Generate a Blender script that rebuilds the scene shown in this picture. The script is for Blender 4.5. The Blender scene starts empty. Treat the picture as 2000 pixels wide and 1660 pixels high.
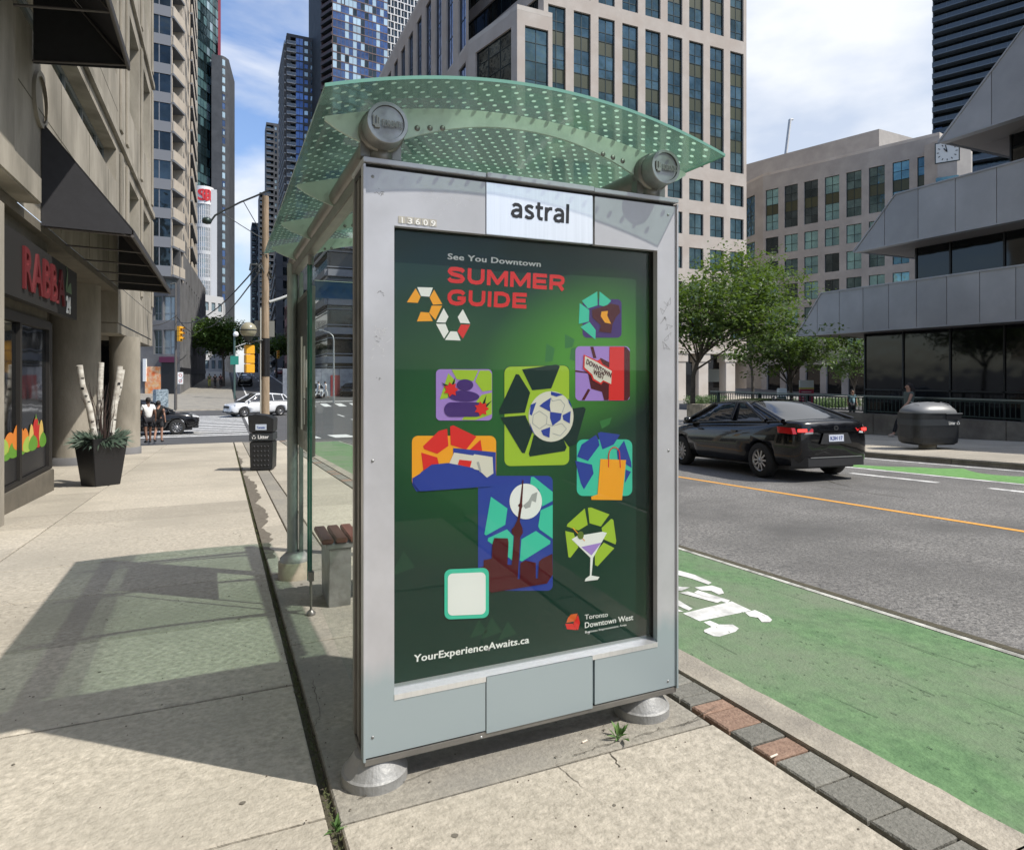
import bpy, bmesh, math, random
from mathutils import Vector, Matrix
R=math.radians
random.seed(7)
sc=bpy.context.scene; COL=sc.collection
# ------------------------------------------------ camera, sky, sun, exposure
F=1272.;CX=1000.;HY=735.;CH=1.5
AL=math.atan(563/F);sa,ca=math.sin(AL),math.cos(AL)
cam=bpy.data.objects.new('camera',bpy.data.cameras.new('camera'));COL.objects.link(cam);sc.camera=cam
cam.location=(0,0,CH);cam.rotation_euler=(R(90),0,-AL)
cam.data.sensor_width=36;cam.data.lens=F/2000*36;cam.data.shift_y=(HY-830)/2000
cam.data.clip_start=.05;cam.data.clip_end=3000
SUN=Vector((1.31,-1.16,2.30)).normalized()
sun=bpy.data.objects.new('sun',bpy.data.lights.new('sun','SUN'));COL.objects.link(sun)
sun.data.energy=4.7;sun.data.angle=R(.53);sun.data.color=(1,.95,.87)
sun.rotation_euler=SUN.to_track_quat('Z','Y').to_euler()
W=bpy.data.worlds.new('World');sc.world=W;W.use_nodes=True
nt=W.node_tree;N=nt.nodes;L=nt.links;N.clear()
def nd(t,**k):
    n=N.new(t)
    for a,b in k.items(): setattr(n,a,b)
    return n
sky=nd('ShaderNodeTexSky',sky_type='NISHITA',sun_disc=False)
sky.sun_elevation=math.asin(SUN.z);sky.sun_rotation=math.atan2(SUN.x,SUN.y)
sky.air_density=1.3;sky.dust_density=1.2;sky.ozone_density=2.0
tc=nd('ShaderNodeTexCoord');mp=nd('ShaderNodeMapping');mp.inputs['Scale'].default_value=(1.0,1.0,2.1);mp.inputs['Location'].default_value=(.35,.1,.2)
L.new(tc.outputs['Generated'],mp.inputs[0])
n1=nd('ShaderNodeTexNoise');n1.inputs['Scale'].default_value=3.1;n1.inputs['Detail'].default_value=9;n1.inputs['Roughness'].default_value=.52;n1.inputs['Distortion'].default_value=.35
L.new(mp.outputs[0],n1.inputs['Vector'])
sx=nd('ShaderNodeSeparateXYZ');L.new(tc.outputs['Generated'],sx.inputs[0])
m1=nd('ShaderNodeMath',operation='MULTIPLY_ADD');L.new(sx.outputs[0],m1.inputs[0]);m1.inputs[1].default_value=.19;L.new(n1.outputs['Fac'],m1.inputs[2])
cr=nd('ShaderNodeValToRGB');cr.color_ramp.elements[0].position=.40;cr.color_ramp.elements[1].position=.62
cr.color_ramp.elements[0].color=(0,0,0,1);cr.color_ramp.elements[1].color=(.93,.93,.93,1)
L.new(m1.outputs[0],cr.inputs[0])
n2=nd('ShaderNodeTexNoise');n2.inputs['Scale'].default_value=4;n2.inputs['Detail'].default_value=6;L.new(mp.outputs[0],n2.inputs['Vector'])
cc=nd('ShaderNodeMixRGB');cc.inputs[1].default_value=(6.0,6.8,8.2,1);cc.inputs[2].default_value=(9.6,9.8,10.1,1);mq=nd('ShaderNodeMapRange');mq.inputs[1].default_value=.36;mq.inputs[2].default_value=.60;L.new(n2.outputs['Fac'],mq.inputs[0]);L.new(mq.outputs[0],cc.inputs[0])
sk=nd('ShaderNodeMixRGB',blend_type='MULTIPLY');sk.inputs[0].default_value=1;sk.inputs[2].default_value=(1.45,1.55,1.85,1);L.new(sky.outputs[0],sk.inputs[1])
mx=nd('ShaderNodeMixRGB');L.new(cr.outputs[0],mx.inputs[0]);L.new(sk.outputs[0],mx.inputs[1]);L.new(cc.outputs[0],mx.inputs[2])
bg=nd('ShaderNodeBackground');bg.inputs[1].default_value=.10;L.new(mx.outputs[0],bg.inputs[0])
wo=nd('ShaderNodeOutputWorld');L.new(bg.outputs[0],wo.inputs[0])
sc.view_settings.view_transform='Standard';sc.view_settings.look='None';sc.view_settings.exposure=.12;sc.view_settings.gamma=1
sc.view_settings.use_curve_mapping=False
sc.render.engine='CYCLES'
sc.cycles.max_bounces=8;sc.cycles.transparent_max_bounces=24
# ------------------------------------------------ helpers
def gz(y):
    if y<33: return -.04*(y-2.4)
    if y<37: return -1.224-.02*(y-33)
    if y<55: return -1.30
    if y<60: return -1.30+.02*(y-55)
    return -1.2+.045*(min(y,140)-60)
def ray(px,py):
    u=(px-CX)/F;v=(HY-py)/F
    return (u*ca+sa,-u*sa+ca,v)
def dep(px,py,d):
    r=ray(px,py);return Vector((r[0]*d,r[1]*d,CH+r[2]*d))
def yp(px,py,Y):
    r=ray(px,py);d=Y/r[1];return Vector((r[0]*d,Y,CH+r[2]*d))
def xp(px,py,X):
    r=ray(px,py);d=X/r[0];return Vector((X,r[1]*d,CH+r[2]*d))
def gnd(px,py,dh=0):
    r=ray(px,py);lo,hi=.3,400.
    d=.3
    while d<300:
        if CH+r[2]*d<=gz(r[1]*d)+dh:break
        d+=.01
    return Vector((r[0]*d,r[1]*d,CH+r[2]*d))
def mat(name,c,rough=.6,metal=0,c2=None,ns=8,bump=0,bs=None,stain=None,ss=.8,rnd=0,spec=.5,coat=0,emit=0,stretch=None,obj=False,det=5):
    m=bpy.data.materials.new(name);m.use_nodes=True;t=m.node_tree;n=t.nodes;l=t.links
    b=n['Principled BSDF'];b.inputs['Roughness'].default_value=rough;b.inputs['Metallic'].default_value=metal
    b.inputs['Specular IOR Level'].default_value=spec;b.inputs['Coat Weight'].default_value=coat;b.inputs['Coat Roughness'].default_value=.03
    b.inputs['Base Color'].default_value=(*c,1)
    if emit: b.inputs['Emission Color'].default_value=(*c,1);b.inputs['Emission Strength'].default_value=emit
    if c2 or bump or stain:
        if obj: g=n.new('ShaderNodeTexCoord').outputs['Object']
        else: g=n.new('ShaderNodeNewGeometry').outputs['Position']
        if stretch:
            mp=n.new('ShaderNodeMapping');mp.inputs['Scale'].default_value=stretch;l.new(g,mp.inputs[0]);g=mp.outputs[0]
        last=None
        if c2:
            t1=n.new('ShaderNodeTexNoise');t1.inputs['Scale'].default_value=ns;t1.inputs['Detail'].default_value=det;t1.inputs['Roughness'].default_value=.65
            l.new(g,t1.inputs['Vector'])
            r=n.new('ShaderNodeValToRGB');r.color_ramp.elements[0].position=.32;r.color_ramp.elements[1].position=.68
            r.color_ramp.elements[0].color=(*c,1);r.color_ramp.elements[1].color=(*c2,1)
            l.new(t1.outputs['Fac'],r.inputs[0]);last=r.outputs[0]
        if stain:
            t2=n.new('ShaderNodeTexNoise');t2.inputs['Scale'].default_value=ss;t2.inputs['Detail'].default_value=6;t2.inputs['Roughness'].default_value=.6
            l.new(g,t2.inputs['Vector'])
            r2=n.new('ShaderNodeValToRGB');r2.color_ramp.elements[0].position=.42;r2.color_ramp.elements[1].position=.7
            l.new(t2.outputs['Fac'],r2.inputs[0])
            mm=n.new('ShaderNodeMixRGB');l.new(r2.outputs[0],mm.inputs[0])
            if last: l.new(last,mm.inputs[1])
            else: mm.inputs[1].default_value=(*c,1)
            mm.inputs[2].default_value=(*stain,1);last=mm.outputs[0]
        if rnd:
            oi=n.new('ShaderNodeObjectInfo');mr=n.new('ShaderNodeMapRange');mr.inputs[3].default_value=1-rnd;mr.inputs[4].default_value=1+rnd
            l.new(oi.outputs['Random'],mr.inputs[0]);hs=n.new('ShaderNodeHueSaturation');l.new(mr.outputs[0],hs.inputs['Value'])
            l.new(last,hs.inputs['Color']) if last else setattr(hs.inputs['Color'],'default_value',(*c,1));last=hs.outputs[0]
        if last: l.new(last,b.inputs['Base Color'])
        if bump:
            t3=n.new('ShaderNodeTexNoise');t3.inputs['Scale'].default_value=bs or ns*2;t3.inputs['Detail'].default_value=3;l.new(g,t3.inputs['Vector'])
            bp=n.new('ShaderNodeBump');bp.inputs['Strength'].default_value=bump;bp.inputs['Distance'].default_value=.01
            l.new(t3.outputs['Fac'],bp.inputs['Height']);l.new(bp.outputs[0],b.inputs['Normal'])
    elif rnd:
        oi=n.new('ShaderNodeObjectInfo');mr=n.new('ShaderNodeMapRange');mr.inputs[3].default_value=1-rnd;mr.inputs[4].default_value=1+rnd
        l.new(oi.outputs['Random'],mr.inputs[0]);hs=n.new('ShaderNodeHueSaturation');l.new(mr.outputs[0],hs.inputs['Value']);hs.inputs['Color'].default_value=(*c,1);l.new(hs.outputs[0],b.inputs['Base Color'])
    return m
def glassmat(name,tint,refl=.12,diff=0,dcol=(.5,.8,.7),rough=.02,fk=.9):
    m=bpy.data.materials.new(name);m.use_nodes=True;t=m.node_tree;n=t.nodes;l=t.links;n.clear()
    o=n.new('ShaderNodeOutputMaterial');tr=n.new('ShaderNodeBsdfTransparent');tr.inputs[0].default_value=(*tint,1)
    gl=n.new('ShaderNodeBsdfGlossy');gl.inputs['Roughness'].default_value=rough
    fr=n.new('ShaderNodeFresnel');fr.inputs[0].default_value=1.5
    mm=n.new('ShaderNodeMath');mm.operation='MULTIPLY_ADD';mm.inputs[1].default_value=fk;mm.inputs[2].default_value=refl;l.new(fr.outputs[0],mm.inputs[0]);mm.use_clamp=True
    a=tr.outputs[0]
    if diff:
        d=n.new('ShaderNodeBsdfTranslucent');d.inputs[0].default_value=(*dcol,1)
        d2=n.new('ShaderNodeBsdfDiffuse');d2.inputs[0].default_value=(*dcol,1)
        ad=n.new('ShaderNodeMixShader');ad.inputs[0].default_value=.5;l.new(d.outputs[0],ad.inputs[1]);l.new(d2.outputs[0],ad.inputs[2])
        mi=n.new('ShaderNodeMixShader');mi.inputs[0].default_value=diff;l.new(a,mi.inputs[1]);l.new(ad.outputs[0],mi.inputs[2]);a=mi.outputs[0]
    mi=n.new('ShaderNodeMixShader');l.new(mm.outputs[0],mi.inputs[0]);l.new(a,mi.inputs[1]);l.new(gl.outputs[0],mi.inputs[2]);l.new(mi.outputs[0],o.inputs[0])
    return m
class MB:
    def __init__(s): s.v=[];s.f=[];s.m=[];s.sm=[]
    def add(s,vs,fs,mi=0,smooth=False):
        o=len(s.v);s.v+= [tuple(v) for v in vs]
        for f in fs: s.f.append(tuple(i+o for i in f));s.m.append(mi);s.sm.append(smooth)
    def quad(s,a,b,c,d,mi=0): s.add([a,b,c,d],[(0,1,2,3)],mi)
    def poly(s,pts,mi=0): s.add(pts,[tuple(range(len(pts)))],mi)
    def box(s,x0,x1,y0,y1,z0,z1,mi=0):
        s.add([(x0,y0,z0),(x1,y0,z0),(x1,y1,z0),(x0,y1,z0),(x0,y0,z1),(x1,y0,z1),(x1,y1,z1),(x0,y1,z1)],
          [(0,3,2,1),(4,5,6,7),(0,1,5,4),(1,2,6,5),(2,3,7,6),(3,0,4,7)],mi)
    def obox(s,o,u,v,w,mi=0):   # origin + three edge vectors
        o,u,v,w=map(Vector,(o,u,v,w))
        s.add([o,o+u,o+u+v,o+v,o+w,o+u+w,o+u+v+w,o+v+w],[(0,3,2,1),(4,5,6,7),(0,1,5,4),(1,2,6,5),(2,3,7,6),(3,0,4,7)],mi)
    def prism(s,pts,ext,mi=0):
        n=len(pts);e=Vector(ext);p=[Vector(q) for q in pts]
        s.add(p+[q+e for q in p],[tuple(range(n))[::-1],tuple(range(n,2*n))]+[(i,(i+1)%n,(i+1)%n+n,i+n) for i in range(n)],mi)
    def tube(s,path,r,seg=8,mi=0,cap=True,smooth=True):
        P=[Vector(p) for p in path];n=len(P);rs=r if isinstance(r,(list,tuple)) else [r]*n
        rings=[];up=None
        for i in range(n):
            d=(P[min(i+1,n-1)]-P[max(i-1,0)]).normalized()
            if up is None: up=d.orthogonal().normalized()
            up=(up-d*up.dot(d));up=up.normalized() if up.length>1e-6 else d.orthogonal().normalized()
            w=d.cross(up);rings.append([P[i]+(up*math.cos(2*math.pi*k/seg)+w*math.sin(2*math.pi*k/seg))*rs[i] for k in range(seg)])
        vs=[q for rg in rings for q in rg]
        fs=[(i*seg+k,i*seg+(k+1)%seg,(i+1)*seg+(k+1)%seg,(i+1)*seg+k) for i in range(n-1) for k in range(seg)]
        s.add(vs,fs,mi,smooth)
        if cap: s.add(rings[0],[tuple(range(seg))[::-1]],mi);s.add(rings[-1],[tuple(range(seg))],mi)
    def lathe(s,c,prof,seg=24,mi=0,smooth=True,axis='z'):
        vs=[];n=len(prof)
        for r,z in prof:
            for k in range(seg):
                a=2*math.pi*k/seg
                if axis=='z': vs.append((c[0]+r*math.cos(a),c[1]+r*math.sin(a),c[2]+z))
                elif axis=='x': vs.append((c[0]+z,c[1]+r*math.cos(a),c[2]+r*math.sin(a)))
                else: vs.append((c[0]+r*math.sin(a),c[1]+z,c[2]+r*math.cos(a)))
        s.add(vs,[(i*seg+k,i*seg+(k+1)%seg,(i+1)*seg+(k+1)%seg,(i+1)*seg+k) for i in range(n-1) for k in range(seg)],mi,smooth)
    def mesh(s,name,mats):
        me=bpy.data.meshes.new(name);me.from_pydata(s.v,[],s.f)
        for m in (mats if isinstance(mats,(list,tuple)) else [mats]): me.materials.append(m)
        me.polygons.foreach_set('material_index',s.m);me.polygons.foreach_set('use_smooth',s.sm);me.update();return me
    def build(s,name,mats,parent=None,bevel=0,kind=None,label=None):
        me=s.mesh(name,mats)
        if bevel:
            b=bmesh.new();b.from_mesh(me);bmesh.ops.remove_doubles(b,verts=b.verts,dist=1e-5)
            bmesh.ops.bevel(b,geom=[e for e in b.edges if len(e.link_faces)==2 and e.calc_face_angle(0)>.6],offset=bevel,segments=2,affect='EDGES',clamp_overlap=True)
            b.to_mesh(me);b.free()
        return link(name,me,parent,kind,label)
def link(name,me,parent=None,kind=None,label=None):
    o=bpy.data.objects.new(name,me);COL.objects.link(o)
    if parent: o.parent=parent
    if kind:o['kind']=kind
    if label:o['label']=label
    return o
def thing(name,label,cat,loc=(0,0,0),rz=0,group=None):
    o=bpy.data.objects.new(name,None);COL.objects.link(o);o.location=loc;o.rotation_euler=(0,0,rz);o['label']=label;o['category']=cat
    if group:o['group']=group
    o.empty_display_size=.2
    return o
def tag(o,label,cat,group=None):
    o['label']=label;o['category']=cat
    if group:o['group']=group
    return o
def struct(name,me=None):
    o=bpy.data.objects.new(name,me);COL.objects.link(o);o['kind']='structure';return o
def dup(root,loc,rz,label,group=None):
    def cp(o,par):
        c=o.copy();COL.objects.link(c);c.parent=par
        for ch in list(kids.get(o.name,[])): cp(ch,c)
        return c
    kids={}
    for o in bpy.data.objects:
        if o.parent: kids.setdefault(o.parent.name,[]).append(o)
    r=cp(root,None);r.location=loc;r.rotation_euler=(0,0,rz);r['label']=label
    if group:r['group']=group
    return r
def textmesh(s,bold=0.0,ext=0.0,spacing=1,res=3):
    c=bpy.data.curves.new('t','FONT');c.body=s;c.size=1;c.offset=0;c.extrude=ext;c.resolution_u=res;c.space_character=spacing
    o=bpy.data.objects.new('t',c);COL.objects.link(o);bpy.context.view_layer.update()
    me=bpy.data.meshes.new_from_object(o.evaluated_get(bpy.context.evaluated_depsgraph_get()))
    bpy.data.objects.remove(o)
    if bold>.006:   # heavier weight: shifted copies of each glyph, a hair apart in depth
        b=bmesh.new();d=bold*.8
        for i,(dx,dy) in enumerate([(0,0),(d,0),(-d,0),(0,d*.7),(0,-d*.7),(d*.8,d*.5),(-d*.8,d*.5),(d*.8,-d*.5),(-d*.8,-d*.5)]):
            m2=me.copy()
            for v in m2.vertices: v.co.x+=dx;v.co.y+=dy;v.co.z=.001*(9-i)
            b.from_mesh(m2);bpy.data.meshes.remove(m2)
        b.to_mesh(me);b.free()
    return me
def fit_text(s,O,U,V,mats,name='lettering',parent=None,bold=.02,ext=0,spacing=1,shear=0):
    # fits the text into the parallelogram O, O+U, O+V
    me=textmesh(s,bold,0,spacing)
    xs=[v.co.x for v in me.vertices];ys=[v.co.y for v in me.vertices]
    x0,x1,y0,y1=min(xs),max(xs),min(ys),max(ys);O,U,V=Vector(O),Vector(U),Vector(V);n=U.cross(V).normalized()
    for v in me.vertices:
        a=(v.co.x-x0)/(x1-x0);b=(v.co.y-y0)/(y1-y0);v.co=O+U*a+V*b+n*(v.co.z*.08)
    if ext:
        b=bmesh.new();b.from_mesh(me);r=bmesh.ops.extrude_face_region(b,geom=b.faces[:])
        bmesh.ops.translate(b,verts=[g for g in r['geom'] if isinstance(g,bmesh.types.BMVert)],vec=n*ext);b.to_mesh(me);b.free()
    me.materials.clear();me.materials.append(mats)
    me.name=name
    return link(name,me,parent)
GLY={'S':(1.0,[[(.90,.73),(.80,.85),(.5,.89),(.22,.86),(.13,.71),(.25,.57),(.5,.51),(.77,.44),(.88,.29),(.78,.14),(.5,.11),(.2,.14),(.1,.28)]]),
'U':(1.0,[[(.13,1),(.13,.35),(.25,.16),(.5,.11),(.75,.16),(.87,.35),(.87,1)]]),
'M':(1.24,[[(.12,0),(.12,1)],[(.14,.93),(.62,.18),(1.10,.93)],[(1.12,1),(1.12,0)]]),
'E':(.92,[[(.13,0),(.13,1)],[(.13,.89),(.88,.89)],[(.13,.5),(.82,.5)],[(.13,.11),(.88,.11)]]),
'R':(1.0,[[(.13,0),(.13,1)],[(.13,.89),(.65,.89),(.83,.81),(.87,.66),(.82,.51),(.65,.42),(.13,.42)],[(.58,.42),(.88,0)]]),
'G':(1.08,[[(.94,.72),(.8,.86),(.55,.89),(.28,.83),(.13,.64),(.13,.40),(.26,.18),(.52,.11),(.80,.16),(.94,.30),(.94,.46)],[(.58,.46),(1.04,.46)]]),
'I':(.26,[[(.13,0),(.13,1)]]),'D':(1.0,[[(.13,0),(.13,1)],[(.13,.89),(.52,.89),(.79,.79),(.88,.5),(.79,.21),(.52,.11),(.13,.11)]]),
'a':(.64,[[(.12,.57),(.22,.655),(.38,.655),(.49,.58),(.52,.45),(.52,0)],[(.52,.385),(.28,.375),(.13,.30),(.10,.18),(.17,.075),(.32,.055),(.45,.12),(.52,.22)]]),
's':(.54,[[(.46,.585),(.34,.655),(.20,.65),(.11,.56),(.14,.44),(.28,.36),(.42,.29),(.46,.17),(.38,.075),(.24,.05),(.07,.12)]]),
't':(.44,[[(.18,.90),(.18,.2),(.24,.09),(.40,.065)],[(.02,.64),(.40,.64)]]),'r':(.42,[[(.10,.70),(.10,0)],[(.10,.42),(.18,.58),(.29,.65),(.41,.65)]]),'l':(.2,[[(.1,1),(.1,0)]])}
def stroke_text(s,O,U,V,m,parent,th,gap=.10,name='lettering'):
    O,U,V=Vector(O),Vector(U),Vector(V);n=U.cross(V).normalized();tot=sum(GLY[c][0] for c in s)+gap*(len(s)-1);x=0;hw=th*V.length;outs=[]
    for c in s:
        mb=MB();k=0
        for pl_ in GLY[c][1]:
            P=[O+U*((x+a)/tot)+V*b for a,b in pl_]
            for a,b in zip(P,P[1:]):
                d=(b-a).normalized();w=n.cross(d)*hw;e=n*(.00003*k);k+=1;mb.quad(a-w+e,b-w+e,b+w+e,a+w+e)
            for q in P[1:-1]:
                e=n*(.00003*k);k+=1;u1=U.normalized();v1=n.cross(u1);mb.add([q+e+(u1*math.cos(R(36*i))+v1*math.sin(R(36*i)))*hw for i in range(10)],[tuple(range(10))])
        outs.append(mb.build(name,m,parent));x+=GLY[c][0]+gap
    return outs
# ------------------------------------------------ materials
M={}
def mm_(k,*a,**b): M[k]=mat(k,*a,**b);return M[k]
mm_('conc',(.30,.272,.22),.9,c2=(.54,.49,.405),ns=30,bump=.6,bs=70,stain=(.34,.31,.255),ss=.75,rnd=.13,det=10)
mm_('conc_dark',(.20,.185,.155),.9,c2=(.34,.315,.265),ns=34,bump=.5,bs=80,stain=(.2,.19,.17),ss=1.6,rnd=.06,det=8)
mm_('kerb',(.30,.27,.22),.9,c2=(.44,.40,.33),ns=36,bump=.6,bs=70,stain=(.22,.20,.17),ss=2.5,rnd=.08)
mm_('joint',(.05,.045,.03),.95,c2=(.1,.09,.06),ns=30)
mm_('asphalt',(.045,.045,.046),.9,c2=(.30,.29,.275),ns=38,bump=.9,bs=80,stain=(.10,.098,.095),ss=.6,det=6)
mm_('asphalt2',(.045,.045,.048),.85,c2=(.12,.118,.115),ns=18,bump=.4,bs=40,stain=(.07,.07,.07),ss=.5)
mm_('green',(.07,.145,.062),.8,c2=(.135,.25,.11),ns=17,bump=.6,bs=70,stain=(.165,.20,.135),ss=1.1,det=12,stretch=(1,.75,1))
mm_('green2',(.10,.25,.06),.7,c2=(.17,.35,.11),ns=12,bump=.2,bs=60)
mm_('white_line',(.62,.62,.6),.7,c2=(.82,.82,.8),ns=14,stain=(.35,.35,.34),ss=5)
mm_('old_line',(.40,.40,.36),.8,c2=(.6,.6,.55),ns=22,stain=(.2,.2,.18),ss=7)
mm_('yellow_line',(.75,.36,.06),.7,c2=(.6,.3,.06),ns=9)
mm_('brick_grey',(.14,.137,.118),.9,c2=(.23,.222,.195),ns=55,bump=.6,bs=90,rnd=.16)
mm_('brick_red',(.20,.125,.09),.9,c2=(.31,.205,.15),ns=45,bump=.6,bs=90,rnd=.15)
mm_('alu',(.48,.48,.50),.36,.3,c2=(.56,.56,.585),ns=3,stain=(.43,.43,.445),ss=2.2)
mm_('alu_dark',(.20,.195,.185),.4,.6,c2=(.28,.27,.25),ns=6)
mm_('plate',(.80,.82,.84),.3,.75,c2=(.88,.9,.92),ns=90,stretch=(1,1,.02))
mm_('black_gap',(.02,.02,.02),.5)
mm_('steel',(.30,.31,.31),.45,.7,c2=(.42,.43,.43),ns=6,stain=(.22,.22,.21),ss=9)
mm_('cast',(.26,.26,.255),.55,.35,c2=(.38,.38,.37),ns=12,bump=.3,bs=50,stain=(.3,.3,.29),ss=6)
mm_('rib',(.44,.53,.46),.5,.2,c2=(.55,.64,.56),ns=9,stain=(.38,.46,.4),ss=5)
mm_('frit',(.72,.86,.80),.5)
_t=M['frit'].node_tree;_tr=_t.nodes.new('ShaderNodeBsdfTranslucent');_tr.inputs[0].default_value=(.85,.97,.92,1);_mi=_t.nodes.new('ShaderNodeMixShader');_mi.inputs[0].default_value=.6
_t.links.new(_t.nodes['Principled BSDF'].outputs[0],_mi.inputs[1]);_t.links.new(_tr.outputs[0],_mi.inputs[2]);_t.links.new(_mi.outputs[0],_t.nodes['Material Output'].inputs[0])
mm_('wood_red',(.10,.03,.02),.5,c2=(.17,.06,.04),ns=5,stretch=(1,.1,1))
mm_('foot_conc',(.34,.30,.23),.9,c2=(.45,.40,.31),ns=12,bump=.4,stain=(.2,.18,.14),ss=6)
mm_('black_board',(.015,.012,.01),.4)
mm_('paper',(.75,.75,.72),.8)
mm_('letter_black',(.012,.012,.014),.4)
mm_('letter_white',(.85,.85,.83),.6)
def tint_band(m,z,col):
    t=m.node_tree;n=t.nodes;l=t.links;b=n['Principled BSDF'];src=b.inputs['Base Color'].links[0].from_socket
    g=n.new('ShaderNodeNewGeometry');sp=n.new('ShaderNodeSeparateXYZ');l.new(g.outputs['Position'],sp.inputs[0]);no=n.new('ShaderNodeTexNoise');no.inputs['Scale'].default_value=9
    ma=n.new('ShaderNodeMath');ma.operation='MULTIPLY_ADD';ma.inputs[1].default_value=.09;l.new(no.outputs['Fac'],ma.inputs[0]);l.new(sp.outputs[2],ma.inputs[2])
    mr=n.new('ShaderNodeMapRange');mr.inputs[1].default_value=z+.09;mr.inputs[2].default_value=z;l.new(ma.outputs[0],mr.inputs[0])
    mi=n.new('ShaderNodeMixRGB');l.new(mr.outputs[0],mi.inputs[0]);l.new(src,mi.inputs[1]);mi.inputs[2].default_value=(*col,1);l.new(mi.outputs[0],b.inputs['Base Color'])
tint_band(M['alu'],.42,(.36,.43,.455))  # frame metal mixed to a bluer tint towards the bottom, edge broken by noise
M['roof_glass']=glassmat('roof_glass',(.72,.85,.77),.03,.18,(.38,.58,.53),fk=.7)
M['wall_glass']=glassmat('wall_glass',(.97,.985,.975),.0,fk=.055)
M['poster_glass']=glassmat('poster_glass',(.99,1,.99),.0,fk=.42)
M['edge_glass']=mat('edge_glass',(.04,.13,.10),.2)
# ------------------------------------------------ ground and street
def strip(x0,x1,y0,y1,dh,step=1.5,xf0=None,xf1=None,nx=1):
    mb=MB();n=max(1,int(round((y1-y0)/step)));vs=[];fs=[]
    for i in range(n+1):
        y=y0+(y1-y0)*i/n
        a=xf0(y) if xf0 else x0;b=xf1(y) if xf1 else x1
        for k in range(nx+1): vs.append((a+(b-a)*k/nx,y,gz(y)+dh))
    for i in range(n):
        for k in range(nx): q=i*(nx+1)+k;fs.append((q,q+1,q+nx+2,q+nx+1))
    mb.add(vs,fs,0,True);return mb
RD=-.12
struct('ground',strip(-220,300,-60,420,-.30,4,nx=2).mesh('ground',M['asphalt2']))
struct('road',strip(2.29,14.2,-14,27,RD,1).mesh('road',M['asphalt']))
struct('intersection',strip(-60,90,27,59.5,RD,1.5).mesh('intersection',M['asphalt2']))
struct('far_road',strip(1.2,16,59.5,260,RD,2).mesh('far_road',M['asphalt2']))
sw=struct('sidewalk')
strip(-3.4,2.27,-8,27,-.035,1).build('joint_bed',M['joint'],sw)
tilt=-math.atan(.04)
slabc={}
def slab(par,x0,x1,y0,y1,m='conc',g=.009,dz=0,th=.05,name='slab',bev=.006):
    w,l=x1-x0-2*g,y1-y0-2*g;k=(round(w,3),round(l,3),m,th)
    if k not in slabc:
        mb=MB();mb.box(-w/2,w/2,-l/2,l/2,-th,0)
        me=mb.mesh(name,M[m])
        b=bmesh.new();b.from_mesh(me);bmesh.ops.bevel(b,geom=[e for e in b.edges if all(v.co.z>-.001 for v in e.verts)],offset=bev,segments=1,affect='EDGES');b.to_mesh(me);b.free();slabc[k]=me
    o=link(name,slabc[k],par);yc=(y0+y1)/2;o.location=((x0+x1)/2,yc,gz(yc)+dz);o.rotation_euler=(tilt if yc<34 else 0,0,0)
    return o
ys=[-1.2,-.05,1.1,2.28]
while ys[-1]<26: ys.append(ys[-1]+1.15)
for a,b in zip(ys,ys[1:]):
    b=min(b,26.5)
    slab(sw,-1.88,.325,a,b,dz=random.uniform(-.002,.002))
    if a>10: slab(sw,-3.1,-1.88,a,b)
    else: slab(sw,-2.95,-1.88,a,b)
for a,b in [(-1.2,.55),(.55,2.22)]:
    slab(sw,.348,1.93,a,b)
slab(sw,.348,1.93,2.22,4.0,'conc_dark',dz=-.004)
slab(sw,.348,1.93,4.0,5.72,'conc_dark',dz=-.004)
for i in range(18):
    a=5.72+i*1.15
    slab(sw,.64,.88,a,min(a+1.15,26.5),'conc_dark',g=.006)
    slab(sw,.88,1.93,a,min(a+1.15,26.5))
    slab(sw,.348,.64,a,min(a+1.15,26.5))
# worn dark patch strip beside the long joint
mb=MB();pl=[];pr=[]
rgp=random.Random(21);wv_=.1
for i in range(170):
    y=6.3+i*.09;wv_=min(.17,max(.0,wv_+rgp.uniform(-.035,.035)));pl.append((.352,y,gz(y)+.003));pr.append((.354+wv_,y+rgp.uniform(-.02,.02),gz(y)+.003))
for i in range(169):
    if pr[i][0]-pl[i][0]>.015 or pr[i+1][0]-pl[i+1][0]>.015: mb.quad(pl[i],pr[i],pr[i+1],pl[i+1])
mb.build('patch_strip',mat('patch_dark',(.10,.085,.065),.9,c2=(.17,.15,.12),ns=20,bump=.4),sw)
# paver row and kerb
pv=struct('paver_row')
by=[-1.0,-.7,-.4,-.12,.16,.44,.74,1.03,1.32,1.5,1.71,1.90,2.02,2.15,2.31,2.40,2.48,2.6,2.72]
while by[-1]<26: by.append(by[-1]+.25)
for i,(a,b) in enumerate(zip(by,by[1:])):
    c='brick_red' if i in (11,13,14) or (i>18 and random.random()<.12) else 'brick_grey'
    xo=.025*max(0,(2.4-a))*.3
    slab(pv,1.955,2.145,a,b,c,g=.005,dz=-.008+random.uniform(-.004,.003),name='paver',bev=.006)
strip(1.93,2.16,-1,26.5,-.055,1).build('joint_bed',M['joint'],pv)
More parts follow.
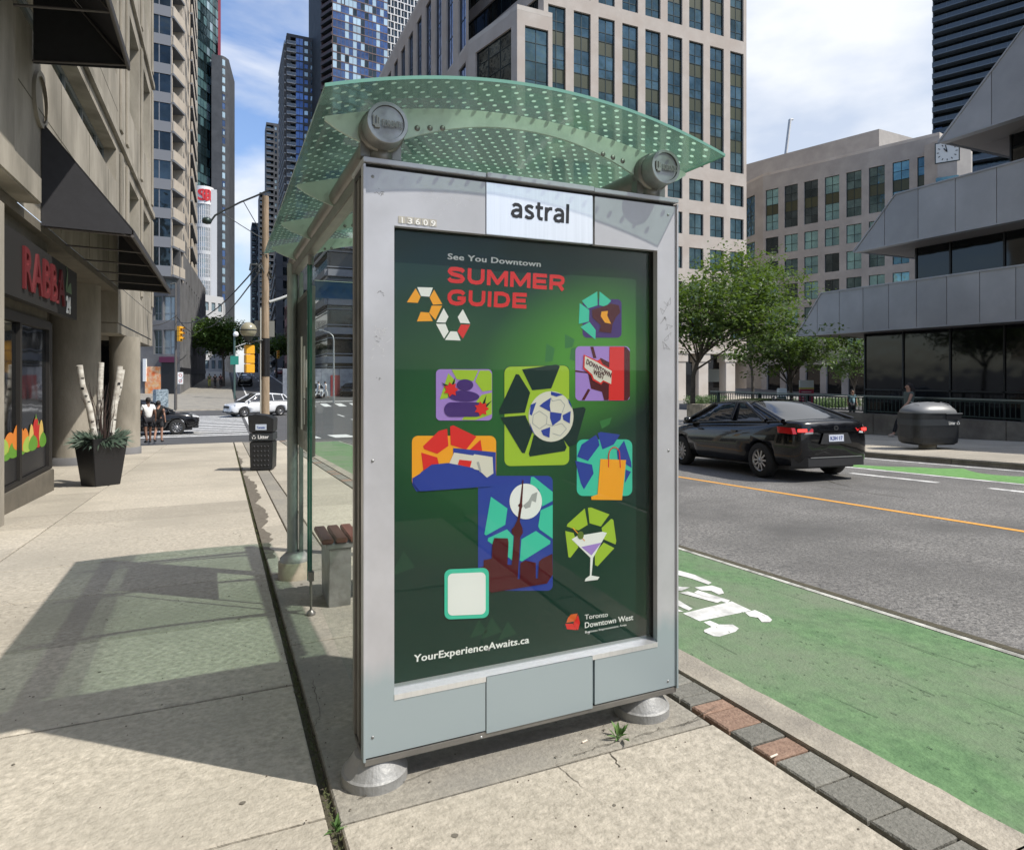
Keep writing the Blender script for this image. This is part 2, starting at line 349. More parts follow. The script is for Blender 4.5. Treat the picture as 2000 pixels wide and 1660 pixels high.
# rubber scuffs and flecks worn into the green paint
rgs=random.Random(44);mb=MB()
for i in range(1500):
    x=2.45+1.65*rgs.random()**(1.0);y=rgs.uniform(1.0,9)
    if rgs.random()>.25+.6*abs(math.sin(x*3.1+1.2))*abs(math.sin(y*.8+x)): continue
    L_=rgs.uniform(.006,.034);w=rgs.uniform(.0012,.003);a=rgs.gauss(0,.25);d=Vector((math.sin(a),math.cos(a),0))*L_;q=Vector((-math.cos(a),math.sin(a),0))*w;p=Vector((x,y,gz(y)+RD+.0075));mb.quad(p-q,p+q,p+q*.6+d,p-q*.6+d)
for i in range(14):
    x=2.6+1.4*rgs.random();y=rgs.uniform(1.2,6);L_=rgs.uniform(.2,.6);w=.0018;p=Vector((x,y,gz(y)+RD+.0072));q=Vector((w,0,0));d=Vector((rgs.uniform(-.03,.03),L_,-.04*L_));mb.quad(p-q,p+q,p+q*.4+d,p-q*.4+d)
o=struct('paint_scuffs',mb.mesh('paint_scuffs',mat('scuff',(.05,.085,.05),.9)))
kb=struct('kerb')
kx=lambda y:2.345-.0
i=0;y=-1.2
while y<26.4:
    y2=min(y+2.4,26.5);mb=MB();n=24;vs=[];fs=[]
    for j in range(n+1):
        t=y+.004+(y2-y-.008)*j/n;w=random.uniform(-.006,.006)
        vs+=[(2.15,t,gz(t)-.2),(2.15,t,gz(t)),(2.33+w,t,gz(t)-.002),(2.35+w,t,gz(t)-.018),(2.385+w*1.5,t,gz(t)+RD-.05)]
    for j in range(n):
        for k in range(4): q=j*5+k;fs.append((q+1,q,q+5,q+6))
    mb.add(vs,fs);mb.build('kerb_stone',M['kerb'],kb);y=y2
# lines: sheets about 4 mm above the road
struct('bike_lane',strip(2.37,4.16,-3,26.5,RD+.004,1).mesh('bike_lane',M['green']))
def paint(name,x0,x1,y0,y1,m='white_line',dh=.004): return struct(name,strip(x0,x1,y0,y1,RD+dh,1).mesh(name,M[m]))
paint('lane_line',4.175,4.225,-3,26.5,'old_line')
paint('road_seam',4.235,4.30,-3,26.5,'joint')
paint('centre_line',7.93,8.03,-6,26.5,'yellow_line')
paint('lane_line',11.05,11.19,7.2,8.9);paint('lane_line',11.05,11.19,5.3,6.4);paint('lane_line',11.05,11.19,2,3.2);paint('lane_line',11.05,11.19,11,26)
paint('lane_line',11.95,12.08,-3,26.5)
paint('lane_line',13.92,14.02,-3,26.5)
mb=MB()
rg=random.Random(3);P=[]
for i in range(41): P.append((12.12,-1+i*.3))
Q=[]
for i in range(41):
    y=-1+i*.3;Q.append((12.5+.45*abs(math.sin(y*.9))+.25*math.sin(y*3.1)+(.5 if 6.5<y<8.6 else 0)+rg.uniform(-.05,.05),y))
for i in range(40):
    mb.quad(*[(a,b,gz(b)+RD+.004) for a,b in (P[i],Q[i],Q[i+1],P[i+1])])
struct('bike_lane',mb.mesh('bike_lane',M['green2']))
# bicycle symbol, drawn on the road
def gp(px,py): p=gnd(px,py,RD+.009);return (p.x,p.y,p.z)
sym=MB()
z4=lambda X,Y:(1300+X/2.129,880+Y/2.129)
def spoly(pts,mb=sym): mb.poly([gp(*z4(*p)) for p in pts][::-1])
spoly([(-60,480),(52,497),(120,515),(192,548),(178,556),(110,532),(50,516),(-60,500)])
spoly([(0,560),(100,568),(66,582),(0,578)])
spoly([(58,590),(92,584),(232,624),(215,632)])
spoly([(120,568),(192,560),(232,572),(243,592),(222,598),(190,582),(150,580)])
spoly([(135,580),(268,622),(255,632),(118,590)])
spoly([(-20,612),(55,622),(112,656),(96,664),(44,640),(-20,640)])
spoly([(72,676),(275,626),(356,664),(142,708)])
spoly([(-40,655),(40,655),(75,668),(40,668),(-40,668)])
spoly([(330,672),(372,662),(425,686),(443,702),(435,712),(400,712),(385,694),(350,688)])
spoly([(158,712),(185,706),(222,722),(280,722),(305,738),(290,752),(225,772),(200,770),(160,752),(160,744),(192,732)])
struct('bike_symbol',sym.mesh('bike_symbol',M['white_line']))
# ------------------------------------------------ bus shelter
YF=2.364
sh=thing('bus_shelter','grey metal bus shelter with curved green glass roof and poster panel on its near end','bus shelter',(1.13,3.9,gz(3.9)))
def S(mb,name,m,bevel=0,label=None,par=None,kind=None):
    o=mb.build(name,m,par or sh,bevel,kind,label)
    if not par: o.matrix_parent_inverse=Matrix.Translation(-sh.location)
    return o
X0=yp(712,800,YF).x;X1=yp(1321,800,YF).x;Z0=.12;Z1=2.256
ox0=yp(770,800,YF).x;ox1=yp(1284,800,YF).x;oz0=yp(768,1357,YF).z;oz1=yp(770,441,YF).z
a0=yp(949,800,YF).x;a1=yp(1157,800,YF).x;a2=yp(1162,800,YF).x
t=.03
def cshape(x0,x1,xe,side,y=YF):   # C-shaped face panel
    if side<0: pts=[(x0,Z0),(xe,Z0),(xe,oz0),(x1,oz0),(x1,oz1),(xe,oz1),(xe,Z1),(x0,Z1)]
    else: pts=[(x0,Z0),(x0,Z1),(xe,Z1),(xe,oz1),(x1,oz1),(x1,oz0),(xe,oz0),(xe,Z0)]
    mb=MB()
    if side<0: rects=[(x0,x1,Z0,Z1),(x1,xe,Z0,oz0),(x1,xe,oz1,Z1)]
    else: rects=[(x1,x0,Z0,Z1),(xe,x1,Z0,oz0),(xe,x1,oz1,Z1)]
    mb.prism([(a,y,b) for a,b in pts],(0,t,0) ) if False else None
    n=len(pts);V=[(a,y,b) for a,b in pts]+[(a,y+t,b) for a,b in pts]
    mb.add(V,[(i,(i+1)%n,(i+1)%n+n,i+n) for i in range(n)])
    for (p,q,r,s_) in rects:
        mb.quad((p,y,r),(q,y,r),(q,y,s_),(p,y,s_));mb.quad((p,y+t,r),(p,y+t,s_),(q,y+t,s_),(q,y+t,r))
    return mb
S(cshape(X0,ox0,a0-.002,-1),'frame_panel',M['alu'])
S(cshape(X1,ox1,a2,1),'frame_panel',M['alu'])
mb=MB();mb.box(a0,a1,YF-.004,YF+t,oz1,Z1+.0);S(mb,'name_plate',M['plate'],.002)
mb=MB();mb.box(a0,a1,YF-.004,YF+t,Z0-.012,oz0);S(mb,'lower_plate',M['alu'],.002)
for za_,zb_ in ((Z0,oz0),(oz1,Z1)): mb=MB();mb.box(a1+.001,a2-.001,YF+.02,YF+.03,za_,zb_);S(mb,'dark_joint',M['black_gap'])
# bevelled sill and recess lining
mb=MB();mb.prism([(ox0,YF-.002,oz0),(ox0,YF+.06,oz0+.012),(ox0,YF+.06,oz0-.02),(ox0,YF-.002,oz0-.02)],(ox1-ox0,0,0));
mb.v=[v for v in mb.v];S(mb,'sill',M['plate'])
mb=MB();mb.box(ox0-.02,ox0-.001,YF+.031,YF+.07,oz0,oz1);mb.box(ox1+.001,ox1+.02,YF+.031,YF+.07,oz0,oz1);mb.box(ox0-.02,ox1+.02,YF+.031,YF+.07,oz1+.001,oz1+.02);S(mb,'poster_gasket',M['black_gap'])
mb=MB();mb.box(X0+.012,X1-.012,YF+.045+.03,YF+.2,Z0+.02,Z1-.01);S(mb,'case',M['alu_dark'],.004)
# side trims of the case: grooved aluminium posts
for xx,sg in ((X0,1),(X1,-1)):
    mb=MB()
    for k,(ya,yb,dx) in enumerate([(.034,.05,.0),(.056,.10,.006),(.106,.115,.0),(.12,.17,.004),(.176,.215,-.004)]):
        xa,xb=sorted((xx+sg*(dx),xx+sg*.03));mb.box(xa,xb,YF+ya,YF+yb,Z0,Z1-.004)
    S(mb,'side_profile',M['alu_dark'],.002)
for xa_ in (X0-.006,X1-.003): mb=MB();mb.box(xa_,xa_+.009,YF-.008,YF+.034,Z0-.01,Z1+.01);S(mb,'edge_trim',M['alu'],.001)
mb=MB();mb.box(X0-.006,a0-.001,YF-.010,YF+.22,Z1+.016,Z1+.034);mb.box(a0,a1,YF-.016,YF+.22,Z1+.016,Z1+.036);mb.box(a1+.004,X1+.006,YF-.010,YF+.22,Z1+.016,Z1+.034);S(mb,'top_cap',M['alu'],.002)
mb=MB();mb.box(X0,X1,YF+.02,YF+.2,Z1-.01,Z1+.015);S(mb,'dark_joint',M['black_gap'])
mb=MB();mb.box(X0,X1,YF+.0,YF+.2,Z0-.03,Z0-.006);S(mb,'bottom_rail',M['alu_dark'],.002)
# poster
YPO=YF+.062
def PP(px,py,k=0): p=yp(px,py,YPO-.0008*k);return (p.x,p.y,p.z)
pm=bpy.data.materials.new('poster_print');pm.use_nodes=True;t_=pm.node_tree;n=t_.nodes;l=t_.links;b=n['Principled BSDF'];b.inputs['Roughness'].default_value=.6;b.inputs['Specular IOR Level'].default_value=.2
g=n.new('ShaderNodeNewGeometry')
def blob(cx,cz,sx_,sz_,rot):
    mp=n.new('ShaderNodeMapping');mp.vector_type='TEXTURE';mp.inputs['Location'].default_value=(cx,YPO,cz);mp.inputs['Rotation'].default_value=(0,rot,0);mp.inputs['Scale'].default_value=(sx_,1,sz_)
    l.new(g.outputs['Position'],mp.inputs[0]);gr=n.new('ShaderNodeTexGradient');gr.gradient_type='SPHERICAL';l.new(mp.outputs[0],gr.inputs[0]);return gr.outputs['Fac']
c0=yp(1150,690,YPO);f1=blob(c0.x,c0.z,.52,.36,R(-20));c1=yp(960,820,YPO);f2=blob(c1.x,c1.z,.75,.62,0)
a_=n.new('ShaderNodeMixRGB');a_.inputs[1].default_value=(.006,.036,.024,1);a_.inputs[2].default_value=(.02,.13,.03,1);l.new(f2,a_.inputs[0])
r_=n.new('ShaderNodeValToRGB');r_.color_ramp.elements[1].position=.75;l.new(f1,r_.inputs[0])
b_=n.new('ShaderNodeMixRGB');b_.inputs[2].default_value=(.075,.31,.03,1);l.new(r_.outputs[0],b_.inputs[0]);l.new(a_.outputs[0],b_.inputs[1]);l.new(b_.outputs[0],b.inputs['Base Color'])
mb=MB();mb.box(ox0-.015,ox1+.015,YPO,YPO+.004,oz0,oz1+.015);poster=S(mb,'poster',pm)
def PC(name,c): return mat('print_'+name,c,.6,spec=.2)
C=dict(red=PC('red',(.78,.03,.025)),orange=PC('orange',(1.0,.42,.02)),white=PC('white',(.92,.93,.9)),lime=PC('lime',(.40,.60,.04)),dark=PC('dark',(.006,.03,.024)),
 purple=PC('purple',(.42,.26,.70)),dpurple=PC('dpurple',(.07,.03,.19)),blue=PC('blue',(.03,.06,.36)),teal=PC('teal',(.06,.62,.42)),brown=PC('brown',(.09,.008,.012)),cream=PC('cream',(.78,.75,.64)),
 grey=PC('grey',(.42,.43,.42)),olive=PC('olive',(.13,.2,.03)),faint=PC('faint',(.012,.060,.032)),faint2=PC('faint2',(.04,.2,.05)),dorange=PC('dorange',(.75,.14,.03)),shade=PC('shade',(.008,.05,.025)))
layer=[0]
def P_(pts,c,name='print_shape',k=None,off=(760,440,3.3208)):
    layer[0]+=1
    kk=k if k is not None else 1
    mb=MB();mb.poly([PP(off[0]+x/off[2],off[1]+y/off[2],kk) for x,y in pts][::-1])
    o=mb.build(name,C[c],poster);return o
OA=(760,440,3.3208);OB=(760,840,3.1925)
def rr(x0,y0,x1,y1,r=28,sk=0.0,n=5):   # rounded rectangle with a little shear (px)
    pts=[]
    for cx,cy,a in ((x1-r,y0+r,-90),(x1-r,y1-r,0),(x0+r,y1-r,90),(x0+r,y0+r,180)):
        for i in range(n+1):
            t=R(a+90*i/n);X=cx+r*math.cos(t);pts.append((X,cy+r*math.sin(t)+sk*(X-x0)))
    return pts
def ell(cx,cy,rx,ry,n=28,rot=0): return [(cx+rx*math.cos(2*math.pi*i/n)*math.cos(rot)-ry*math.sin(2*math.pi*i/n)*math.sin(rot),cy+rx*math.cos(2*math.pi*i/n)*math.sin(rot)+ry*math.sin(2*math.pi*i/n)*math.cos(rot)) for i in range(n)]
# two broken hexagon rings
for p,c in [([(182,402),(284,405),(262,464),(207,460)],'white'),([(172,410),(204,464),(186,504),(115,500)],'orange'),([(292,418),(345,512),(285,516),(263,470)],'orange'),
 ([(276,522),(344,522),(300,614),(260,568)],'orange'),([(205,563),(258,567),(284,622),(180,624)],'orange'),
 ([(354,538),(385,594),(366,632),(306,630)],'white'),([(478,545),(526,638),(462,634),(445,596)],'white'),([(304,640),(366,640),(386,690),(356,736)],'white'),
 ([(398,688),(440,690),(464,748),(362,744)],'white'),([(466,644),(526,646),(478,736),(444,688)],'red')]: P_(p,c)
# pastel spa card
P_(rr(300,940,668,1270),'shade',k=.5);P_(rr(304,934,668,1266),'purple')
P_([(405,937),(580,940),(548,1010),(440,1000)],'lime',k=2);P_([(588,942),(650,942),(666,965),(666,1070),(606,1078),(558,1012)],'lime',k=2);P_([(384,960),(432,1010),(380,1120),(328,1130)],'lime',k=2);P_([(600,1100),(666,1085),(666,1225),(560,1263),(470,1262),(490,1240)],'lime',k=2)
P_(ell(492,1036,54,37),'dpurple',k=3);P_(ell(484,1108,102,35,rot=.05),'dpurple',k=3);P_(rr(358,1148,610,1242,44),'dpurple',k=3)
def flower(cx,cy,r):
    pts=[]
    for i in range(14):
        a=2*math.pi*i/14;q=r if i%2==0 else r*.62;pts.append((cx+q*math.cos(a),cy+q*math.sin(a)))
    P_(pts,'red',k=4.5)
P_([(340,1020),(398,1045),(385,1068)],'dark',k=4);P_([(430,985),(420,1045),(402,1040)],'dark',k=4);P_([(632,1100),(620,1170),(604,1160)],'dark',k=4);P_([(668,1135),(625,1190),(612,1176)],'dark',k=4)
flower(402,1065,50);flower(600,1190,50)
# soccer card
P_(rr(744,915,1170,1560,40,-.02),'shade',k=.5);P_(rr(748,918,1168,1562,40,-.02),'lime')
P_([(862,935),(1085,903),(1108,915),(1052,1058),(928,1070)],'dark',k=2);P_([(822,965),(842,968),(915,1085),(880,1215),(718,1226),(714,1200)],'dark',k=2);P_([(722,1245),(884,1232),(930,1340),(880,1478),(862,1476)],'dark',k=2)
P_([(938,1360),(1130,1385),(1152,1440),(1140,1464),(912,1500),(906,1480)],'dark',k=2);P_([(1180,1190),(1262,1178),(1276,1192),(1212,1420),(1165,1436),(1110,1360)],'dark',k=2)
bcx,bcy=1050,1240
P_(ell(bcx,bcy,146,164,36),'cream',k=3)
for p in [[(1000,1150),(1050,1118),(1042,1170),(1048,1210),(975,1172)],[(1045,1210),(1120,1220),(1112,1262),(1060,1300),(1044,1250)],[(1125,1232),(1178,1205),(1172,1285),(1130,1262)],[(985,1330),(1045,1308),(1040,1378),(998,1360)],[(1050,1078),(1130,1098),(1085,1112),(1050,1100)],[(918,1165),(955,1148),(925,1235),(912,1225)],[(912,1280),(935,1335),(950,1370),(920,1320)],[(1160,1120),(1180,1160),(1186,1190),(1165,1150)]]: P_(p,'blue',k=4)
def pline(pts,w,c,k): 
    for (x0,y0),(x1,y1) in zip(pts,pts[1:]):
        d=math.hypot(x1-x0,y1-y0);nx,ny=-(y1-y0)/d*w/2,(x1-x0)/d*w/2
        P_([(x0+nx,y0+ny),(x1+nx,y1+ny),(x1-nx,y1-ny),(x0-nx,y0-ny)],c,k=k)
for pts in ([(975,1205),(1025,1240),(1020,1290),(975,1320),(930,1285),(935,1230),(975,1205)],[(1058,1140),(1110,1130),(1140,1165),(1122,1215)],[(1065,1300),(1120,1285),(1150,1320),(1110,1365),(1060,1350)],[(1050,1118),(1058,1140)],[(1020,1290),(1062,1302)]): pline(pts,4,'grey',3.6)
# teal ring card
P_(rr(1255,480,1508,730,30),'dpurple');
for p in [[(1350,430),(1352,520),(1290,540),(1250,490)],[(1365,430),(1440,490),(1405,530),(1362,518)],[(1236,505),(1298,550),(1296,625),(1230,640)],[(1300,628),(1340,680),(1338,742),(1240,660)]]: P_(p,'teal',k=2)
P_([(1315,548),(1380,530),(1440,508),(1490,520),(1500,565),(1470,600),(1450,640),(1440,700),(1360,690),(1375,650),(1320,600)],'brown',k=3);P_([(1378,560),(1420,556),(1414,585),(1440,640),(1400,632),(1372,590)],'orange',k=4)
# sign card
P_(rr(1208,785,1562,1138,30),'purple')
for p in [[(1208,940),(1300,955),(1372,860),(1430,890),(1450,1060),(1420,1135),(1395,1135),(1380,1080),(1310,1060),(1290,960),(1208,950)],[(1305,788),(1325,788),(1345,862),(1325,862)],[(1290,1060),(1305,1068),(1268,1134),(1248,1134)]]: P_(p,'brown',k=2)
P_([(1524,788),(1540,792),(1562,820),(1562,1110),(1545,1136),(1524,1136)],'brown',k=2);P_([(1430,788),(1524,788),(1524,1136),(1424,1136)],'red',k=3)
P_([(1262,838),(1350,878),(1368,868),(1385,900),(1452,940),(1448,1040),(1390,1015),(1375,1035),(1320,1005),(1310,975),(1258,930)],'red',k=4);P_([(1270,848),(1350,888),(1380,908),(1444,945),(1440,1030),(1388,1005),(1372,1022),(1328,995),(1318,968),(1268,922)],'cream',k=5)
def ptext(s,x0,y0,x1,y1,xt,yt,c,k=1,bold=.02,off=OA,spacing=1):   # baseline left, baseline right, top left
    f=lambda x,y:Vector(PP(off[0]+x/off[2],off[1]+y/off[2],k))
    o=f(x0,y0);fit_text(s,o,f(x1,y1)-o,f(xt,yt)-o,C[c],'lettering',poster,bold,0,spacing)
ptext('DOWNTOWN',1278,898,1438,990,1284,866,'brown',6,.03);ptext('WEST',1322,965,1392,1002,1328,930,'brown',6,.03)
# bed card
P_(rr(148,1365,694,1700,40),'orange')
OF=OB
def Q_(pts,c,k=1): P_(pts,c,k=k,off=OB)
Q_([(145,300),(260,230),(395,215),(660,140),(668,300),(640,350),(240,380),(170,382),(145,340)],'blue',1.5)
Q_([(212,100),(310,5),(362,-8),(370,98),(300,148),(218,118)],'red',2);Q_([(380,-22),(400,-30),(545,40),(480,122),(384,92)],'red',2);Q_([(500,125),(570,60),(580,128),(560,140)],'red',2);Q_([(200,140),(300,170),(310,210),(215,260)],'red',2)
Q_([(400,112),(665,138),(665,290),(400,210)],'blue',2.6)
Q_([(405,140),(525,158),(530,150),(645,168),(650,270),(610,296),(560,250),(375,208)],'cream',3.4);Q_([(438,184),(516,192),(505,232),(428,215)],'red',4);Q_([(545,200),(560,196),(575,255),(565,262)],'grey',4)
Q_([(265,215),(370,205),(520,235),(600,290),(640,350),(190,380),(150,330),(200,262)],'blue',4.6)
# tower card
Q_(rr(555,285,1020,1000,34,-.0),'blue',1.2)
for p in [[(635,415),(738,488),(724,590),(605,656),(594,648)],[(885,292),(900,290),(1020,385),(1020,440),(955,475),(935,370),(880,335)],[(1020,465),(1020,676),(940,620),(930,600),(945,500)],[(735,618),(775,660),(768,812),(740,790),(745,700),(660,690),(650,715),(614,690),(618,672)],[(915,628),(1006,690),(1004,708),(828,818),(815,812),(825,680)]]: Q_(p,'teal',2.2)
Q_(ell(852,444,101,111,36),'white',3)
Q_([(890,400),(925,385),(915,450),(890,440),(880,480),(850,490),(835,470),(870,440)],'grey',3.6)
Q_([(555,860),(590,850),(590,810),(640,800),(645,710),(655,672),(740,674),(745,700),(738,838),(765,840),(780,660),(765,640),(764,618),(780,600),(800,560),(812,480),(803,470),(815,455),(832,310),(838,312),(830,455),(832,475),(826,490),(815,570),(832,610),(834,640),(818,668),(802,928),(816,928),(818,828),(850,812),(915,826),(915,924),(928,924),(935,818),(955,800),(1018,770),(1020,900),(985,955),(640,1012),(555,960)],'brown',4.2)
# card left blank
Q_(rr(345,868,622,1180,38,-.04),'teal',5);Q_(rr(366,894,602,1156,30,-.04),'white',6)
# shopping bag card
Q_(rr(1170,58,1516,410,40),'teal',1.2)
for p in [[(1290,30),(1305,60),(1312,95),(1240,192),(1172,165),(1200,90)],[(1300,20),(1320,12),(1440,28),(1400,90),(1330,120)],[(1465,65),(1510,200),(1512,235),(1425,180),(1420,130)],[(1160,190),(1265,215),(1275,270),(1215,370),(1195,330)],[(1475,245),(1508,260),(1470,330)]]: Q_(p,'blue',2)
Q_([(1318,180),(1478,186),(1452,436),(1262,434),(1260,415),(1300,400)],'orange',3.4)
def arc(cx,cy,rx,ry,a0,a1,n=10): return [(cx+rx*math.cos(R(a0+(a1-a0)*i/n)),cy+ry*math.sin(R(a0+(a1-a0)*i/n))) for i in range(n+1)]
def qline(pts,w,c,k):
    for (x0,y0),(x1,y1) in zip(pts,pts[1:]):
        d=math.hypot(x1-x0,y1-y0);nx,ny=-(y1-y0)/d*w/2,(x1-x0)/d*w/2
        Q_([(x0+nx,y0+ny),(x1+nx,y1+ny),(x1-nx,y1-ny),(x0-nx,y0-ny)],c,k)
qline([(1368,232)]+arc(1405,165,36,58,180,330)+[(1442,235)],6,'red',4)
# cocktail ring
for p in [[(1220,488),(1238,590),(1180,625),(1108,600),(1112,585)],[(1240,484),(1260,482),(1374,525),(1320,600),(1250,580)],[(1385,552),(1398,560),(1416,690),(1412,712),(1338,680),(1325,610)],[(1098,628),(1150,640),(1180,730),(1130,795),(1118,790)],[(1338,700),(1404,735),(1300,848),(1284,840),(1282,770)]]: Q_(p,'lime',1.5)
Q_([(1138,680),(1170,660),(1330,633),(1358,640),(1272,795),(1262,905),(1312,915),(1300,932),(1220,942),(1225,925),(1252,905),(1255,795)],'white',2.6);Q_([(1198,728),(1325,700),(1262,780)],'purple',3.4);Q_(ell(1194,655,20,25),'olive',4);qline([(1145,608),(1220,690)],5,'orange',3.9)
# faint printed shapes
for x,y,r in ((640,1235,70),(90,830,80),(560,1240,60),(740,1250,60)): Q_([(x-r,y+r),(x,y-r),(x+r*.9,y+r*.3)],'faint',.4)
for p in [[(1020,765),(1075,800),(1060,880),(1010,890)],[(1140,705),(1205,740),(1190,790),(1140,800)],[(1180,800),(1210,790),(1205,880),(1170,870)],[(1365,1270),(1445,1245),(1430,1290),(1380,1320)]]: P_(p,'faint2',k=.4)
# words
ptext('See You Downtown',378,222,984,272,380,182,'white',1,.04,OA,1.05)
def stext(s,x0,y0,x1,y1,xt,yt,c,k=1,th=.125,off=OA):
    f=lambda x,y:Vector(PP(off[0]+x/off[2],off[1]+y/off[2],k));o=f(x0,y0);stroke_text(s,o,f(x1,y1)-o,f(xt,yt)-o,C[c],poster,th)
stext('SUMMER',374,372,1140,424,377,268,'red');stext('GUIDE',374,518,894,540,378,415,'red')
ptext('YourExperienceAwaits.ca',152,1462,872,1340,155,1400,'white',1,.035,OB,1.04)
ptext('Toronto',1220,1180,1364,1162,1220,1150,'white',1,.012,OB);ptext('Downtown West',1220,1234,1522,1182,1220,1198,'white',1,.022,OB);ptext('Business Improvement Area',1222,1270,1480,1222,1222,1252,'white',1,.008,OB)
Q_([(1134,1148),(1175,1142),(1160,1190),(1105,1200),(1115,1170)],'dorange',1);Q_([(1178,1150),(1190,1200),(1178,1246),(1152,1225),(1150,1200)],'red',1);Q_([(1098,1206),(1145,1205),(1170,1245),(1110,1240)],'red',1)
mb=MB();mb.box(ox0-.01,ox1+.01,YF+.035,YF+.041,oz0+.0,oz1+.01);S(mb,'poster_glass',M['poster_glass'])
for (px_,py_) in ((728,345),(728,1440),(940,1440),(955,1268),(1150,1236),(1305,420),(1305,1330),(728,900),(1306,880)):
    c_=yp(px_,py_,YF-.001);mb=MB();mb.lathe((c_.x,YF-.001,c_.z),[(0,-.002),(.0045,-.0015),(.006,.001)],12,axis='y');S(mb,'screw',M['steel'])
# lettering on the frame
def S2(o): o.matrix_parent_inverse=Matrix.Translation(-sh.location);return o
def ft(s,pa,pb,pt,m,bold=.02,y=YF-.0055,ext=.0008):
    o=yp(*pa,y);return S2(fit_text(s,o,yp(*pb,y)-o,yp(*pt,y)-o,m,'lettering',sh,bold,ext))
o_=yp(997,424,YF-.0055)
for o in stroke_text('astral',o_,yp(1112,437,YF-.0055)-o_,yp(998,385,YF-.0055)-o_,M['letter_black'],sh,.082,.04): S2(o)
mb=MB()
for i in range(5):
    xa=778+i*15.2;A,B=yp(xa,422+i*1.6,YF-.001),yp(xa+14,437+i*1.6,YF-.001);mb.box(A.x,B.x,YF-.0015,YF-.0003,B.z,A.z)
S(mb,'number_sticker',mat('sticker',(.5,.48,.42),.6,c2=(.38,.36,.32),ns=60))
for i,c in enumerate('13609'):
    xa=780+i*15.2+(3 if c=='1' else 0);w1_=3.5 if c=='1' else 10
    ft(c,(xa+1,436+i*1.6),(xa+w1_,437+i*1.6),(xa+1,424+i*1.6),M['letter_white'],.03,YF-.0022,0)
# scratches and graffiti on the frame
rg=random.Random(5);mb=MB()
def scr(pts,w):
    for (x0,y0),(x1,y1) in zip(pts,pts[1:]):
        a,b=yp(x0,y0,YF-.0006),yp(x1,y1,YF-.0006);d=(b-a);nrm=Vector((-d.z,0,d.x)).normalized()*w
        mb.quad(a+nrm,b+nrm,b-nrm,a-nrm)
for s_ in range(6):
    x,y=1303+rg.uniform(-9,5),590+s_*17;pts=[(x,y)]
    for k in range(6): pts.append((x+rg.uniform(-8,8),y+rg.uniform(-9,9)))
    scr(pts,.0006)
for c_ in [(740,372),(748,380),(745,570),(736,660),(738,735)]:
    for k in range(4):
        x,y=c_[0]+rg.uniform(-6,6),c_[1]+rg.uniform(-6,6);scr([(x,y),(x+rg.uniform(-5,7),y+rg.uniform(-3,5))],.001)
S(mb,'scratches',mat('scratch_dark',(.22,.22,.22),.7),kind='stuff')
mb=MB()
for k in range(70):
    x,y=rg.gauss(868,30),rg.gauss(385,16)
    if x<940: scr([(x,y),(x+rg.uniform(-9,9),y+rg.uniform(-5,5))],.0004)
for k in range(26):
    x,y=728+rg.uniform(0,30),rg.uniform(640,700);scr([(x,y),(x+rg.uniform(-12,12),y+rg.uniform(-9,9))],.0006)
S(mb,'scratches',mat('scratch_pale',(.62,.62,.62),.5),kind='stuff')
# roof frame
XA,XB=.53,1.73;XC=1.13
def zt(y): return .016*(y-2.3)
def beam(xx):
    mb=MB();mb.tube([(xx,2.42,2.385+zt(2.42)),(xx,5.62,2.385+zt(5.62))],.047,16);S(mb,'roof_beam',M['alu_dark'])
    mb=MB();mb.box(xx-.03,xx+.03,2.62,5.6,2.27,2.33);mb.v=[(a,b_,c+zt(b_)) for a,b_,c in mb.v];S(mb,'gutter_rail',M['alu_dark'],.004)
    mb=MB();mb.lathe((xx,2.285,2.396),[(0,.0),(.058,.0),(.060,.004),(.060,-.006),(.072,-.006),(.074,.0),(.074,.10),(.066,.12),(.066,.15)],48,axis='y',smooth=False);S(mb,'end_cap',M['steel'])
    o=Vector((xx-.053,2.278,2.378));S2(fit_text('TORONTO',o+Vector((.03,0,0)),Vector((.078,0,0)),Vector((0,0,.026)),M['cast'],'lettering',sh,.02,.003))
    mb=MB();mb.box(xx-.053,xx-.047,2.276,2.284,2.378,2.414);mb.box(xx-.047,xx-.028,2.276,2.284,2.372,2.384);mb.box(xx-.041,xx-.036,2.276,2.284,2.384,2.414);mb.box(xx-.034,xx-.029,2.276,2.284,2.384,2.408);S(mb,'emblem',M['cast'])
    mb=MB();mb.tube([(xx,2.40,2.27),(xx,2.40,2.345)],.045,12);mb.box(xx-.075,xx+.075,2.385,2.43,2.30,2.36);mb.lathe((xx,2.36,2.396),[(.07,0),(.082,0),(.082,.06),(.07,.06)],24,axis='y');S(mb,'bracket',M['alu_dark'],.002)
beam(XA);beam(XB)
def arch(x,e=0): return 2.44+e+.135*(1-((x-XC)/.83)**2)
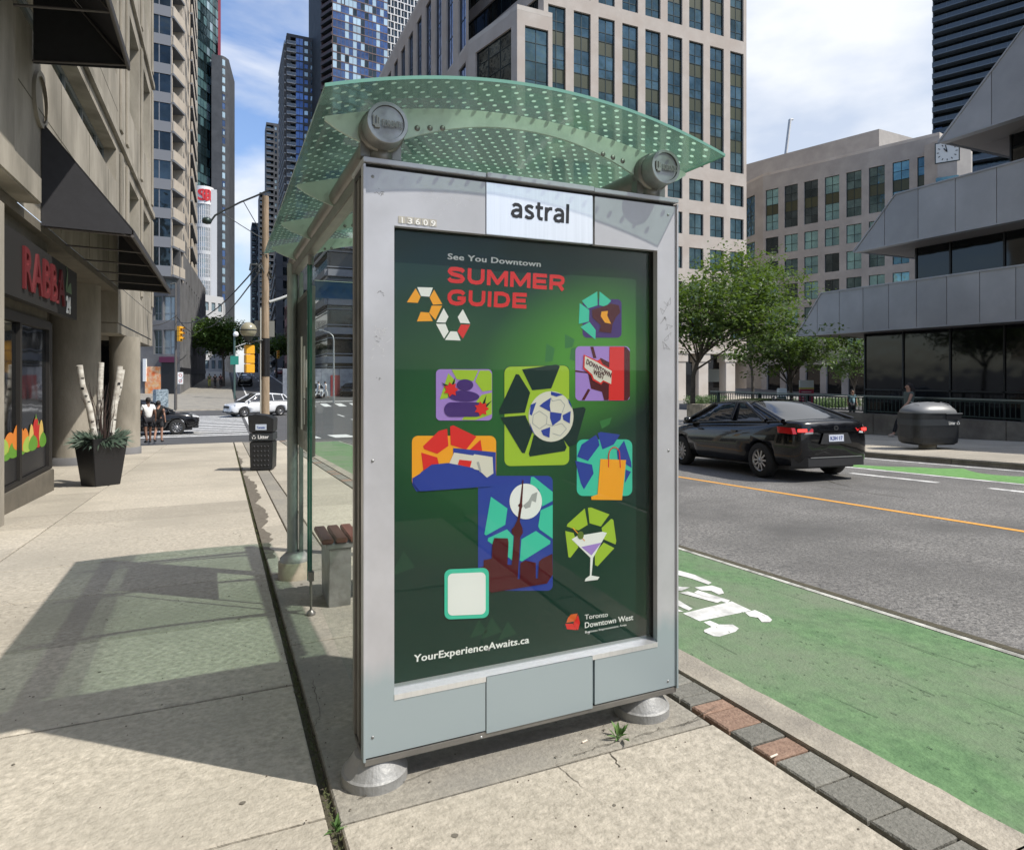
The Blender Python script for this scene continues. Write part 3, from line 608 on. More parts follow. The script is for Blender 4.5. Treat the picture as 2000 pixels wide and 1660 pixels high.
def rib(y):
    mb=MB();n=36;top=[];bot=[]
    for i in range(n+1):
        x=XC-.80+1.60*i/n
        tz=arch(x,-.022)
        u=abs(x-XC)
        if u<.6: bz=arch(x,-.022)-(.055+.085*(u/.6)**2.2)
        else:
            k=min(1,(u-.6)/.2);bz=arch(x,-.022)-(.14*(1-k)**.8+.012)
        top.append((x,y,tz+zt(y)));bot.append((x,y,bz+zt(y)))
    vs=top+bot+[(a,b_+.012,c) for a,b_,c in top+bot];m=n+1;fs=[]
    for i in range(n):
        fs+=[(i,i+1,m+i+1,m+i)[::-1],(2*m+i,2*m+i+1,3*m+i+1,3*m+i),(i,i+1,2*m+i+1,2*m+i),(m+i,3*m+i,3*m+i+1,m+i+1)]
    fs+=[(0,m,3*m,2*m),(n,2*m+n,3*m+n,m+n)]
    mb.add(vs,fs);o=S(mb,'roof_rib',M['rib'])
    mb=MB()
    for xx in (XA,XB):
        for dx in (.14,.19,.24):
            X=xx+dx*(1 if xx==XA else -1);u=abs(X-XC)
            mb.lathe((X,y-.0015,arch(X,-.022)-.075+zt(y)-(.012 if u>.6 else 0)),[(0,0),(.011,0),(.011,.003)],12,axis='y')
    S(mb,'rib_holes',M['alu_dark'],kind='stuff')
for y in (2.40,3.36,4.31,5.22): rib(y)
def roofsheet(y0,y1,off,th):
    mb=MB();nx,ny=40,8;vs=[];fs=[]
    for s_ in (0,1):
        for j in range(ny+1):
            for i in range(nx+1):
                x=XC-.83+1.66*i/nx;y=y0+(y1-y0)*j/ny;vs.append((x,y,arch(x,off)+s_*th+zt(y)))
    W_=nx+1;B=(ny+1)*W_
    for j in range(ny):
        for i in range(nx):
            q=j*W_+i;fs+=[(q,q+W_,q+W_+1,q+1),(B+q,B+q+1,B+q+W_+1,B+q+W_)]
    mb.add(vs,fs,0,True)
    ed=[]
    for i in range(nx): ed+=[(i,i+1,B+i+1,B+i),(ny*W_+i,B+ny*W_+i,B+ny*W_+i+1,ny*W_+i+1)]
    for j in range(ny): q=j*W_;ed+=[(q,B+q,B+q+W_,q+W_),(q+nx,q+nx+W_,B+q+nx+W_,B+q+nx)]
    mb.add(vs,ed,1);return mb
S(roofsheet(2.176,5.66,0,.012),'glass_roof',[M['roof_glass'],mat('roof_edge',(.16,.36,.29),.2)])
mb=MB();j=0;y=2.2
while y<5.62:
    i=0
    x=XC-.79+(.032 if j%2 else 0)
    while x<XC+.80:
        z=arch(x,-.0015)+zt(y);dz=-2*.135*(x-XC)/.83**2
        mb.add([(x+.0092*math.cos(2*math.pi*k/8),y+.0092*math.sin(2*math.pi*k/8),z+dz*.0105*math.cos(2*math.pi*k/8)) for k in range(8)],[tuple(range(8))[::-1]])
        x+=.064
    y+=.046;j+=1
S(mb,'roof_dots',M['frit'],kind='stuff')
# posts and feet
def foot(x,y,conc=False,h=.11,r=.122):
    g0=gz(y)
    mb=MB();mb.lathe((x,y,g0-.02),[(r,0),(r,.055),(r-.008,.06),(.075,.118),(.05,.125),(0,.125)],48,smooth=False) if not conc else mb.lathe((x,y,g0-.02),[(.13,0),(.13,.15),(.12,.155),(0,.155)],32)
    S(mb,'base_shoe',M['cast'] if not conc else M['foot_conc'])
    if conc:
        mb=MB();mb.lathe((x,y,g0+.13),[(.118,0),(.118,.03),(.07,.075),(.045,.08),(0,.08)],32);S(mb,'base_collar',M['cast'])
foot(X0+.055,YF+.085);foot(X1-.13,YF+.08)
mb=MB();mb.tube([(X0+.055,YF+.1,.08),(X0+.055,YF+.1,Z0)],.03,10);mb.tube([(X1-.13,YF+.1,.07),(X1-.13,YF+.1,Z0)],.03,10);S(mb,'stub_post',M['steel'])
for xx in (XA,XB):
    foot(xx,5.55,True)
    mb=MB();mb.tube([(xx-.02,5.55,gz(5.5)+.15),(xx-.02,5.55,2.36+zt(5.5))],.042,14);mb.box(xx+.03,xx+.06,5.51,5.59,gz(5.5)+.2,2.34);S(mb,'post',mat('post_grey',(.24,.28,.27),.4,.5,c2=(.32,.36,.34),ns=6),0)
# glass walls
def pane(x0,x1,y0,y1,z0,z1,name='glass_pane'):
    mb=MB();mb.box(x0,x1,y0,y1,z0,z1);return S(mb,name,M['wall_glass'])
pane(.527,.537,2.66,4.52,.12,2.27);pane(.527,.537,4.66,5.44,.12,2.25)
for yy in (4.525,):
    mb=MB();mb.box(.524,.54,yy-.006,yy+.004,gz(yy)+.13,2.28);S(mb,'glass_edge',M['edge_glass'])
mb=MB();mb.tube([(.532,4.51,gz(4.5)),(.532,4.51,.18)],.008,8);mb.lathe((.532,4.51,gz(4.5)),[(.03,0),(.03,.012),(.012,.03)],12);mb.box(.515,.549,4.49,4.53,.14,.2);mb.lathe((.532,4.51,2.24),[(.018,0),(.018,.06)],12);S(mb,'glass_support',M['alu_dark'])
mb=MB();mb.box(.524,.54,4.65,4.662,.1,2.27);S(mb,'glass_edge',M['edge_glass'])
# end wall facing up the street, with a blue film band
pane(.62,1.68,5.50,5.51,.12,2.2)
bz0=yp(620,582,5.49).z;bz1=yp(620,549,5.49).z
mb=MB();mb.box(yp(614,570,5.49).x,1.66,5.488,5.494,bz0,bz1);S(mb,'blue_band',mat('blue_film',(.012,.05,.18),.15,c2=(.07,.11,.18),ns=5,det=2))
mb=MB();mb.box(yp(614,570,5.49).x,1.66,5.484,5.496,bz1,bz1+.006);S(mb,'band_trim',M['plate'])
# map board with pasted papers
b0,b1=xp(608,790,.55),xp(581,780,.55)
mb=MB();mb.box(.545,.575,b0.y-.02,b1.y+.02,.95,2.12);S(mb,'map_board',M['alu_dark'],.004)
mb=MB();mb.box(.541,.546,b0.y+.0,b1.y-.0,1.10,2.08);mb.box(.574,.579,b0.y+.03,b1.y-.03,1.06,2.0);S(mb,'board_face',M['black_board'])
mb=MB()
for ya,yb,za,zb in ((4.78,4.87,1.42,1.62),(4.92,5.02,1.34,1.72),(4.95,5.0,1.15,1.33),(4.72,4.80,1.86,1.90),(5.1,5.2,1.1,1.8)): mb.box(.538,.541,ya,yb,za,zb)
S(mb,'paper_note',M['paper'])
# bench
bn=thing('bench','red slatted wooden bench on a grey steel base inside the bus shelter','bench',(1.1,4.78,gz(4.78)))
zb=.335
for i in range(10):
    xa=.61+i*.094;mb=MB();mb.box(xa-1.1,xa+.076-1.1,-.22,.22,.385+.1-.035,.385+.1);mb.build('slat',M['wood_red'],bn,.006)
for xx in (-.44,.40):
    mb=MB();mb.prism([(xx,-.17,0),(xx,.17,0),(xx,.2,.41),(xx,-.2,.41)],(.15,0,0));mb.build('leg',M['steel'],bn,.004)
mb=MB();mb.box(-.46,.5,-.21,.21,.412,.447);mb.build('seat_frame',M['steel'],bn,.004)
# ------------------------------------------------ buildings
def gm(name,c,rough=.09,metal=.85,wob=.12,c2=None,rnd=.25,ws=1.3):
    m=mat(name,c,rough,metal,c2=c2,ns=.35,rnd=rnd);t=m.node_tree;n=t.nodes;l=t.links;b=n['Principled BSDF']
    g=n.new('ShaderNodeNewGeometry');x=n.new('ShaderNodeTexNoise');x.inputs['Scale'].default_value=ws;x.inputs['Detail'].default_value=1;l.new(g.outputs['Position'],x.inputs['Vector'])
    bp=n.new('ShaderNodeBump');bp.inputs['Strength'].default_value=wob;bp.inputs['Distance'].default_value=.2;l.new(x.outputs['Fac'],bp.inputs['Height']);l.new(bp.outputs[0],b.inputs['Normal']);return m
M['g_teal']=gm('glass_teal',(.035,.065,.075),c2=(.10,.16,.175))
M['g_mid']=gm('glass_mid',(.08,.14,.155),c2=(.18,.27,.29))
M['g_dark']=gm('glass_dark',(.022,.032,.038),c2=(.06,.08,.09))
M['g_black']=gm('glass_black',(.008,.009,.01),metal=.0,rough=.05,rnd=.1,wob=.03)
M['g_blue']=gm('glass_blue',(.10,.16,.30),c2=(.05,.08,.16))
M['g_pale']=gm('glass_pale',(.36,.48,.55),rough=.2,metal=.4)
M['g_green']=gm('glass_green',(.20,.36,.36),c2=(.10,.19,.22),metal=.6)
M['g_grey']=gm('glass_grey',(.28,.33,.36),metal=.5,rough=.3)
mm_('spandrel',(.034,.040,.014),.35,rnd=.15)
mm_('frame_dark',(.015,.028,.03),.4,.4)
mm_('frame_grey',(.22,.24,.25),.5,.2)
mm_('cream',(.40,.355,.31),.85,c2=(.48,.43,.38),ns=.5,stain=(.40,.34,.29),ss=.35,bump=.15,bs=12)
mm_('cream_pale',(.48,.44,.39),.85,c2=(.54,.5,.45),ns=1.2,stain=(.42,.37,.32),ss=.6,bump=.15,bs=12)
mm_('stone_grey',(.33,.31,.285),.85,c2=(.40,.375,.345),ns=.5,stain=(.30,.28,.26),ss=.4)
mm_('shop_dark',(.016,.014,.012),.6)
mm_('tan',(.28,.255,.21),.9,c2=(.40,.365,.305),ns=2.2,stain=(.17,.155,.125),ss=.8,bump=.35,bs=30,stretch=(1,1,.35),det=8)
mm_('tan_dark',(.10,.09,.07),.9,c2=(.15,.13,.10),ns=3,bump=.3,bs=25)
mm_('beige_condo',(.42,.37,.31),.85,c2=(.50,.45,.38),ns=.8)
mm_('grey_conc',(.13,.13,.135),.85,c2=(.18,.18,.185),ns=.7,stain=(.10,.10,.10),ss=.4)
mm_('panel_grey',(.37,.37,.375),.45,.15,c2=(.43,.43,.435),ns=.8,stain=(.33,.33,.335),ss=.5,rnd=.08)
mm_('soffit',(.30,.27,.25),.8)
mm_('brick_dark',(.045,.05,.058),.7,c2=(.075,.08,.09),ns=.4)
mm_('slab_grey',(.16,.17,.19),.7)
mm_('slab_white',(.55,.56,.57),.7)
mm_('brown_red',(.14,.045,.035),.8,c2=(.19,.065,.05),ns=.6)
mm_('blue_slab',(.09,.055,.055),.6)
mm_('bal_glass',(.10,.12,.14),.25,.3)
def v2(p): return Vector((p[0],p[1],0))
def window_parts(ww,wh,nx,ny,fm,gms,fw=.07,split=None,dep_=.08):
    key=(round(ww,2),round(wh,2),nx,tuple(ny),fm)
    return key
wcache={}
def add_window(bld,O,u,n,ww,wh,nx=2,rows=(.7,),fm='frame_dark',gmat='g_teal',fw=.07,panes=True,name='window',spans=None):
    # O: lower-left of the opening on the glass plane
    key=(round(ww,2),round(wh,2),nx,tuple(rows),fm,fw)
    rot=math.atan2(u.y,u.x)
    if key not in wcache:
        mb=MB();d=.07
        mb.box(0,ww,-d,0,0,fw);mb.box(0,ww,-d,0,wh-fw,wh);mb.box(0,fw,-d,0,fw,wh-fw);mb.box(ww-fw,ww,-d,0,fw,wh-fw)
        for i in range(1,nx): x=ww*i/nx;mb.box(x-fw/2,x+fw/2,-d,0,fw,wh-fw)
        for r in rows: mb.box(fw,ww-fw,-d-.004,0,wh*r-fw/2,wh*r+fw/2)
        pm=MB();pw=ww/nx;pm.box(.01,pw-.01,-.03,.0,.0,1.0)
        wcache[key]=(mb.mesh('window',M[fm]),{})
    me,pc=wcache[key]
    w=link(name,me,bld);w.location=O-bld.location;w.rotation_euler=(0,0,rot)
    zs=[0]+[wh*r for r in rows]+[wh]
    if panes:
        for i in range(nx):
            for j in range(len(zs)-1):
                g=gmat
                if spans and j in spans: g='spandrel'
                if len(rows)<2 and not spans:
                    if j>0: continue
                    z0,z1=0,wh
                else: z0,z1=zs[j],zs[j+1]
                k=(g,round(z1-z0,3))
                if k not in pc:
                    pm=MB();pm.box(.012,ww/nx-.012,-.03,.0,0,z1-z0-.01);pc[k]=pm.mesh('pane',M[g])
                p=link('pane',pc[k],w);p.location=(ww*i/nx,0,z0+.005)
    else:
        k=('all',gmat)
        if k not in pc:
            pm=MB();pm.box(.01,ww-.01,-.03,0,0.01,wh-.01);pc[k]=pm.mesh('pane',M[gmat])
        p=link('pane',pc[k],w)
    return w
def facade(bld,A,B,z0,z1,cols,rows,wm,rev=.28,name='wall',mb=None,build=True):
    """wall with recessed openings; cols [(a,b)] along A->B, rows [(za,zb)]; outward normal to the right of A->B"""
    A,B=v2(A),v2(B);u=(B-A).normalized();W_=(B-A).length;n=Vector((u.y,-u.x,0))
    own=mb is None
    mb=mb or MB()
    pt=lambda a,z,d=0: A+u*a-n*d+Vector((0,0,z))-bld.location
    q=lambda a,b,c,d,da=0: mb.quad(pt(a,c),pt(b,c),pt(b,d),pt(a,d))
    z=z0
    for (za,zb) in rows:
        if za>z: q(0,W_,z,za)
        x=0
        for (a,b) in cols:
            if a>x:q(x,a,za,zb)
            mb.quad(pt(a,za),pt(a,za,rev),pt(a,zb,rev),pt(a,zb));mb.quad(pt(b,za,rev),pt(b,za),pt(b,zb),pt(b,zb,rev))
            mb.quad(pt(a,za),pt(b,za),pt(b,za,rev),pt(a,za,rev));mb.quad(pt(a,zb,rev),pt(b,zb,rev),pt(b,zb),pt(a,zb))
            x=b
        if x<W_:q(x,W_,za,zb)
        z=zb
    if z<z1:q(0,W_,z,z1)
    if own and build: mb.build(name,M[wm],bld)
    return A,u,n
def B_(mb,name,m,bld,bevel=0,kind=None,label=None):
    o=mb.build(name,m,bld,bevel,kind,label);o.matrix_parent_inverse=Matrix.Translation(-Vector(bld.location));return o
def bthing(name,label,cat,p,group=None): return thing(name,label,cat,(p[0],p[1],gz(p[1])),0,group)
# ---- cream office block
YC=62.;cr_=bthing('office_building','tall cream stone office block with teal glass windows and green spandrels behind the shelter roof','building',(45,YC))
xl=yp(1062,700,YC).x;xr=yp(1458,700,YC).x
cw=[];pxs=[1077,1132,1186,1236,1284,1330,1376,1419]
ncol=9;pitch=(xr-xl)/ncol
cols=[(pitch*i+pitch*.17,pitch*i+pitch*.85) for i in range(ncol)]
fl=[]   # storeys from the photograph's window heads
zt_=yp(1435,297,YC).z;st=(yp(1435,38,YC).z-yp(1435,297,YC).z)/4.
st=(yp(1435,37,YC).z-yp(1435,362,YC).z)/5
base=yp(1435,362,YC).z
rows=[];k=-6
zz=base-6*st
tall=[]
for i in range(-6,1): rows.append((base+i*st-2.55,base+i*st))
za=base+st-2.55;rows.append((za,base+4*st));rows.append((base+5*st-2.55,base+8*st));rows.append((base+9*st-2.55,base+10*st))
rows=[r for r in rows if r[0]>4.4]
ztop=base+10.6*st
A0,u,n=facade(cr_,(xl,YC),(xr,YC),4.2,ztop,cols,rows,'cream')
def fillrows(bld,A,u,n,cols,rows,st,rev,gl='g_teal',spl='spandrel'):
    for (za,zb) in rows:
        for (a,b) in cols:
            O=A+u*a-n*rev+Vector((0,0,za));h=zb-za
            if h>4:
                k=round((h-2.55)/st);rr_=[];sp=[]
                z=0;idx=0
                for j in range(k+1):
                    rr_.append((z+1.0)/h);idx+=1;z+=2.55
                    if j<k: rr_.append(z/h);sp.append(idx+1);rr_.append((z+st-2.55)/h);idx+=2;z+=st-2.55
                # rows order: split, head, spandrel top ...
                add_window(bld,O,u,n,b-a,h,2,tuple(rr_),gmat=gl,spans=set(3*j+2 for j in range(k)))
            else: add_window(bld,O,u,n,b-a,h,2,(.36,),gmat=random.choice([gl,gl,'g_mid']))
fillrows(cr_,A0,u,n,cols,rows,st,.28)
# right return and back
xs1=yp(1008,700,YC-.0).x
# lower chamfered corner block
zb_=yp(1012,42,YC).z
Ac=(yp(1010,700,YC-2).x,YC-2)
Ab=dep(915,700,73);Ab=(Ab.x,Ab.y)
mbx=MB();mbx.box(xl-cr_.location.x,xl+.01-cr_.location.x,0,0,0,0);
w1=xl-Ac[0]
rl=[(base+i*st-2.55+.0,base+i*st) for i in (-2,-1)]+[(base+0*st-2.55,base+3*st),(base+4*st-2.55,base+7*st-.0)]
rl=[(a,min(b,zb_-1.0)) for a,b in rl if a<zb_-4]
A1,u1,n1=facade(cr_,Ac,(xl,YC-2),4.2,zb_,[(w1*.22,w1*.88)],rl,'cream')
for (za,zb) in rl: add_window(cr_,A1+u1*w1*.22-n1*.28+Vector((0,0,za)),u1,n1,w1*.66,zb-za,2,tuple((i+1)*1.9/(zb-za) for i in range(int((zb-za)/1.9)-0) if (i+1)*1.9<zb-za-.5))
A2,u2,n2=facade(cr_,Ab,Ac,4.2,zb_,[(1.4,(v2(Ac)-v2(Ab)).length-1.0)],rl,'cream')
for (za,zb) in rl: add_window(cr_,A2+u2*1.4-n2*.28+Vector((0,0,za)),u2,n2,(v2(Ac)-v2(Ab)).length-2.4,zb-za,3,tuple((i+1)*1.9/(zb-za) for i in range(int((zb-za)/1.9)) if (i+1)*1.9<zb-za-.5),gmat='g_dark')
mb=MB();L0=cr_.location
def pol(pts,z): return [Vector((p[0],p[1],z))-L0 for p in pts]
far_left=(Ab[0],150.)
mb.prism(pol([Ab,Ac,(xl,YC-2),(xl,YC+8),(Ab[0]+.2,YC+20)],zb_+.01),(0,0,.5));mb.build('roof',M['cream_pale'],cr_)
facade(cr_,(xl,YC-2),(xl,YC),4.2,zb_,[],[],'cream')
# upper setback faces
U0=dep(905,0,84);U1=(xl,YC+.0);
ul=(v2(U1)-v2((U0.x,U0.y))).length
ru=[(zb_+1.2+i*st,zb_+3.8+i*st) for i in range(0,5)]
A3,u3,n3=facade(cr_,(U0.x,U0.y),U1,zb_,ztop,[(1.0,ul-1.0)],[r for r in ru if r[1]<ztop],'cream')
for (za,zb) in ru:
    if zb<ztop: add_window(cr_,A3+u3*1.0-n3*.28+Vector((0,0,za)),u3,n3,ul-2.,zb-za,8,(),gmat='g_dark')
# long shaded side facing the street
side_len=150-Ab[1];nc=18;pc_=side_len/nc
cs=[(pc_*i+pc_*.25,pc_*i+pc_*.8) for i in range(nc)]
rs=[(base+0*st-2.55,base+3*st),(base+4*st-2.55,base+7*st),(base+8*st-2.55,base+9.6*st)]
zside=xp(822,0,Ab[0]).z
rs=[(base+0*st-2.55,base+3*st)]+[(base+4*st-2.55,zside-2.2)]
A4,u4,n4=facade(cr_,(Ab[0],150.),Ab,4.2,zside,cs,[(base-2*st-2.55,base-st)]+rs,'cream')
for (za,zb) in [(base-2*st-2.55,base-st)]+rs:
    for (a,b) in cs: add_window(cr_,A4+u4*a-n4*.28+Vector((0,0,za)),u4,n4,b-a,zb-za,2,(.3,.62),gmat='g_blue',panes=False)
mb=MB();mb.prism(pol([(U0.x,U0.x*ray(835,0)[1]/ray(835,0)[0]),(U0.x,U0.y),U1,(xr,YC+.1),(xr,110)],ztop+.01),(0,0,.6));mb.build('roof',M['cream_pale'],cr_)
facade(cr_,(xr,YC),(xr,130),0,ztop,[],[],'cream')
yfu=U0.x*ray(835,0)[1]/ray(835,0)[0]
facade(cr_,(U0.x,yfu),(U0.x,U0.y),zside-.5,ztop,[(1.5+i*3.4,3.4+i*3.4) for i in range(int((yfu-U0.y-2)/3.4))],[(zside+1.4,ztop-1.5)],'cream')
for i in range(int((yfu-U0.y-2)/3.4)): add_window(cr_,Vector((U0.x+.28,yfu-1.5-i*3.4,zside+1.4)),Vector((0,-1,0)),None,1.9,ztop-2.9-zside,2,(.2,.4,.6,.8),gmat='g_blue',panes=False)
mb=MB();mb.prism(pol([(Ab[0],150),(Ab[0]+.01,Ab[1]),(U0.x,U0.y),(U0.x,150)],zside+.01),(0,0,.6));mb.build('roof',M['cream_pale'],cr_)
# ground storey: recessed glass, pillars, cornice band
mb=MB();g0=-1.4-L0.z
mb.box(Ab[0]-L0.x,xr-.3-L0.x,3.0,3.3,g0,4.2-L0.z);mb.build('ground_floor_glass',M['g_black'],cr_)
mb=MB();mb.box(Ac[0]-L0.x,xr+.3-L0.x,-.4,3.3,4.19-L0.z,4.6-L0.z);mb.build('cornice',M['cream_pale'],cr_)
for px in (1330,1374,1427,1300,1250):
    c=yp(px,760,YC-.2);mb=MB();mb.box(c.x-.75-L0.x,c.x+.75-L0.x,-.2,1.0,g0,4.19-L0.z);mb.box(c.x-1.0-L0.x,c.x+1.0-L0.x,-.3,1.1,3.2-L0.z,4.18-L0.z);mb.build('pillar',M['cream_pale'],cr_,.05)
mb=MB();c=yp(1400,750,YC+2.9);mb.box(c.x-2.-L0.x,c.x+1.6-L0.x,2.8,2.9,.8-L0.z,2.4-L0.z);mb.build('wall_sign',mat('dim_sign',(.25,.28,.27),.6),cr_)
# ---- beige block behind
def P2(px,d): p=dep(px,735,d);return (p.x,p.y)
b2=bthing('office_building','lower grey-beige office block with rows of square teal windows behind the trees','building',P2(1600,104))
C0=P2(1440,112);C1=P2(1490,105);C2=P2(1835,87);C3=(C2[0]+12,C2[1]+3)
zr=dep(1490,345,105).z;s2=(dep(1600,440,100).z-dep(1600,489,100).z)
l12=(v2(C2)-v2(C1)).length;nc=8;p_=l12/nc
cs=[(p_*i+p_*.15,p_*i+p_*.83) for i in range(nc)]
h0=dep(1515,370,104).z
rws=[]
for i in range(7,1,-1): rws.append((h0-i*s2-2.7,h0-i*s2))
rws=[r for r in rws if r[0]>3.5]
rws=[r for r in rws]+[(h0-s2-2.7,h0)]
A5,u5,n5=facade(b2,C1,C2,-1.3,zr,cs,rws,'stone_grey')
for (za,zb) in rws:
    for (a,b) in cs: add_window(b2,A5+u5*a-n5*.28+Vector((0,0,za)),u5,n5,b-a,zb-za,2,(.45,) if zb-za<4 else (.2,.38,.62,.8),gmat=random.choice(['g_green','g_teal','g_green','g_dark']),spans={2} if zb-za>4 else None)
l01=(v2(C1)-v2(C0)).length
A6,u6,n6=facade(b2,C0,C1,-1.3,zr,[(l01*.3,l01*.7)],rws,'stone_grey')
for (za,zb) in rws: add_window(b2,A6+u6*l01*.3-n6*.28+Vector((0,0,za)),u6,n6,l01*.4,zb-za,2,(.5,),panes=False)
facade(b2,C2,C3,-1.3,zr,[],[],'stone_grey')
mb=MB();mb.obox(A5+n5*.05+u5*.5+Vector((0,0,-1.3))-Vector(b2.location),u5*(l12-1),n5*.05,Vector((0,0,4.6)));mb.build('ground_floor_glass',M['g_black'],b2)
for i in range(9): mb=MB();mb.obox(A5+n5*.05+u5*(p_*i)+Vector((0,0,-1.3))-Vector(b2.location),u5*.9,n5*.5,Vector((0,0,4.7)));mb.build('pier',M['stone_grey'],b2)
mb=MB();Lb=b2.location
mb.prism([Vector((p[0],p[1],zr+.01))-Lb for p in (C0,C1,C2,C3,(C2[0]+20,C2[1]+40),(C0[0]+5,C0[1]+30))],(0,0,.4));mb.build('roof',M['cream_pale'],b2)
# penthouse
zp=dep(1716,288,108).z
Q0,Q1,Q2_,Q3=P2(1442,118),P2(1535,111),P2(1717,100),P2(1802,105)
mb=MB()
for a,b in ((Q0,Q1),(Q1,Q2_),(Q2_,Q3)):
    a,b=Vector((*a,zr))-Lb,Vector((*b,zr))-Lb;mb.quad(a,b,b+Vector((0,0,zp-zr)),a+Vector((0,0,zp-zr)))
mb.poly([Vector((*p,zp))-Lb for p in (Q0,Q1,Q2_,Q3,(Q3[0]+5,Q3[1]+25),(Q0[0]+5,Q0[1]+25))])
mb.build('penthouse',M['stone_grey'],b2)
mb=MB();a=Vector((*P2(1534,113),zp))-Lb
mb.build('mast',M['steel'],b2) if False else None
# clock turret
ct=bthing('clock_tower','small octagonal stone clock turret at the end of the beige office block roof','tower',P2(1855,84))
tc_=P2(1850,86);rt=dep(1895,735,84)-dep(1816,735,84);rt=rt.length/2
zt2=dep(1850,272,84).z;mb=MB()
a0_=math.atan2(-tc_[1],-tc_[0])+R(0)
L0=ct.location
oc=[(tc_[0]+rt*1.05*math.cos(a0_+R(22.5+45*i)),tc_[1]+rt*1.05*math.sin(a0_+R(22.5+45*i))) for i in range(8)]
mb.prism([Vector((*p,-1.3))-L0 for p in oc],(0,0,zt2+1.3));mb.build('tower_body',M['stone_grey'],ct)
fc=Vector((tc_[0],tc_[1],0))+Vector((math.cos(a0_),math.sin(a0_),0))*rt*.98
cd=Vector((math.cos(a0_),math.sin(a0_),0));cu=Vector((-cd.y,cd.x,0));zc=dep(1862,298,84).z
W2=(dep(1882,298,84)-dep(1845,298,84)).length/2
def cq(mb,x0,x1,z0,z1,off): O=fc+cd*off-L0;mb.quad(O+cu*x0+Vector((0,0,zc+z0)),O+cu*x1+Vector((0,0,zc+z0)),O+cu*x1+Vector((0,0,zc+z1)),O+cu*x0+Vector((0,0,zc+z1)))
mb=MB();cq(mb,-W2-.12,W2+.12,-W2-.12,W2+.12,.03);mb.build('clock_frame',M['frame_dark'],ct)
mb=MB();cq(mb,-W2,W2,-W2,W2,.06);mb.build('clock_face',mat('clock_white',(.6,.62,.6),.5),ct)
for i in range(12):
    a=R(30*i);mb=MB();O=fc+cd*.09-L0+Vector((0,0,zc));r0,r1=W2*.72,W2*.92;d1=cu*math.sin(a)+Vector((0,0,math.cos(a)));d2=cu*math.cos(a)-Vector((0,0,math.sin(a)))
    mb.quad(O+d1*r0-d2*.05,O+d1*r0+d2*.05,O+d1*r1+d2*.05,O+d1*r1-d2*.05);mb.build('hour_mark',M['letter_black'],ct)
for a,l_,w_ in ((R(-38),W2*.5,.07),(R(-12),W2*.78,.05)):
    mb=MB();O=fc+cd*.12-L0+Vector((0,0,zc));d1=-cu*math.sin(a)*-1+Vector((0,0,math.cos(a)));d2=cu*math.cos(a)-Vector((0,0,math.sin(a)));mb.quad(O-d2*w_,O+d2*w_,O+d1*l_+d2*w_,O+d1*l_-d2*w_);mb.build('clock_hand',M['letter_black'],ct)
mb=MB();cq(mb,-W2,W2,-5.2,-2.8-W2*.3,.05);mb.build('window',M['g_green'],ct)
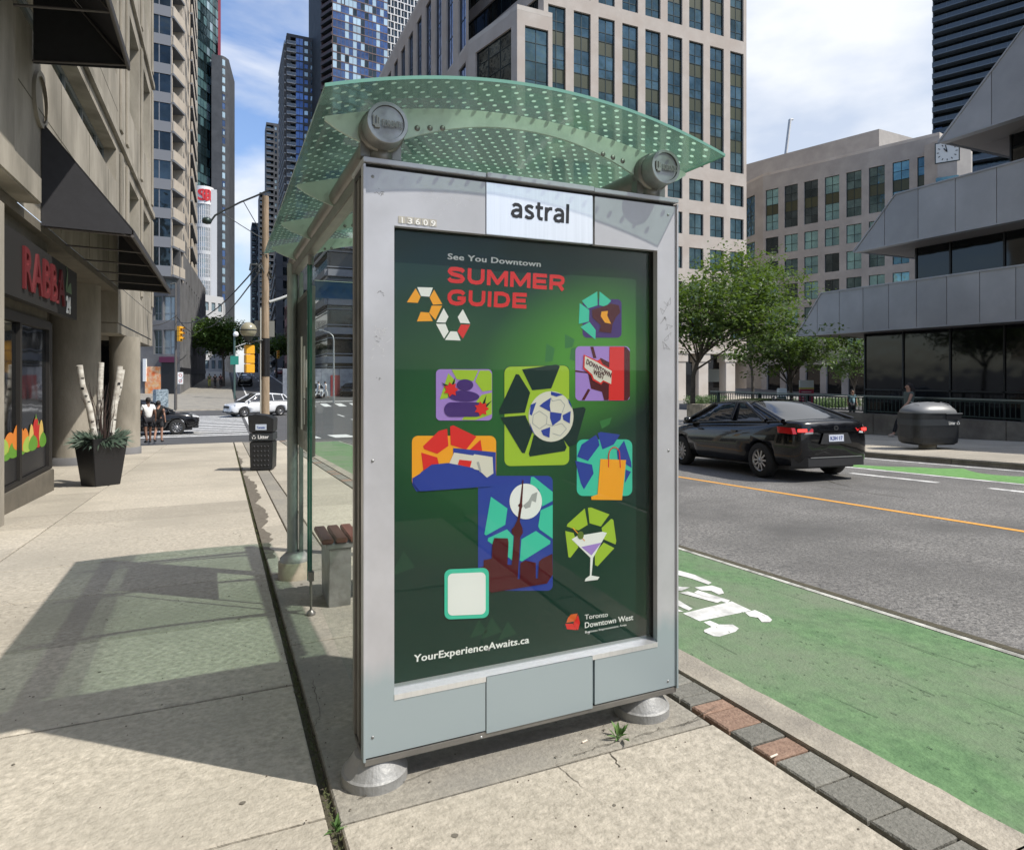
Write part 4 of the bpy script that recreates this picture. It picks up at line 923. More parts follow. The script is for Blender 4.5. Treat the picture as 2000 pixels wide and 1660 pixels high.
# ---- towers built storey by storey
def tower(name,label,edges,z0,h,nfl,mats,roofpts=None,rm='brick_dark',roofz=None,variants=4,seed=1,cat='building',group=None):
    """edges: list of (A,B,style)"""
    A=edges[0][0];t=thing(name,label,cat,(A[0],A[1],z0),0,group);Lt=Vector(t.location);rg=random.Random(seed)
    ms=[M[k] for k in mats];mes=[]
    for v in range(variants):
        mb=MB()
        for (A,B,stl) in edges:
            A_,B2=v2(A),v2(B);u=(B2-A_).normalized();Wd=(B2-A_).length;n=Vector((u.y,-u.x,0));k,pw=stl[0],stl[1]
            O=A_-v2(Lt)
            def q(a,b,c,d,off,mi): mb.quad(*[O+u*x+n*off+Vector((0,0,z)) for x,z in ((a,c),(b,c),(b,d),(a,d))],mi)
            def bx(a,b,c,d,o0,o1,mi): mb.obox(O+u*a+n*o0+Vector((0,0,c)),u*(b-a),n*(o1-o0),Vector((0,0,d-c)),mi)
            N_=max(1,round(Wd/pw));p=Wd/N_
            if k=='glass':      # slab edge and coloured panes
                sm=stl[5] if len(stl)>5 else 0;bx(0,Wd,0,h*stl[2],-.2,.12,sm)
                for i in range(N_):
                    mi=rg.choice(stl[3]);q(i*p+.05,(i+1)*p-.05,h*stl[2],h,.0,mi);bx((i+1)*p-.05,(i+1)*p+.05,h*stl[2],h,-.1,.06,sm)
                    if rg.random()<stl[4]: bx(i*p+.3,i*p+p*.75,h*stl[2]+.2,h*.75,.0,.05,4)
            elif k=='solid': q(0,Wd,0,h,0,0)
            elif k=='punch':    # wall with dark windows
                q(0,Wd,0,h*.28,0,0);q(0,Wd,h*.86,h,0,0)
                for i in range(N_):
                    q(i*p,i*p+p*.22,h*.28,h*.86,0,0);q(i*p+p*.78,(i+1)*p,h*.28,h*.86,0,0);q(i*p+p*.22,i*p+p*.78,h*.28,h*.86,-.2,rg.choice(stl[3]))
            elif k=='grid':     # white frame, offset every other floor
                off=(p*.5 if v%2 else 0);q(0,Wd,0,h,-.25,rg.choice(stl[3]))
                bx(0,Wd,0,h*.14,-.25,.1,0)
                for i in range(N_+1):
                    x=i*p-off
                    if 0<=x<Wd-.2: bx(x,x+p*.17,h*.14,h,-.25,.1,0);bx(x+p*.5,x+p*.56,h*.14,h,-.25,-.05,0)
            elif k=='balcony':  # recess, slab, parapet or rail
                q(0,Wd,0,h,-1.4,3);
                for i in range(N_): 
                    if rg.random()<.5: q(i*p+.2,i*p+p*.6,.2,h*.85,-1.35,rg.choice(stl[3]))
                bx(0,Wd,0,.22,-1.4,stl[2],2);
                if stl[4]=='rail':
                    q(0,Wd,.22,1.25,stl[2]-.05,5);bx(0,Wd,1.22,1.3,stl[2]-.08,stl[2],2)
                    for i in range(N_+1): bx(min(i*p,Wd-.08),min(i*p,Wd-.08)+.08,.22,1.22,stl[2]-.1,stl[2]-.02,2)
                else: bx(0,Wd,.22,1.25,stl[2]-.15,stl[2],0)
                bx(0,.18,0,h,-1.4,stl[2]*.3,0);bx(Wd-.18,Wd,0,h,-1.4,stl[2]*.3,0)
        mes.append(mb.mesh('storey',ms))
    for i in range(nfl):
        o=link('storey',mes[i%variants if variants<=2 else rg.randrange(variants)],t);o.location=(0,0,i*h)
    ztop=nfl*h
    eL=max(edges,key=lambda e:(v2(e[1])-v2(e[0])).length);uL=(v2(eL[1])-v2(eL[0])).normalized();nL=Vector((-uL.y,uL.x,0))*18
    pL,pR=v2(edges[0][0])+nL,v2(edges[-1][1])+nL
    pts=roofpts or ([e[0] for e in edges]+[edges[-1][1]]+[(pR.x,pR.y),(pL.x,pL.y)])
    if not roofpts:
        mb=MB();ps=[v2(edges[-1][1]),pR,pL,v2(edges[0][0])]
        for a,b in zip(ps,ps[1:]): mb.quad(a-v2(Lt),b-v2(Lt),b-v2(Lt)+Vector((0,0,ztop)),a-v2(Lt)+Vector((0,0,ztop)))
        mb.build('rear_wall',M[rm],t)
    mb=MB();mb.prism([Vector((p[0],p[1],z0+ztop))-Lt for p in pts],(0,0,roofz or 1.2));mb.build('roof',M[rm],t)
    return t
def xpt(px,x):   # point on the plane x=const seen at column px
    r=ray(px,735);d=x/r[0];return (x,r[1]*d)
def ypt(px,y): r=ray(px,735);d=y/r[1];return (r[0]*d,y)
# right of the far street
A=P2(560,250);B=ypt(640,A[1]);Wf=xpt(548,A[0])
D1=ypt(578,A[1]);D2=ypt(592,A[1])
tower('apartment_tower','black apartment tower with white railed balconies and a vertical blue window strip','%s'and [(Wf,A,('balcony',4,.9,[1,4],'x')),(A,D1,('balcony',5,.6,[1,4],'rail')),(D1,D2,('glass',1.6,.16,[1],0)),(D2,B,('punch',2.6,0,[1,4,3]))],0,3.0,44,['brick_dark','g_blue','slab_white','g_dark','g_pale','bal_glass'],seed=3)
A=P2(650,238);B=ypt(757,A[1]+3);W0=P2(628,243)
tower('apartment_tower','very tall apartment tower with blue and pale glass panes between brown floor bands','x'and [(W0,A,('balcony',3,.5,[3],'x')),(A,B,('glass',1.55,.13,[1,1,1,4,4,3],.06))],0,3.0,56,['blue_slab','g_blue','brick_dark','g_dark','g_pale','brick_dark'],seed=8,variants=9)
A=P2(756,262);B=ypt(845,A[1]+3)
tower('apartment_tower','white apartment tower with a staggered grid of dark windows behind the cream office block','x'and [(A,B,('grid',3.1,0,[3,3,1]))],0,2.95,58,['slab_white','g_dark','slab_grey','g_dark','g_pale','bal_glass'],variants=2,seed=2)
for (pl,pr,pt_,d,lab,sd) in [(520,550,235,330,'dark stepped apartment tower just left of the black balcony tower',1),(507,523,370,360,'narrow dark apartment tower between two taller stepped towers far up the street',2),(492,509,430,380,'most distant low dark apartment tower at the left end of the stepped row',3)]:
    A=P2(pl,d);B=ypt(pr,A[1]);Wf=xpt(pl-3,A[0]);hz=dep(pl,pt_,d).z
    m_=ypt((pl+pr)/2,A[1])
    tower('apartment_tower',lab,[(Wf,A,('solid',1)),(A,m_,('balcony',3,.5,[4],'x')),(m_,B,('punch',2.4,0,[4,3,4]))],0,3.0,int(hz/3),['brick_dark','g_blue','slab_grey','g_dark','g_pale','bal_glass'],seed=sd)
# dark block with long light bands beyond the crossing
A=(9.7,76);px0=620
A=P2(640,74);B=(A[0]+30,A[1]);Wf=P2(606,88)
bk=bthing('office_building','dark glass office block with pale horizontal bands and rounded corner seen through the shelter glass','building',A)
L0=bk.location
for i in range(9):
    z0=.9+i*3.3+gz(76);
    for (a_,b_) in ((Wf,A),(A,B)):
        a3,b3=v2(a_),v2(b_);u=(b3-a3).normalized();n=Vector((u.y,-u.x,0));w=(b3-a3).length
        mb=MB();mb.obox(a3-n*0+Vector((0,0,z0+2.6))-L0,u*w,n*.35,Vector((0,0,.75)));mb.build('band',M['slab_grey'],bk)
        mb=MB();mb.obox(a3-n*.3+Vector((0,0,z0-.0))-L0,u*w,-n*.1,Vector((0,0,2.6)));mb.build('window_band',M['g_black'],bk)
        mb=MB();mb.obox(a3+Vector((0,0,z0+.3))-L0,u*w,n*.05,Vector((0,0,.12)));mb.obox(a3+Vector((0,0,z0+2.1))-L0,u*w,n*.05,Vector((0,0,.1)));mb.build('rail',M['slab_grey'],bk)
    for j in range(2):
        if random.random()<.75:
            x=random.choice([1.5,3.,8.,11.,15.]);mb=MB();mb.box(x,x+1.6,-.22,-.2+.3,z0+.6-L0.z,z0+2.0-L0.z);mb.box(x+1.75,x+3.3,-.22,.1,z0+.6-L0.z,z0+2.-L0.z);mb.build('blind',M['g_green'],bk)
mb=MB();mb.prism([Vector((*p,gz(76)+.9+9*3.3))-L0 for p in (Wf,A,B,(B[0],B[1]+20),(Wf[0],Wf[1]+10))],(0,0,.6));mb.build('roof',M['brick_dark'],bk)
hw=thing('hoarding','grey construction hoarding with scrawled murals and a red door across the crossing','fence',(A[0]-2,A[1]-2.2,gz(74)))
cols_=[(.25,.27,.3),(.30,.31,.34),(.22,.24,.27)]
for i in range(14):
    mb=MB();mb.box(i*2.0-3,i*2.0-1.03,0,.06,-.2,2.9);mb.build('panel',mat('hoard%d'%(i%3),cols_[i%3],.8,c2=(.12,.13,.16),ns=1.2,det=3) if i<3 else bpy.data.materials['hoard%d'%(i%3)],hw)
mb=MB();mb.box(2.0,3.0,-.05,-.01,-.2,2.2);mb.build('door',mat('door_red',(.22,.03,.03),.6),hw)
# brick and dark blocks on the right side of the far street
tower('brick_building','red-brown brick building behind the grey shelter post','x'and [(P2(556,120),P2(575,104),('punch',3,0,[3])),(P2(575,104),P2(610,106),('punch',3,0,[3]))],gz(110),3.3,4,['brown_red','g_blue','slab_grey','g_dark','g_pale','bal_glass'],seed=4)
tower('dark_building','dark mid-rise building far up the street behind the yellow signals','x'and [(P2(531,190),P2(540,150),('balcony',3,.4,[4],'x')),(P2(540,150),P2(566,152),('punch',3,0,[3,4]))],gz(150),3.1,9,['brick_dark','g_blue','slab_grey','g_dark','g_pale','bal_glass'],seed=5)
# ---- left side beyond the crossing
a1_=P2(278,66);a2_=P2(334,68);a3_=P2(351,71);a4_=(-4.05,93);a5_=(-3.95,106);a6_=(-3.9,118)
z0=gz(70)+0;zpod=dep(351,495,71).z
nb=3.0
tower('apartment_tower','beige condominium tower with dark bay windows and stacked balconies on the left','x'and [(P2(240,66),a2_,('glass',1.2,.36,[3],0,2)),(a2_,(a3_[0]+.25,a3_[1]),('balcony',1.6,.3,[4],'x')),((a3_[0]+.25,a3_[1]),a4_,('punch',4.4,0,[3])),(a4_,a5_,('balcony',3,.4,[4],'x')),(a5_,a6_,('punch',4.,0,[3]))],zpod-3.0*1,3.0,22,['beige_condo','g_blue','slab_grey','g_dark','g_pale','bal_glass'],seed=6,rm='beige_condo',roofpts=[P2(240,66),a2_,a3_,a4_,a6_,(-30,118),(-30,66)])
pod=bthing('podium_building','dark grey concrete podium with pale glazing bays and shop front below the beige tower','building',P2(351,70))
Lp=Vector(pod.location);pa=P2(245,69.5);pb=P2(351.5,69.5);pc2=(-2.6,112)
lw=(v2(pb)-v2(pa)).length
def X2(px): return (v2(P2(px,69.5))-v2(pa)).length
zt3=zpod
rws=[(gz(70)+4.6,gz(70)+7.2),(gz(70)+8.2,gz(70)+10.8),(gz(70)+11.6,gz(70)+14.2)]
rws=[r for r in rws if r[1]<zt3-.3]
cl=[(X2(300),X2(316)),(X2(319),X2(344))]
A7,u7,n7=facade(pod,pa,pb,gz(70)-.3,zt3,cl,rws,'grey_conc')
for za,zb in rws:
    for i,(a,b) in enumerate(cl): add_window(pod,A7+u7*a-n7*.28+Vector((0,0,za)),u7,n7,b-a,zb-za,2,(.3,),fm='frame_grey',gmat='g_dark' if i==0 else 'g_grey')
lw2=(v2(pc2)-v2(pb)).length
cs=[(3+i*3.1,4.1+i*3.1) for i in range(11)]
A8,u8,n8=facade(pod,pb,pc2,gz(70)-.5,zt3,cs,[(gz(70)+5,gz(70)+7.4),(zt3-4.5,zt3-2.5)],'grey_conc')
for za,zb in [(gz(70)+5,gz(70)+7.4),(zt3-4.5,zt3-2.5)]:
    for a,b in cs: add_window(pod,A8+u8*a-n8*.28+Vector((0,0,za)),u8,n8,b-a,zb-za,1,(),gmat='g_black',panes=False)
mb=MB();mb.prism([Vector((*p,zt3))-Lp for p in (pa,pb,pc2,(pc2[0]-20,pc2[1]),(pa[0],pa[1]+20))],(0,0,.3));mb.build('roof',M['grey_conc'],pod)
# band, shop front
mb=MB();mb.obox(v2(pb)+n8*.02+Vector((0,0,gz(70)+2.6))-Lp,u8*lw2,n8*.04,Vector((0,0,.6)));mb.build('dark_band',M['letter_black'],pod)
def psx(px): return v2(P2(px,69.5))
def pbox(p0,p1,z0,z1,d,m,name):
    a,b=psx(p0),psx(p1);mb=MB();mb.obox(a+n7*.01+Vector((0,0,z0))-Lp,b-a,n7*d,Vector((0,0,z1-z0)));return mb.build(name,M[m] if isinstance(m,str) else m,pod)
zg=dep(330,772,69.5).z
mural=mat('mural',(.75,.10,.03),.6,c2=(.80,.42,.12),ns=1.6,stain=(.75,.62,.42),ss=2.3,det=4)
pbox(316,345,zg,dep(330,708,69.5).z,.05,'letter_black','shop_door')
pbox(284,314,zg,dep(300,716,69.5).z,.08,mural,'mural')
pbox(281,287,dep(284,745,69.5).z,dep(284,701,69.5).z,.2,mat('lit_sign',(.8,.82,.82),.5),'white_sign')
pbox(314,346,dep(330,708,69.5).z,dep(330,697,69.5).z,.35,mat('purple_sign',(.10,.015,.05),.5),'fascia')
# rounded glass building with a red roof sign
rbx=bthing('office_building','white and green glass tower with rounded front and red lettering around its top','building',P2(400,190))
Lr=Vector(rbx.location);cc_=v2(P2(398,203));rr_=(dep(416,735,190)-dep(384,735,190)).length/2
z1=dep(400,346,190).z;segs=28
def ring(mb,z0,z1,r,mi=0,a0=200,a1=380):
    for i in range(segs):
        t0,t1=R(a0+(a1-a0)*i/segs),R(a0+(a1-a0)*(i+1)/segs)
        mb.quad(*[Vector((cc_.x+r*math.cos(t),cc_.y+r*math.sin(t),z))-Lr for t,z in ((t0,z0),(t1,z0),(t1,z1),(t0,z1))],mi)
zb0=dep(400,600,190).z
n_=20;fh=(z1-zb0-5)/n_
for i in range(n_):
    mb=MB();ring(mb,zb0+i*fh,zb0+(i+1)*fh-.25,rr_);mb.build('window_band',M['g_green' if i%2 else 'g_pale'],rbx)
    if i%5==0: mb=MB();ring(mb,zb0+(i+1)*fh-.6,zb0+(i+1)*fh+.5,rr_+.3);mb.build('white_band',M['slab_white'],rbx)
    mb=MB();ring(mb,zb0+(i+1)*fh-.25,zb0+(i+1)*fh+.05,rr_+.12);mb.build('slab_edge',M['slab_white'],rbx)
mb=MB()
for i in range(0,segs+1,2):
    t=R(200+180*i/segs);mb.obox(Vector((cc_.x+rr_*math.cos(t),cc_.y+rr_*math.sin(t),zb0))-Lr,(.3,0,0),(0,-.3,0),(0,0,z1-5-zb0))
mb.build('mullions',M['slab_white'],rbx,kind='stuff')
mb=MB();ring(mb,z1-5,z1+.5,rr_+.5);mb.build('sign_band',mat('sign_white',(.75,.75,.75),.5),rbx)
mb=MB();a=dep(412,735,192);mb.box(a.x-Lr.x,a.x+1.6-Lr.x,a.y-Lr.y,a.y+5-Lr.y,zb0-Lr.z,dep(412,366,190).z-Lr.z);mb.build('white_wing',M['slab_white'],rbx)
redl=mat('sign_red',(.5,.02,.03),.5)
for ch,t in zip('SORY',(262,286,302,318)):
    t=R(t);c=Vector((cc_.x+(rr_+.6)*math.cos(t),cc_.y+(rr_+.6)*math.sin(t),z1-4.1));uu=Vector((-math.sin(t),math.cos(t),0))
    o=fit_text(ch,c-uu*1.3,uu*2.6,Vector((0,0,3.6)),redl,'lettering',rbx,.04,.05);o.matrix_parent_inverse=Matrix.Translation(-Lr)
# glass tower behind, dark tower beside, low white block
A=P2(340,205);B=P2(424,240)
tower('apartment_tower','blue-green glass tower with a red edge line behind the rounded building','x'and [(P2(372,215),P2(427,232),('glass',2.,.1,[1,1,3,4,3,3],.0)),(P2(427,232),P2(431,236),('solid',1))],0,3.2,58,['g_teal','g_green','slab_grey','g_teal','g_pale','bal_glass'],seed=9,variants=8,rm='g_teal')
mb=MB();p_=P2(430,231);mb.box(p_[0]-.7,p_[0]+.2,p_[1]-.4,p_[1],0,186);tag(mb.build('facade_fin',mat('fin_red',(.25,.03,.05),.5)),'thin red vertical fin on the right edge of the glass tower','fin')
A=P2(413,222);B=P2(447,228)
hz=dep(447,108,228).z
tower('apartment_tower','black slab tower with one column of small lit windows beside the glass tower','x'and [(P2(413,224),P2(434,225),('solid',1)),(P2(434,225),P2(440,226),('glass',2.4,.3,[4,1],.5)),(P2(440,226),B,('solid',1))],0,3.0,int(hz/3),['brick_dark','g_blue','slab_grey','g_dark','g_pale','bal_glass'],seed=10,variants=5)
hz=dep(420,574,165).z
tower('office_building','low white office block with two rows of windows above the street tree','x'and [(P2(397,160),P2(436,166),('punch',2.2,0,[3,4])),(P2(436,166),P2(440,190),('solid',1))],gz(160),3.6,max(3,int((hz-gz(160))/3.6)),['slab_white','g_blue','slab_grey','g_dark','g_pale','bal_glass'],seed=11,rm='slab_white')
# dark round-cornered tower on the far right
M['slab_slate']=mat('slab_slate',(.13,.165,.195),.7);M['bal_slate']=mat('bal_slate',(.06,.08,.10),.3,.2)
A=P2(1822,178);dv=Vector((.41,-.91,0)).normalized();B=(A[0]+dv.x*62,A[1]+dv.y*62);
tower('apartment_tower','dark blue tower with continuous balcony bands rising behind the grey panelled building',[(A,B,('balcony',3.2,1.2,[1,4,3],'rail'))],0,3.05,46,['slab_slate','g_dark','slab_slate','g_dark','g_blue','bal_slate'],seed=14)
# crane and antennas
crn=thing('crane','slim lattice crane jib standing far behind the grey penthouse','crane',(*P2(1536,400),dep(1536,330,400).z-8))
a=dep(1531,300,400);b=dep(1543,234,400);mb=MB();mb.tube([a-Vector(crn.location)-Vector((0,0,10)),b-Vector(crn.location)],.9,4);mb.build('mast',mat('crane_grey',(.5,.5,.5),.6),crn)
mb=MB();mb.tube([b-Vector(crn.location),b-Vector(crn.location)+Vector((2.4,0,.4))],.7,4);mb.build('hook_block',bpy.data.materials['crane_grey'],crn)
# ---- grey panelled stepped building on the right
gb=bthing('panelled_building','grey metal panelled building with stepped overhanging bands and black glass on the right','building',(24,14))
Lg=Vector(gb.location);GX=24.
def band(pts,npan,name='band',back=9,label=None):
    # pts in pixels: tip(lower far), cut(upper far), top near, bottom near
    npan=int(npan*(pts and 3.0));tip,cut,tn,bn_=[xp(*p,GX) for p in pts]
    # extend to nearer ground behind the picture edge
    def ext(a,b,y): t=(y-a.y)/(b.y-a.y);return a+(b-a)*t
    yN=-22;tn=ext(cut,tn,yN);bn_=ext(tip,bn_,yN)
    tn.z=(cut.z+tn.z)/2;zb=(tip.z+bn_.z)/2
    zt4=cut.z;zb=tip.z
    ylist=[];y=yN
    mb=MB()
    hd=Vector((back,0,0))
    # solid core
    P=[Vector((GX+.03,tip.y-.1,zb+.02)),Vector((GX+.03,cut.y-.1,zt4-.02)),Vector((GX+.03,yN,zt4-.02)),Vector((GX+.03,yN,zb+.02))]
    mb.prism([p-Lg for p in P],hd);mb.build('band_core',M['soffit'],gb)
    pw=(tip.y-yN)/npan;i=0;y=yN
    while y<tip.y-.02:
        y1=min(y+pw,tip.y)
        def ztop(yy): return zt4 if yy<=cut.y else zb+(zt4-zb)*(tip.y-yy)/(tip.y-cut.y)
        ys_=[y+.012]+([cut.y] if y+.012<cut.y<y1-.012 else [])+[y1-.012]
        up=[Vector((GX,q,max(ztop(q),zb+.02))) for q in ys_]
        pts_=[Vector((GX,y+.012,zb)),Vector((GX,y1-.012,zb))]+up[::-1]
        mb=MB();mb.prism([p-Lg for p in pts_],(.03,0,0));mb.build('panel',M['panel_grey'],gb);y=y1
    # coping
    mb=MB();mb.prism([p-Lg for p in (Vector((GX-.03,tip.y+.05,zb)),Vector((GX-.03,cut.y,zt4+.06)),Vector((GX-.03,yN,zt4+.06)),Vector((GX-.03,yN,zt4)),Vector((GX-.03,cut.y,zt4)),Vector((GX-.03,tip.y,zb-.05)))],(back*.98,0,0));mb.build('coping',M['panel_grey'],gb)
    mb=MB();mb.box(GX-.02-Lg.x,GX+.3-Lg.x,yN-Lg.y,tip.y-Lg.y,zb-.06-Lg.z,zb-.002-Lg.z);mb.build('drip_edge',M['panel_grey'],gb)
    # soffit planks
    for k in range(6):
        mb=MB();mb.box(GX+.35+k*1.4-Lg.x,GX+.33+(k+1)*1.4-Lg.x,yN-Lg.y,tip.y-.15-k*.0-Lg.y,zb-.03-Lg.z,zb-Lg.z+.01);mb.build('soffit_plank',M['soffit'],gb)
    return tip,cut,zb,zt4
r1=band([(1556,655),(1604,574),(2000,529),(2000,644)],13)
r2=band([(1668,491),(1749,381),(2000,319),(2000,431)],10)
r3=band([(1834,277),(2000,55),(2030,20),(2030,230)],7)
def glassrow(z0,z1,pxl,xx,name='window'):
    y1=xp(pxl,700,xx).y;y=-20;k=0
    while y<y1-.1:
        yn=min(y+1.9,y1);mb=MB();mb.box(xx-Lg.x,xx+.05-Lg.x,y+.03-Lg.y,yn-.03-Lg.y,z0-Lg.z,z1-Lg.z);mb.build('pane',M['g_black'],gb)
        mb=MB();mb.box(xx-.05-Lg.x,xx+.05-Lg.x,yn-.03-Lg.y,yn+.03-Lg.y,z0-Lg.z,z1-Lg.z);mb.build('mullion',M['letter_black'],gb);y=yn
    mb=MB();mb.box(xx+.06-Lg.x,xx+8-Lg.x,-21-Lg.y,y1-Lg.y,z0-Lg.z,z1-Lg.z);mb.build('core_wall',M['letter_black'],gb)
glassrow(gz(15)-.5,r1[2],1690,25.6)
mb=MB();mb.box(25.55-Lg.x,25.6-Lg.x,-20-Lg.y,xp(1690,700,25.6).y-Lg.y,.9-Lg.z,.96-Lg.z);mb.build('transom',M['letter_black'],gb)
glassrow(r1[3],r2[2],1790,25.6)
glassrow(r2[3],r3[2],1975,25.6)
mb=MB();mb.box(GX+9-Lg.x,GX+30-Lg.x,4-Lg.y,13-Lg.y,-2-Lg.z,13-Lg.z);mb.build('rear_block',M['panel_grey'],gb)
# ---- near left building
lb=bthing('corner_building','weathered tan concrete corner building with round columns and ribbon windows on the left','building',(-4,18))
Ll=Vector(lb.location);XW=-2.6
# upper wall facing the street
ribs=[]
def z_(px,py): return xp(px,py,XW).z
def y_(px): return xp(px,700,XW).y
rowsA=[(6.60,7.5)]
w0,w1=y_(60),y_(228)
yE=29.6
A9,u9,n9=facade(lb,(XW,12.1-6),(XW,20.9),3.9,9.0,[(0+.5,20.0-6.1)],[(6.63,7.5)],'tan',rev=.35)
yy=6.6
while yy<20.0-.3:
    yn=min(yy+1.76,20.0);add_window(lb,Vector((XW-.35,yy,6.63)),Vector((0,1,0)),None,yn-yy,.87,1,(),fm='frame_grey',gmat='g_teal',fw=.05);yy=yn
cols9=[(22.6-20.9,25.0-20.9),(26.3-20.9,28.6-20.9)]
facade(lb,(XW,20.9),(XW,yE),3.95,9.0,cols9,[(4.5,7.4)],'tan',rev=.4)
rows9=[(9.5,12.4),(14.6,17.5),(19.7,22.6),(24.8,27.7)]
cAll=[(.5,3.4),(4.4,7.4),(8.4,11.4),(12.0,14.0)]
facade(lb,(XW-.0,6.1),(XW,20.9),9.0,30,cAll,rows9,'tan',rev=.4);facade(lb,(XW,20.9),(XW,yE),9.0,30,cols9,rows9,'tan',rev=.4)
for (za,zb) in [(4.5,7.4)]+rows9:
    for a,b in cols9: add_window(lb,Vector((XW-.4,20.9+a,za)),Vector((0,1,0)),None,b-a,zb-za,2,(.45,),fm='frame_grey',gmat='g_teal')
for (za,zb) in rows9:
    for a,b in cAll: add_window(lb,Vector((XW-.4,6.1+a,za)),Vector((0,1,0)),None,b-a,zb-za,2,(.45,),fm='frame_grey',gmat='g_teal')
facade(lb,(XW,-26),(XW,6.1),-1,30,[(1+i*3.6,3.4+i*3.6) for i in range(8)],[(.9,3.2)]+[(4.8,7.4)]+rows9,'tan',rev=.4)
for (za,zb) in [(.9,3.2),(4.8,7.4)]+rows9:
    for i in range(8): add_window(lb,Vector((XW-.4,-25+i*3.6,za)),Vector((0,1,0)),None,2.4,zb-za,2,(.45,),fm='frame_grey',gmat='g_teal',panes=False)
# string courses, hoods
mb=MB()
for z in (7.75,12.9,18.0): mb=MB();mb.box(XW-Ll.x,XW+.09-Ll.x,6.1-Ll.y,yE-Ll.y,z-Ll.z,z+.22-Ll.z);mb.build('string_course',M['tan'],lb,.02)
for yv in (20.55,21.75,25.4,29.0):
    for zv,zh in ((4.2,3.4),(8.2,4.5),(13.4,4.4)): mb=MB();mb.box(XW-Ll.x,XW+.06-Ll.x,yv-Ll.y,yv+.4-Ll.y,zv-Ll.z,zv+zh-Ll.z);mb.build('pilaster',M['tan'],lb,.02)
# lower projecting block over the columns
facade(lb,(XW,20.3),(XW,29.3),2.95,3.93,[],[],'tan')
mb=MB();mb.box(-6-Ll.x,XW-Ll.x-.001,20.3-Ll.y,20.9-Ll.y,2.95-Ll.z,4.4-Ll.z);mb.build('wall',M['tan'],lb)
mb=MB();mb.box(-6-Ll.x,XW-.02-Ll.x,20.35-Ll.y,29.2-Ll.y,2.66-Ll.z,2.94-Ll.z);mb.build('beam',M['tan'],lb,.02)
mb=MB();mb.box(-6-Ll.x,XW-Ll.x-.001,29.2-Ll.y,29.55-Ll.y,2.7-Ll.z,30-Ll.z);mb.build('wall',M['tan'],lb)
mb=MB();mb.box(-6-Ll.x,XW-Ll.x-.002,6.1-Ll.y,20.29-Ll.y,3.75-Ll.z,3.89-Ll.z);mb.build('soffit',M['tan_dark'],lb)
for yv in (13.6,16.2,18.7,23.9,27.0):
    for za,zb in ((4.0,6.6),(7.5,7.75)) if yv<20 else ((2.95,4.2),): mb=MB();mb.box(XW-.01-Ll.x,XW+.003-Ll.x,yv-Ll.y,yv+.018-Ll.y,za-Ll.z,zb-Ll.z);mb.build('panel_joint',M['joint'],lb)
for za in (5.6,8.6,13.2,18.4): mb=MB();mb.box(XW-.01-Ll.x,XW+.003-Ll.x,11-Ll.y,20.3-Ll.y,za-Ll.z,za+.018-Ll.z);mb.build('panel_joint',M['joint'],lb)
# columns
for (cx_,cy_,cr) in ((-3.35,19.1,.53),(-2.68,22.3,.40)):
    g0=gz(cy_)
    mb=MB();mb.lathe((cx_-Ll.x,cy_-Ll.y,g0-Ll.z),[(cr,0.2),(cr,(3.75 if cy_<20 else 2.66)-g0)],40);mb.build('column',M['tan'],lb)
    mb=MB();mb.lathe((cx_-Ll.x,cy_-Ll.y,g0-Ll.z),[(cr+.03,-.1),(cr+.03,.2),(cr,.21)],40);mb.build('column_base',M['grey_conc'],lb)
# recessed back wall and entrance glass
mb=MB();mb.box(-5.1-Ll.x,-5-Ll.x,13.4-Ll.y,29.2-Ll.y,-1.5-Ll.z,3.75-Ll.z);mb.build('entrance_glass',M['g_black'],lb)
for yv in (16,18.2,20.5,22.8,25): mb=MB();mb.box(-5-Ll.x,-4.92-Ll.x,yv-Ll.y,yv+.08-Ll.y,-1.2-Ll.z,3.7-Ll.z);mb.build('mullion',M['frame_grey'],lb)
mb=MB();mb.box(-5-Ll.x,-3.15-Ll.x,24.6-Ll.y,24.65-Ll.y,-1.5-Ll.z,2.66-Ll.z);mb.build('entrance_glass',M['g_black'],lb)
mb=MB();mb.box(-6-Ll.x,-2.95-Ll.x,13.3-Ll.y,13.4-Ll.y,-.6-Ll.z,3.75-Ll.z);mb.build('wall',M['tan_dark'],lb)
# shop front
SX=-2.72
mb=MB();mb.box(SX-.15-Ll.x,SX+.08-Ll.x,6-Ll.y,13.3-Ll.y,-.6-Ll.z,xp(0,966,SX).z-Ll.z);mb.build('plinth',M['tan_dark'],lb,.01)
zs0=xp(50,940,SX).z
yb=[8.0,9.9,xp(38,700,SX).y,xp(98,700,SX).y,13.3]
for a,b in zip(yb,yb[1:]):
    mb=MB();mb.box(SX-.06-Ll.x,SX-.03-Ll.x,a+.04-Ll.y,b-.04-Ll.y,zs0+.06-Ll.z,2.28-Ll.z);mb.build('shop_window',M['g_black'],lb)
    mb=MB();mb.box(SX-.08-Ll.x,SX+.02-Ll.x,b-.05-Ll.y,b+.05-Ll.y,zs0-Ll.z,2.4-Ll.z);mb.build('mullion',M['shop_dark'],lb)
mb=MB();mb.box(SX-.08-Ll.x,SX+.03-Ll.x,8-Ll.y,13.3-Ll.y,2.28-Ll.z,2.42-Ll.z);mb.build('window_head',M['shop_dark'],lb);mb=MB();mb.box(SX-.08-Ll.x,SX+.03-Ll.x,8-Ll.y,13.3-Ll.y,zs0-.02-Ll.z,zs0+.06-Ll.z);mb.build('window_sill',M['shop_dark'],lb)
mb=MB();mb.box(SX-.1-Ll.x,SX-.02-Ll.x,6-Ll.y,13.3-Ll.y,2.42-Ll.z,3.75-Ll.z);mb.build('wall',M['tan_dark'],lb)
mb=MB();mb.box(-2.75-Ll.x,-2.42-Ll.x,8.6-Ll.y,9.68-Ll.y,-.6-Ll.z,3.6-Ll.z);mb.build('pier',M['tan'],lb,.02)
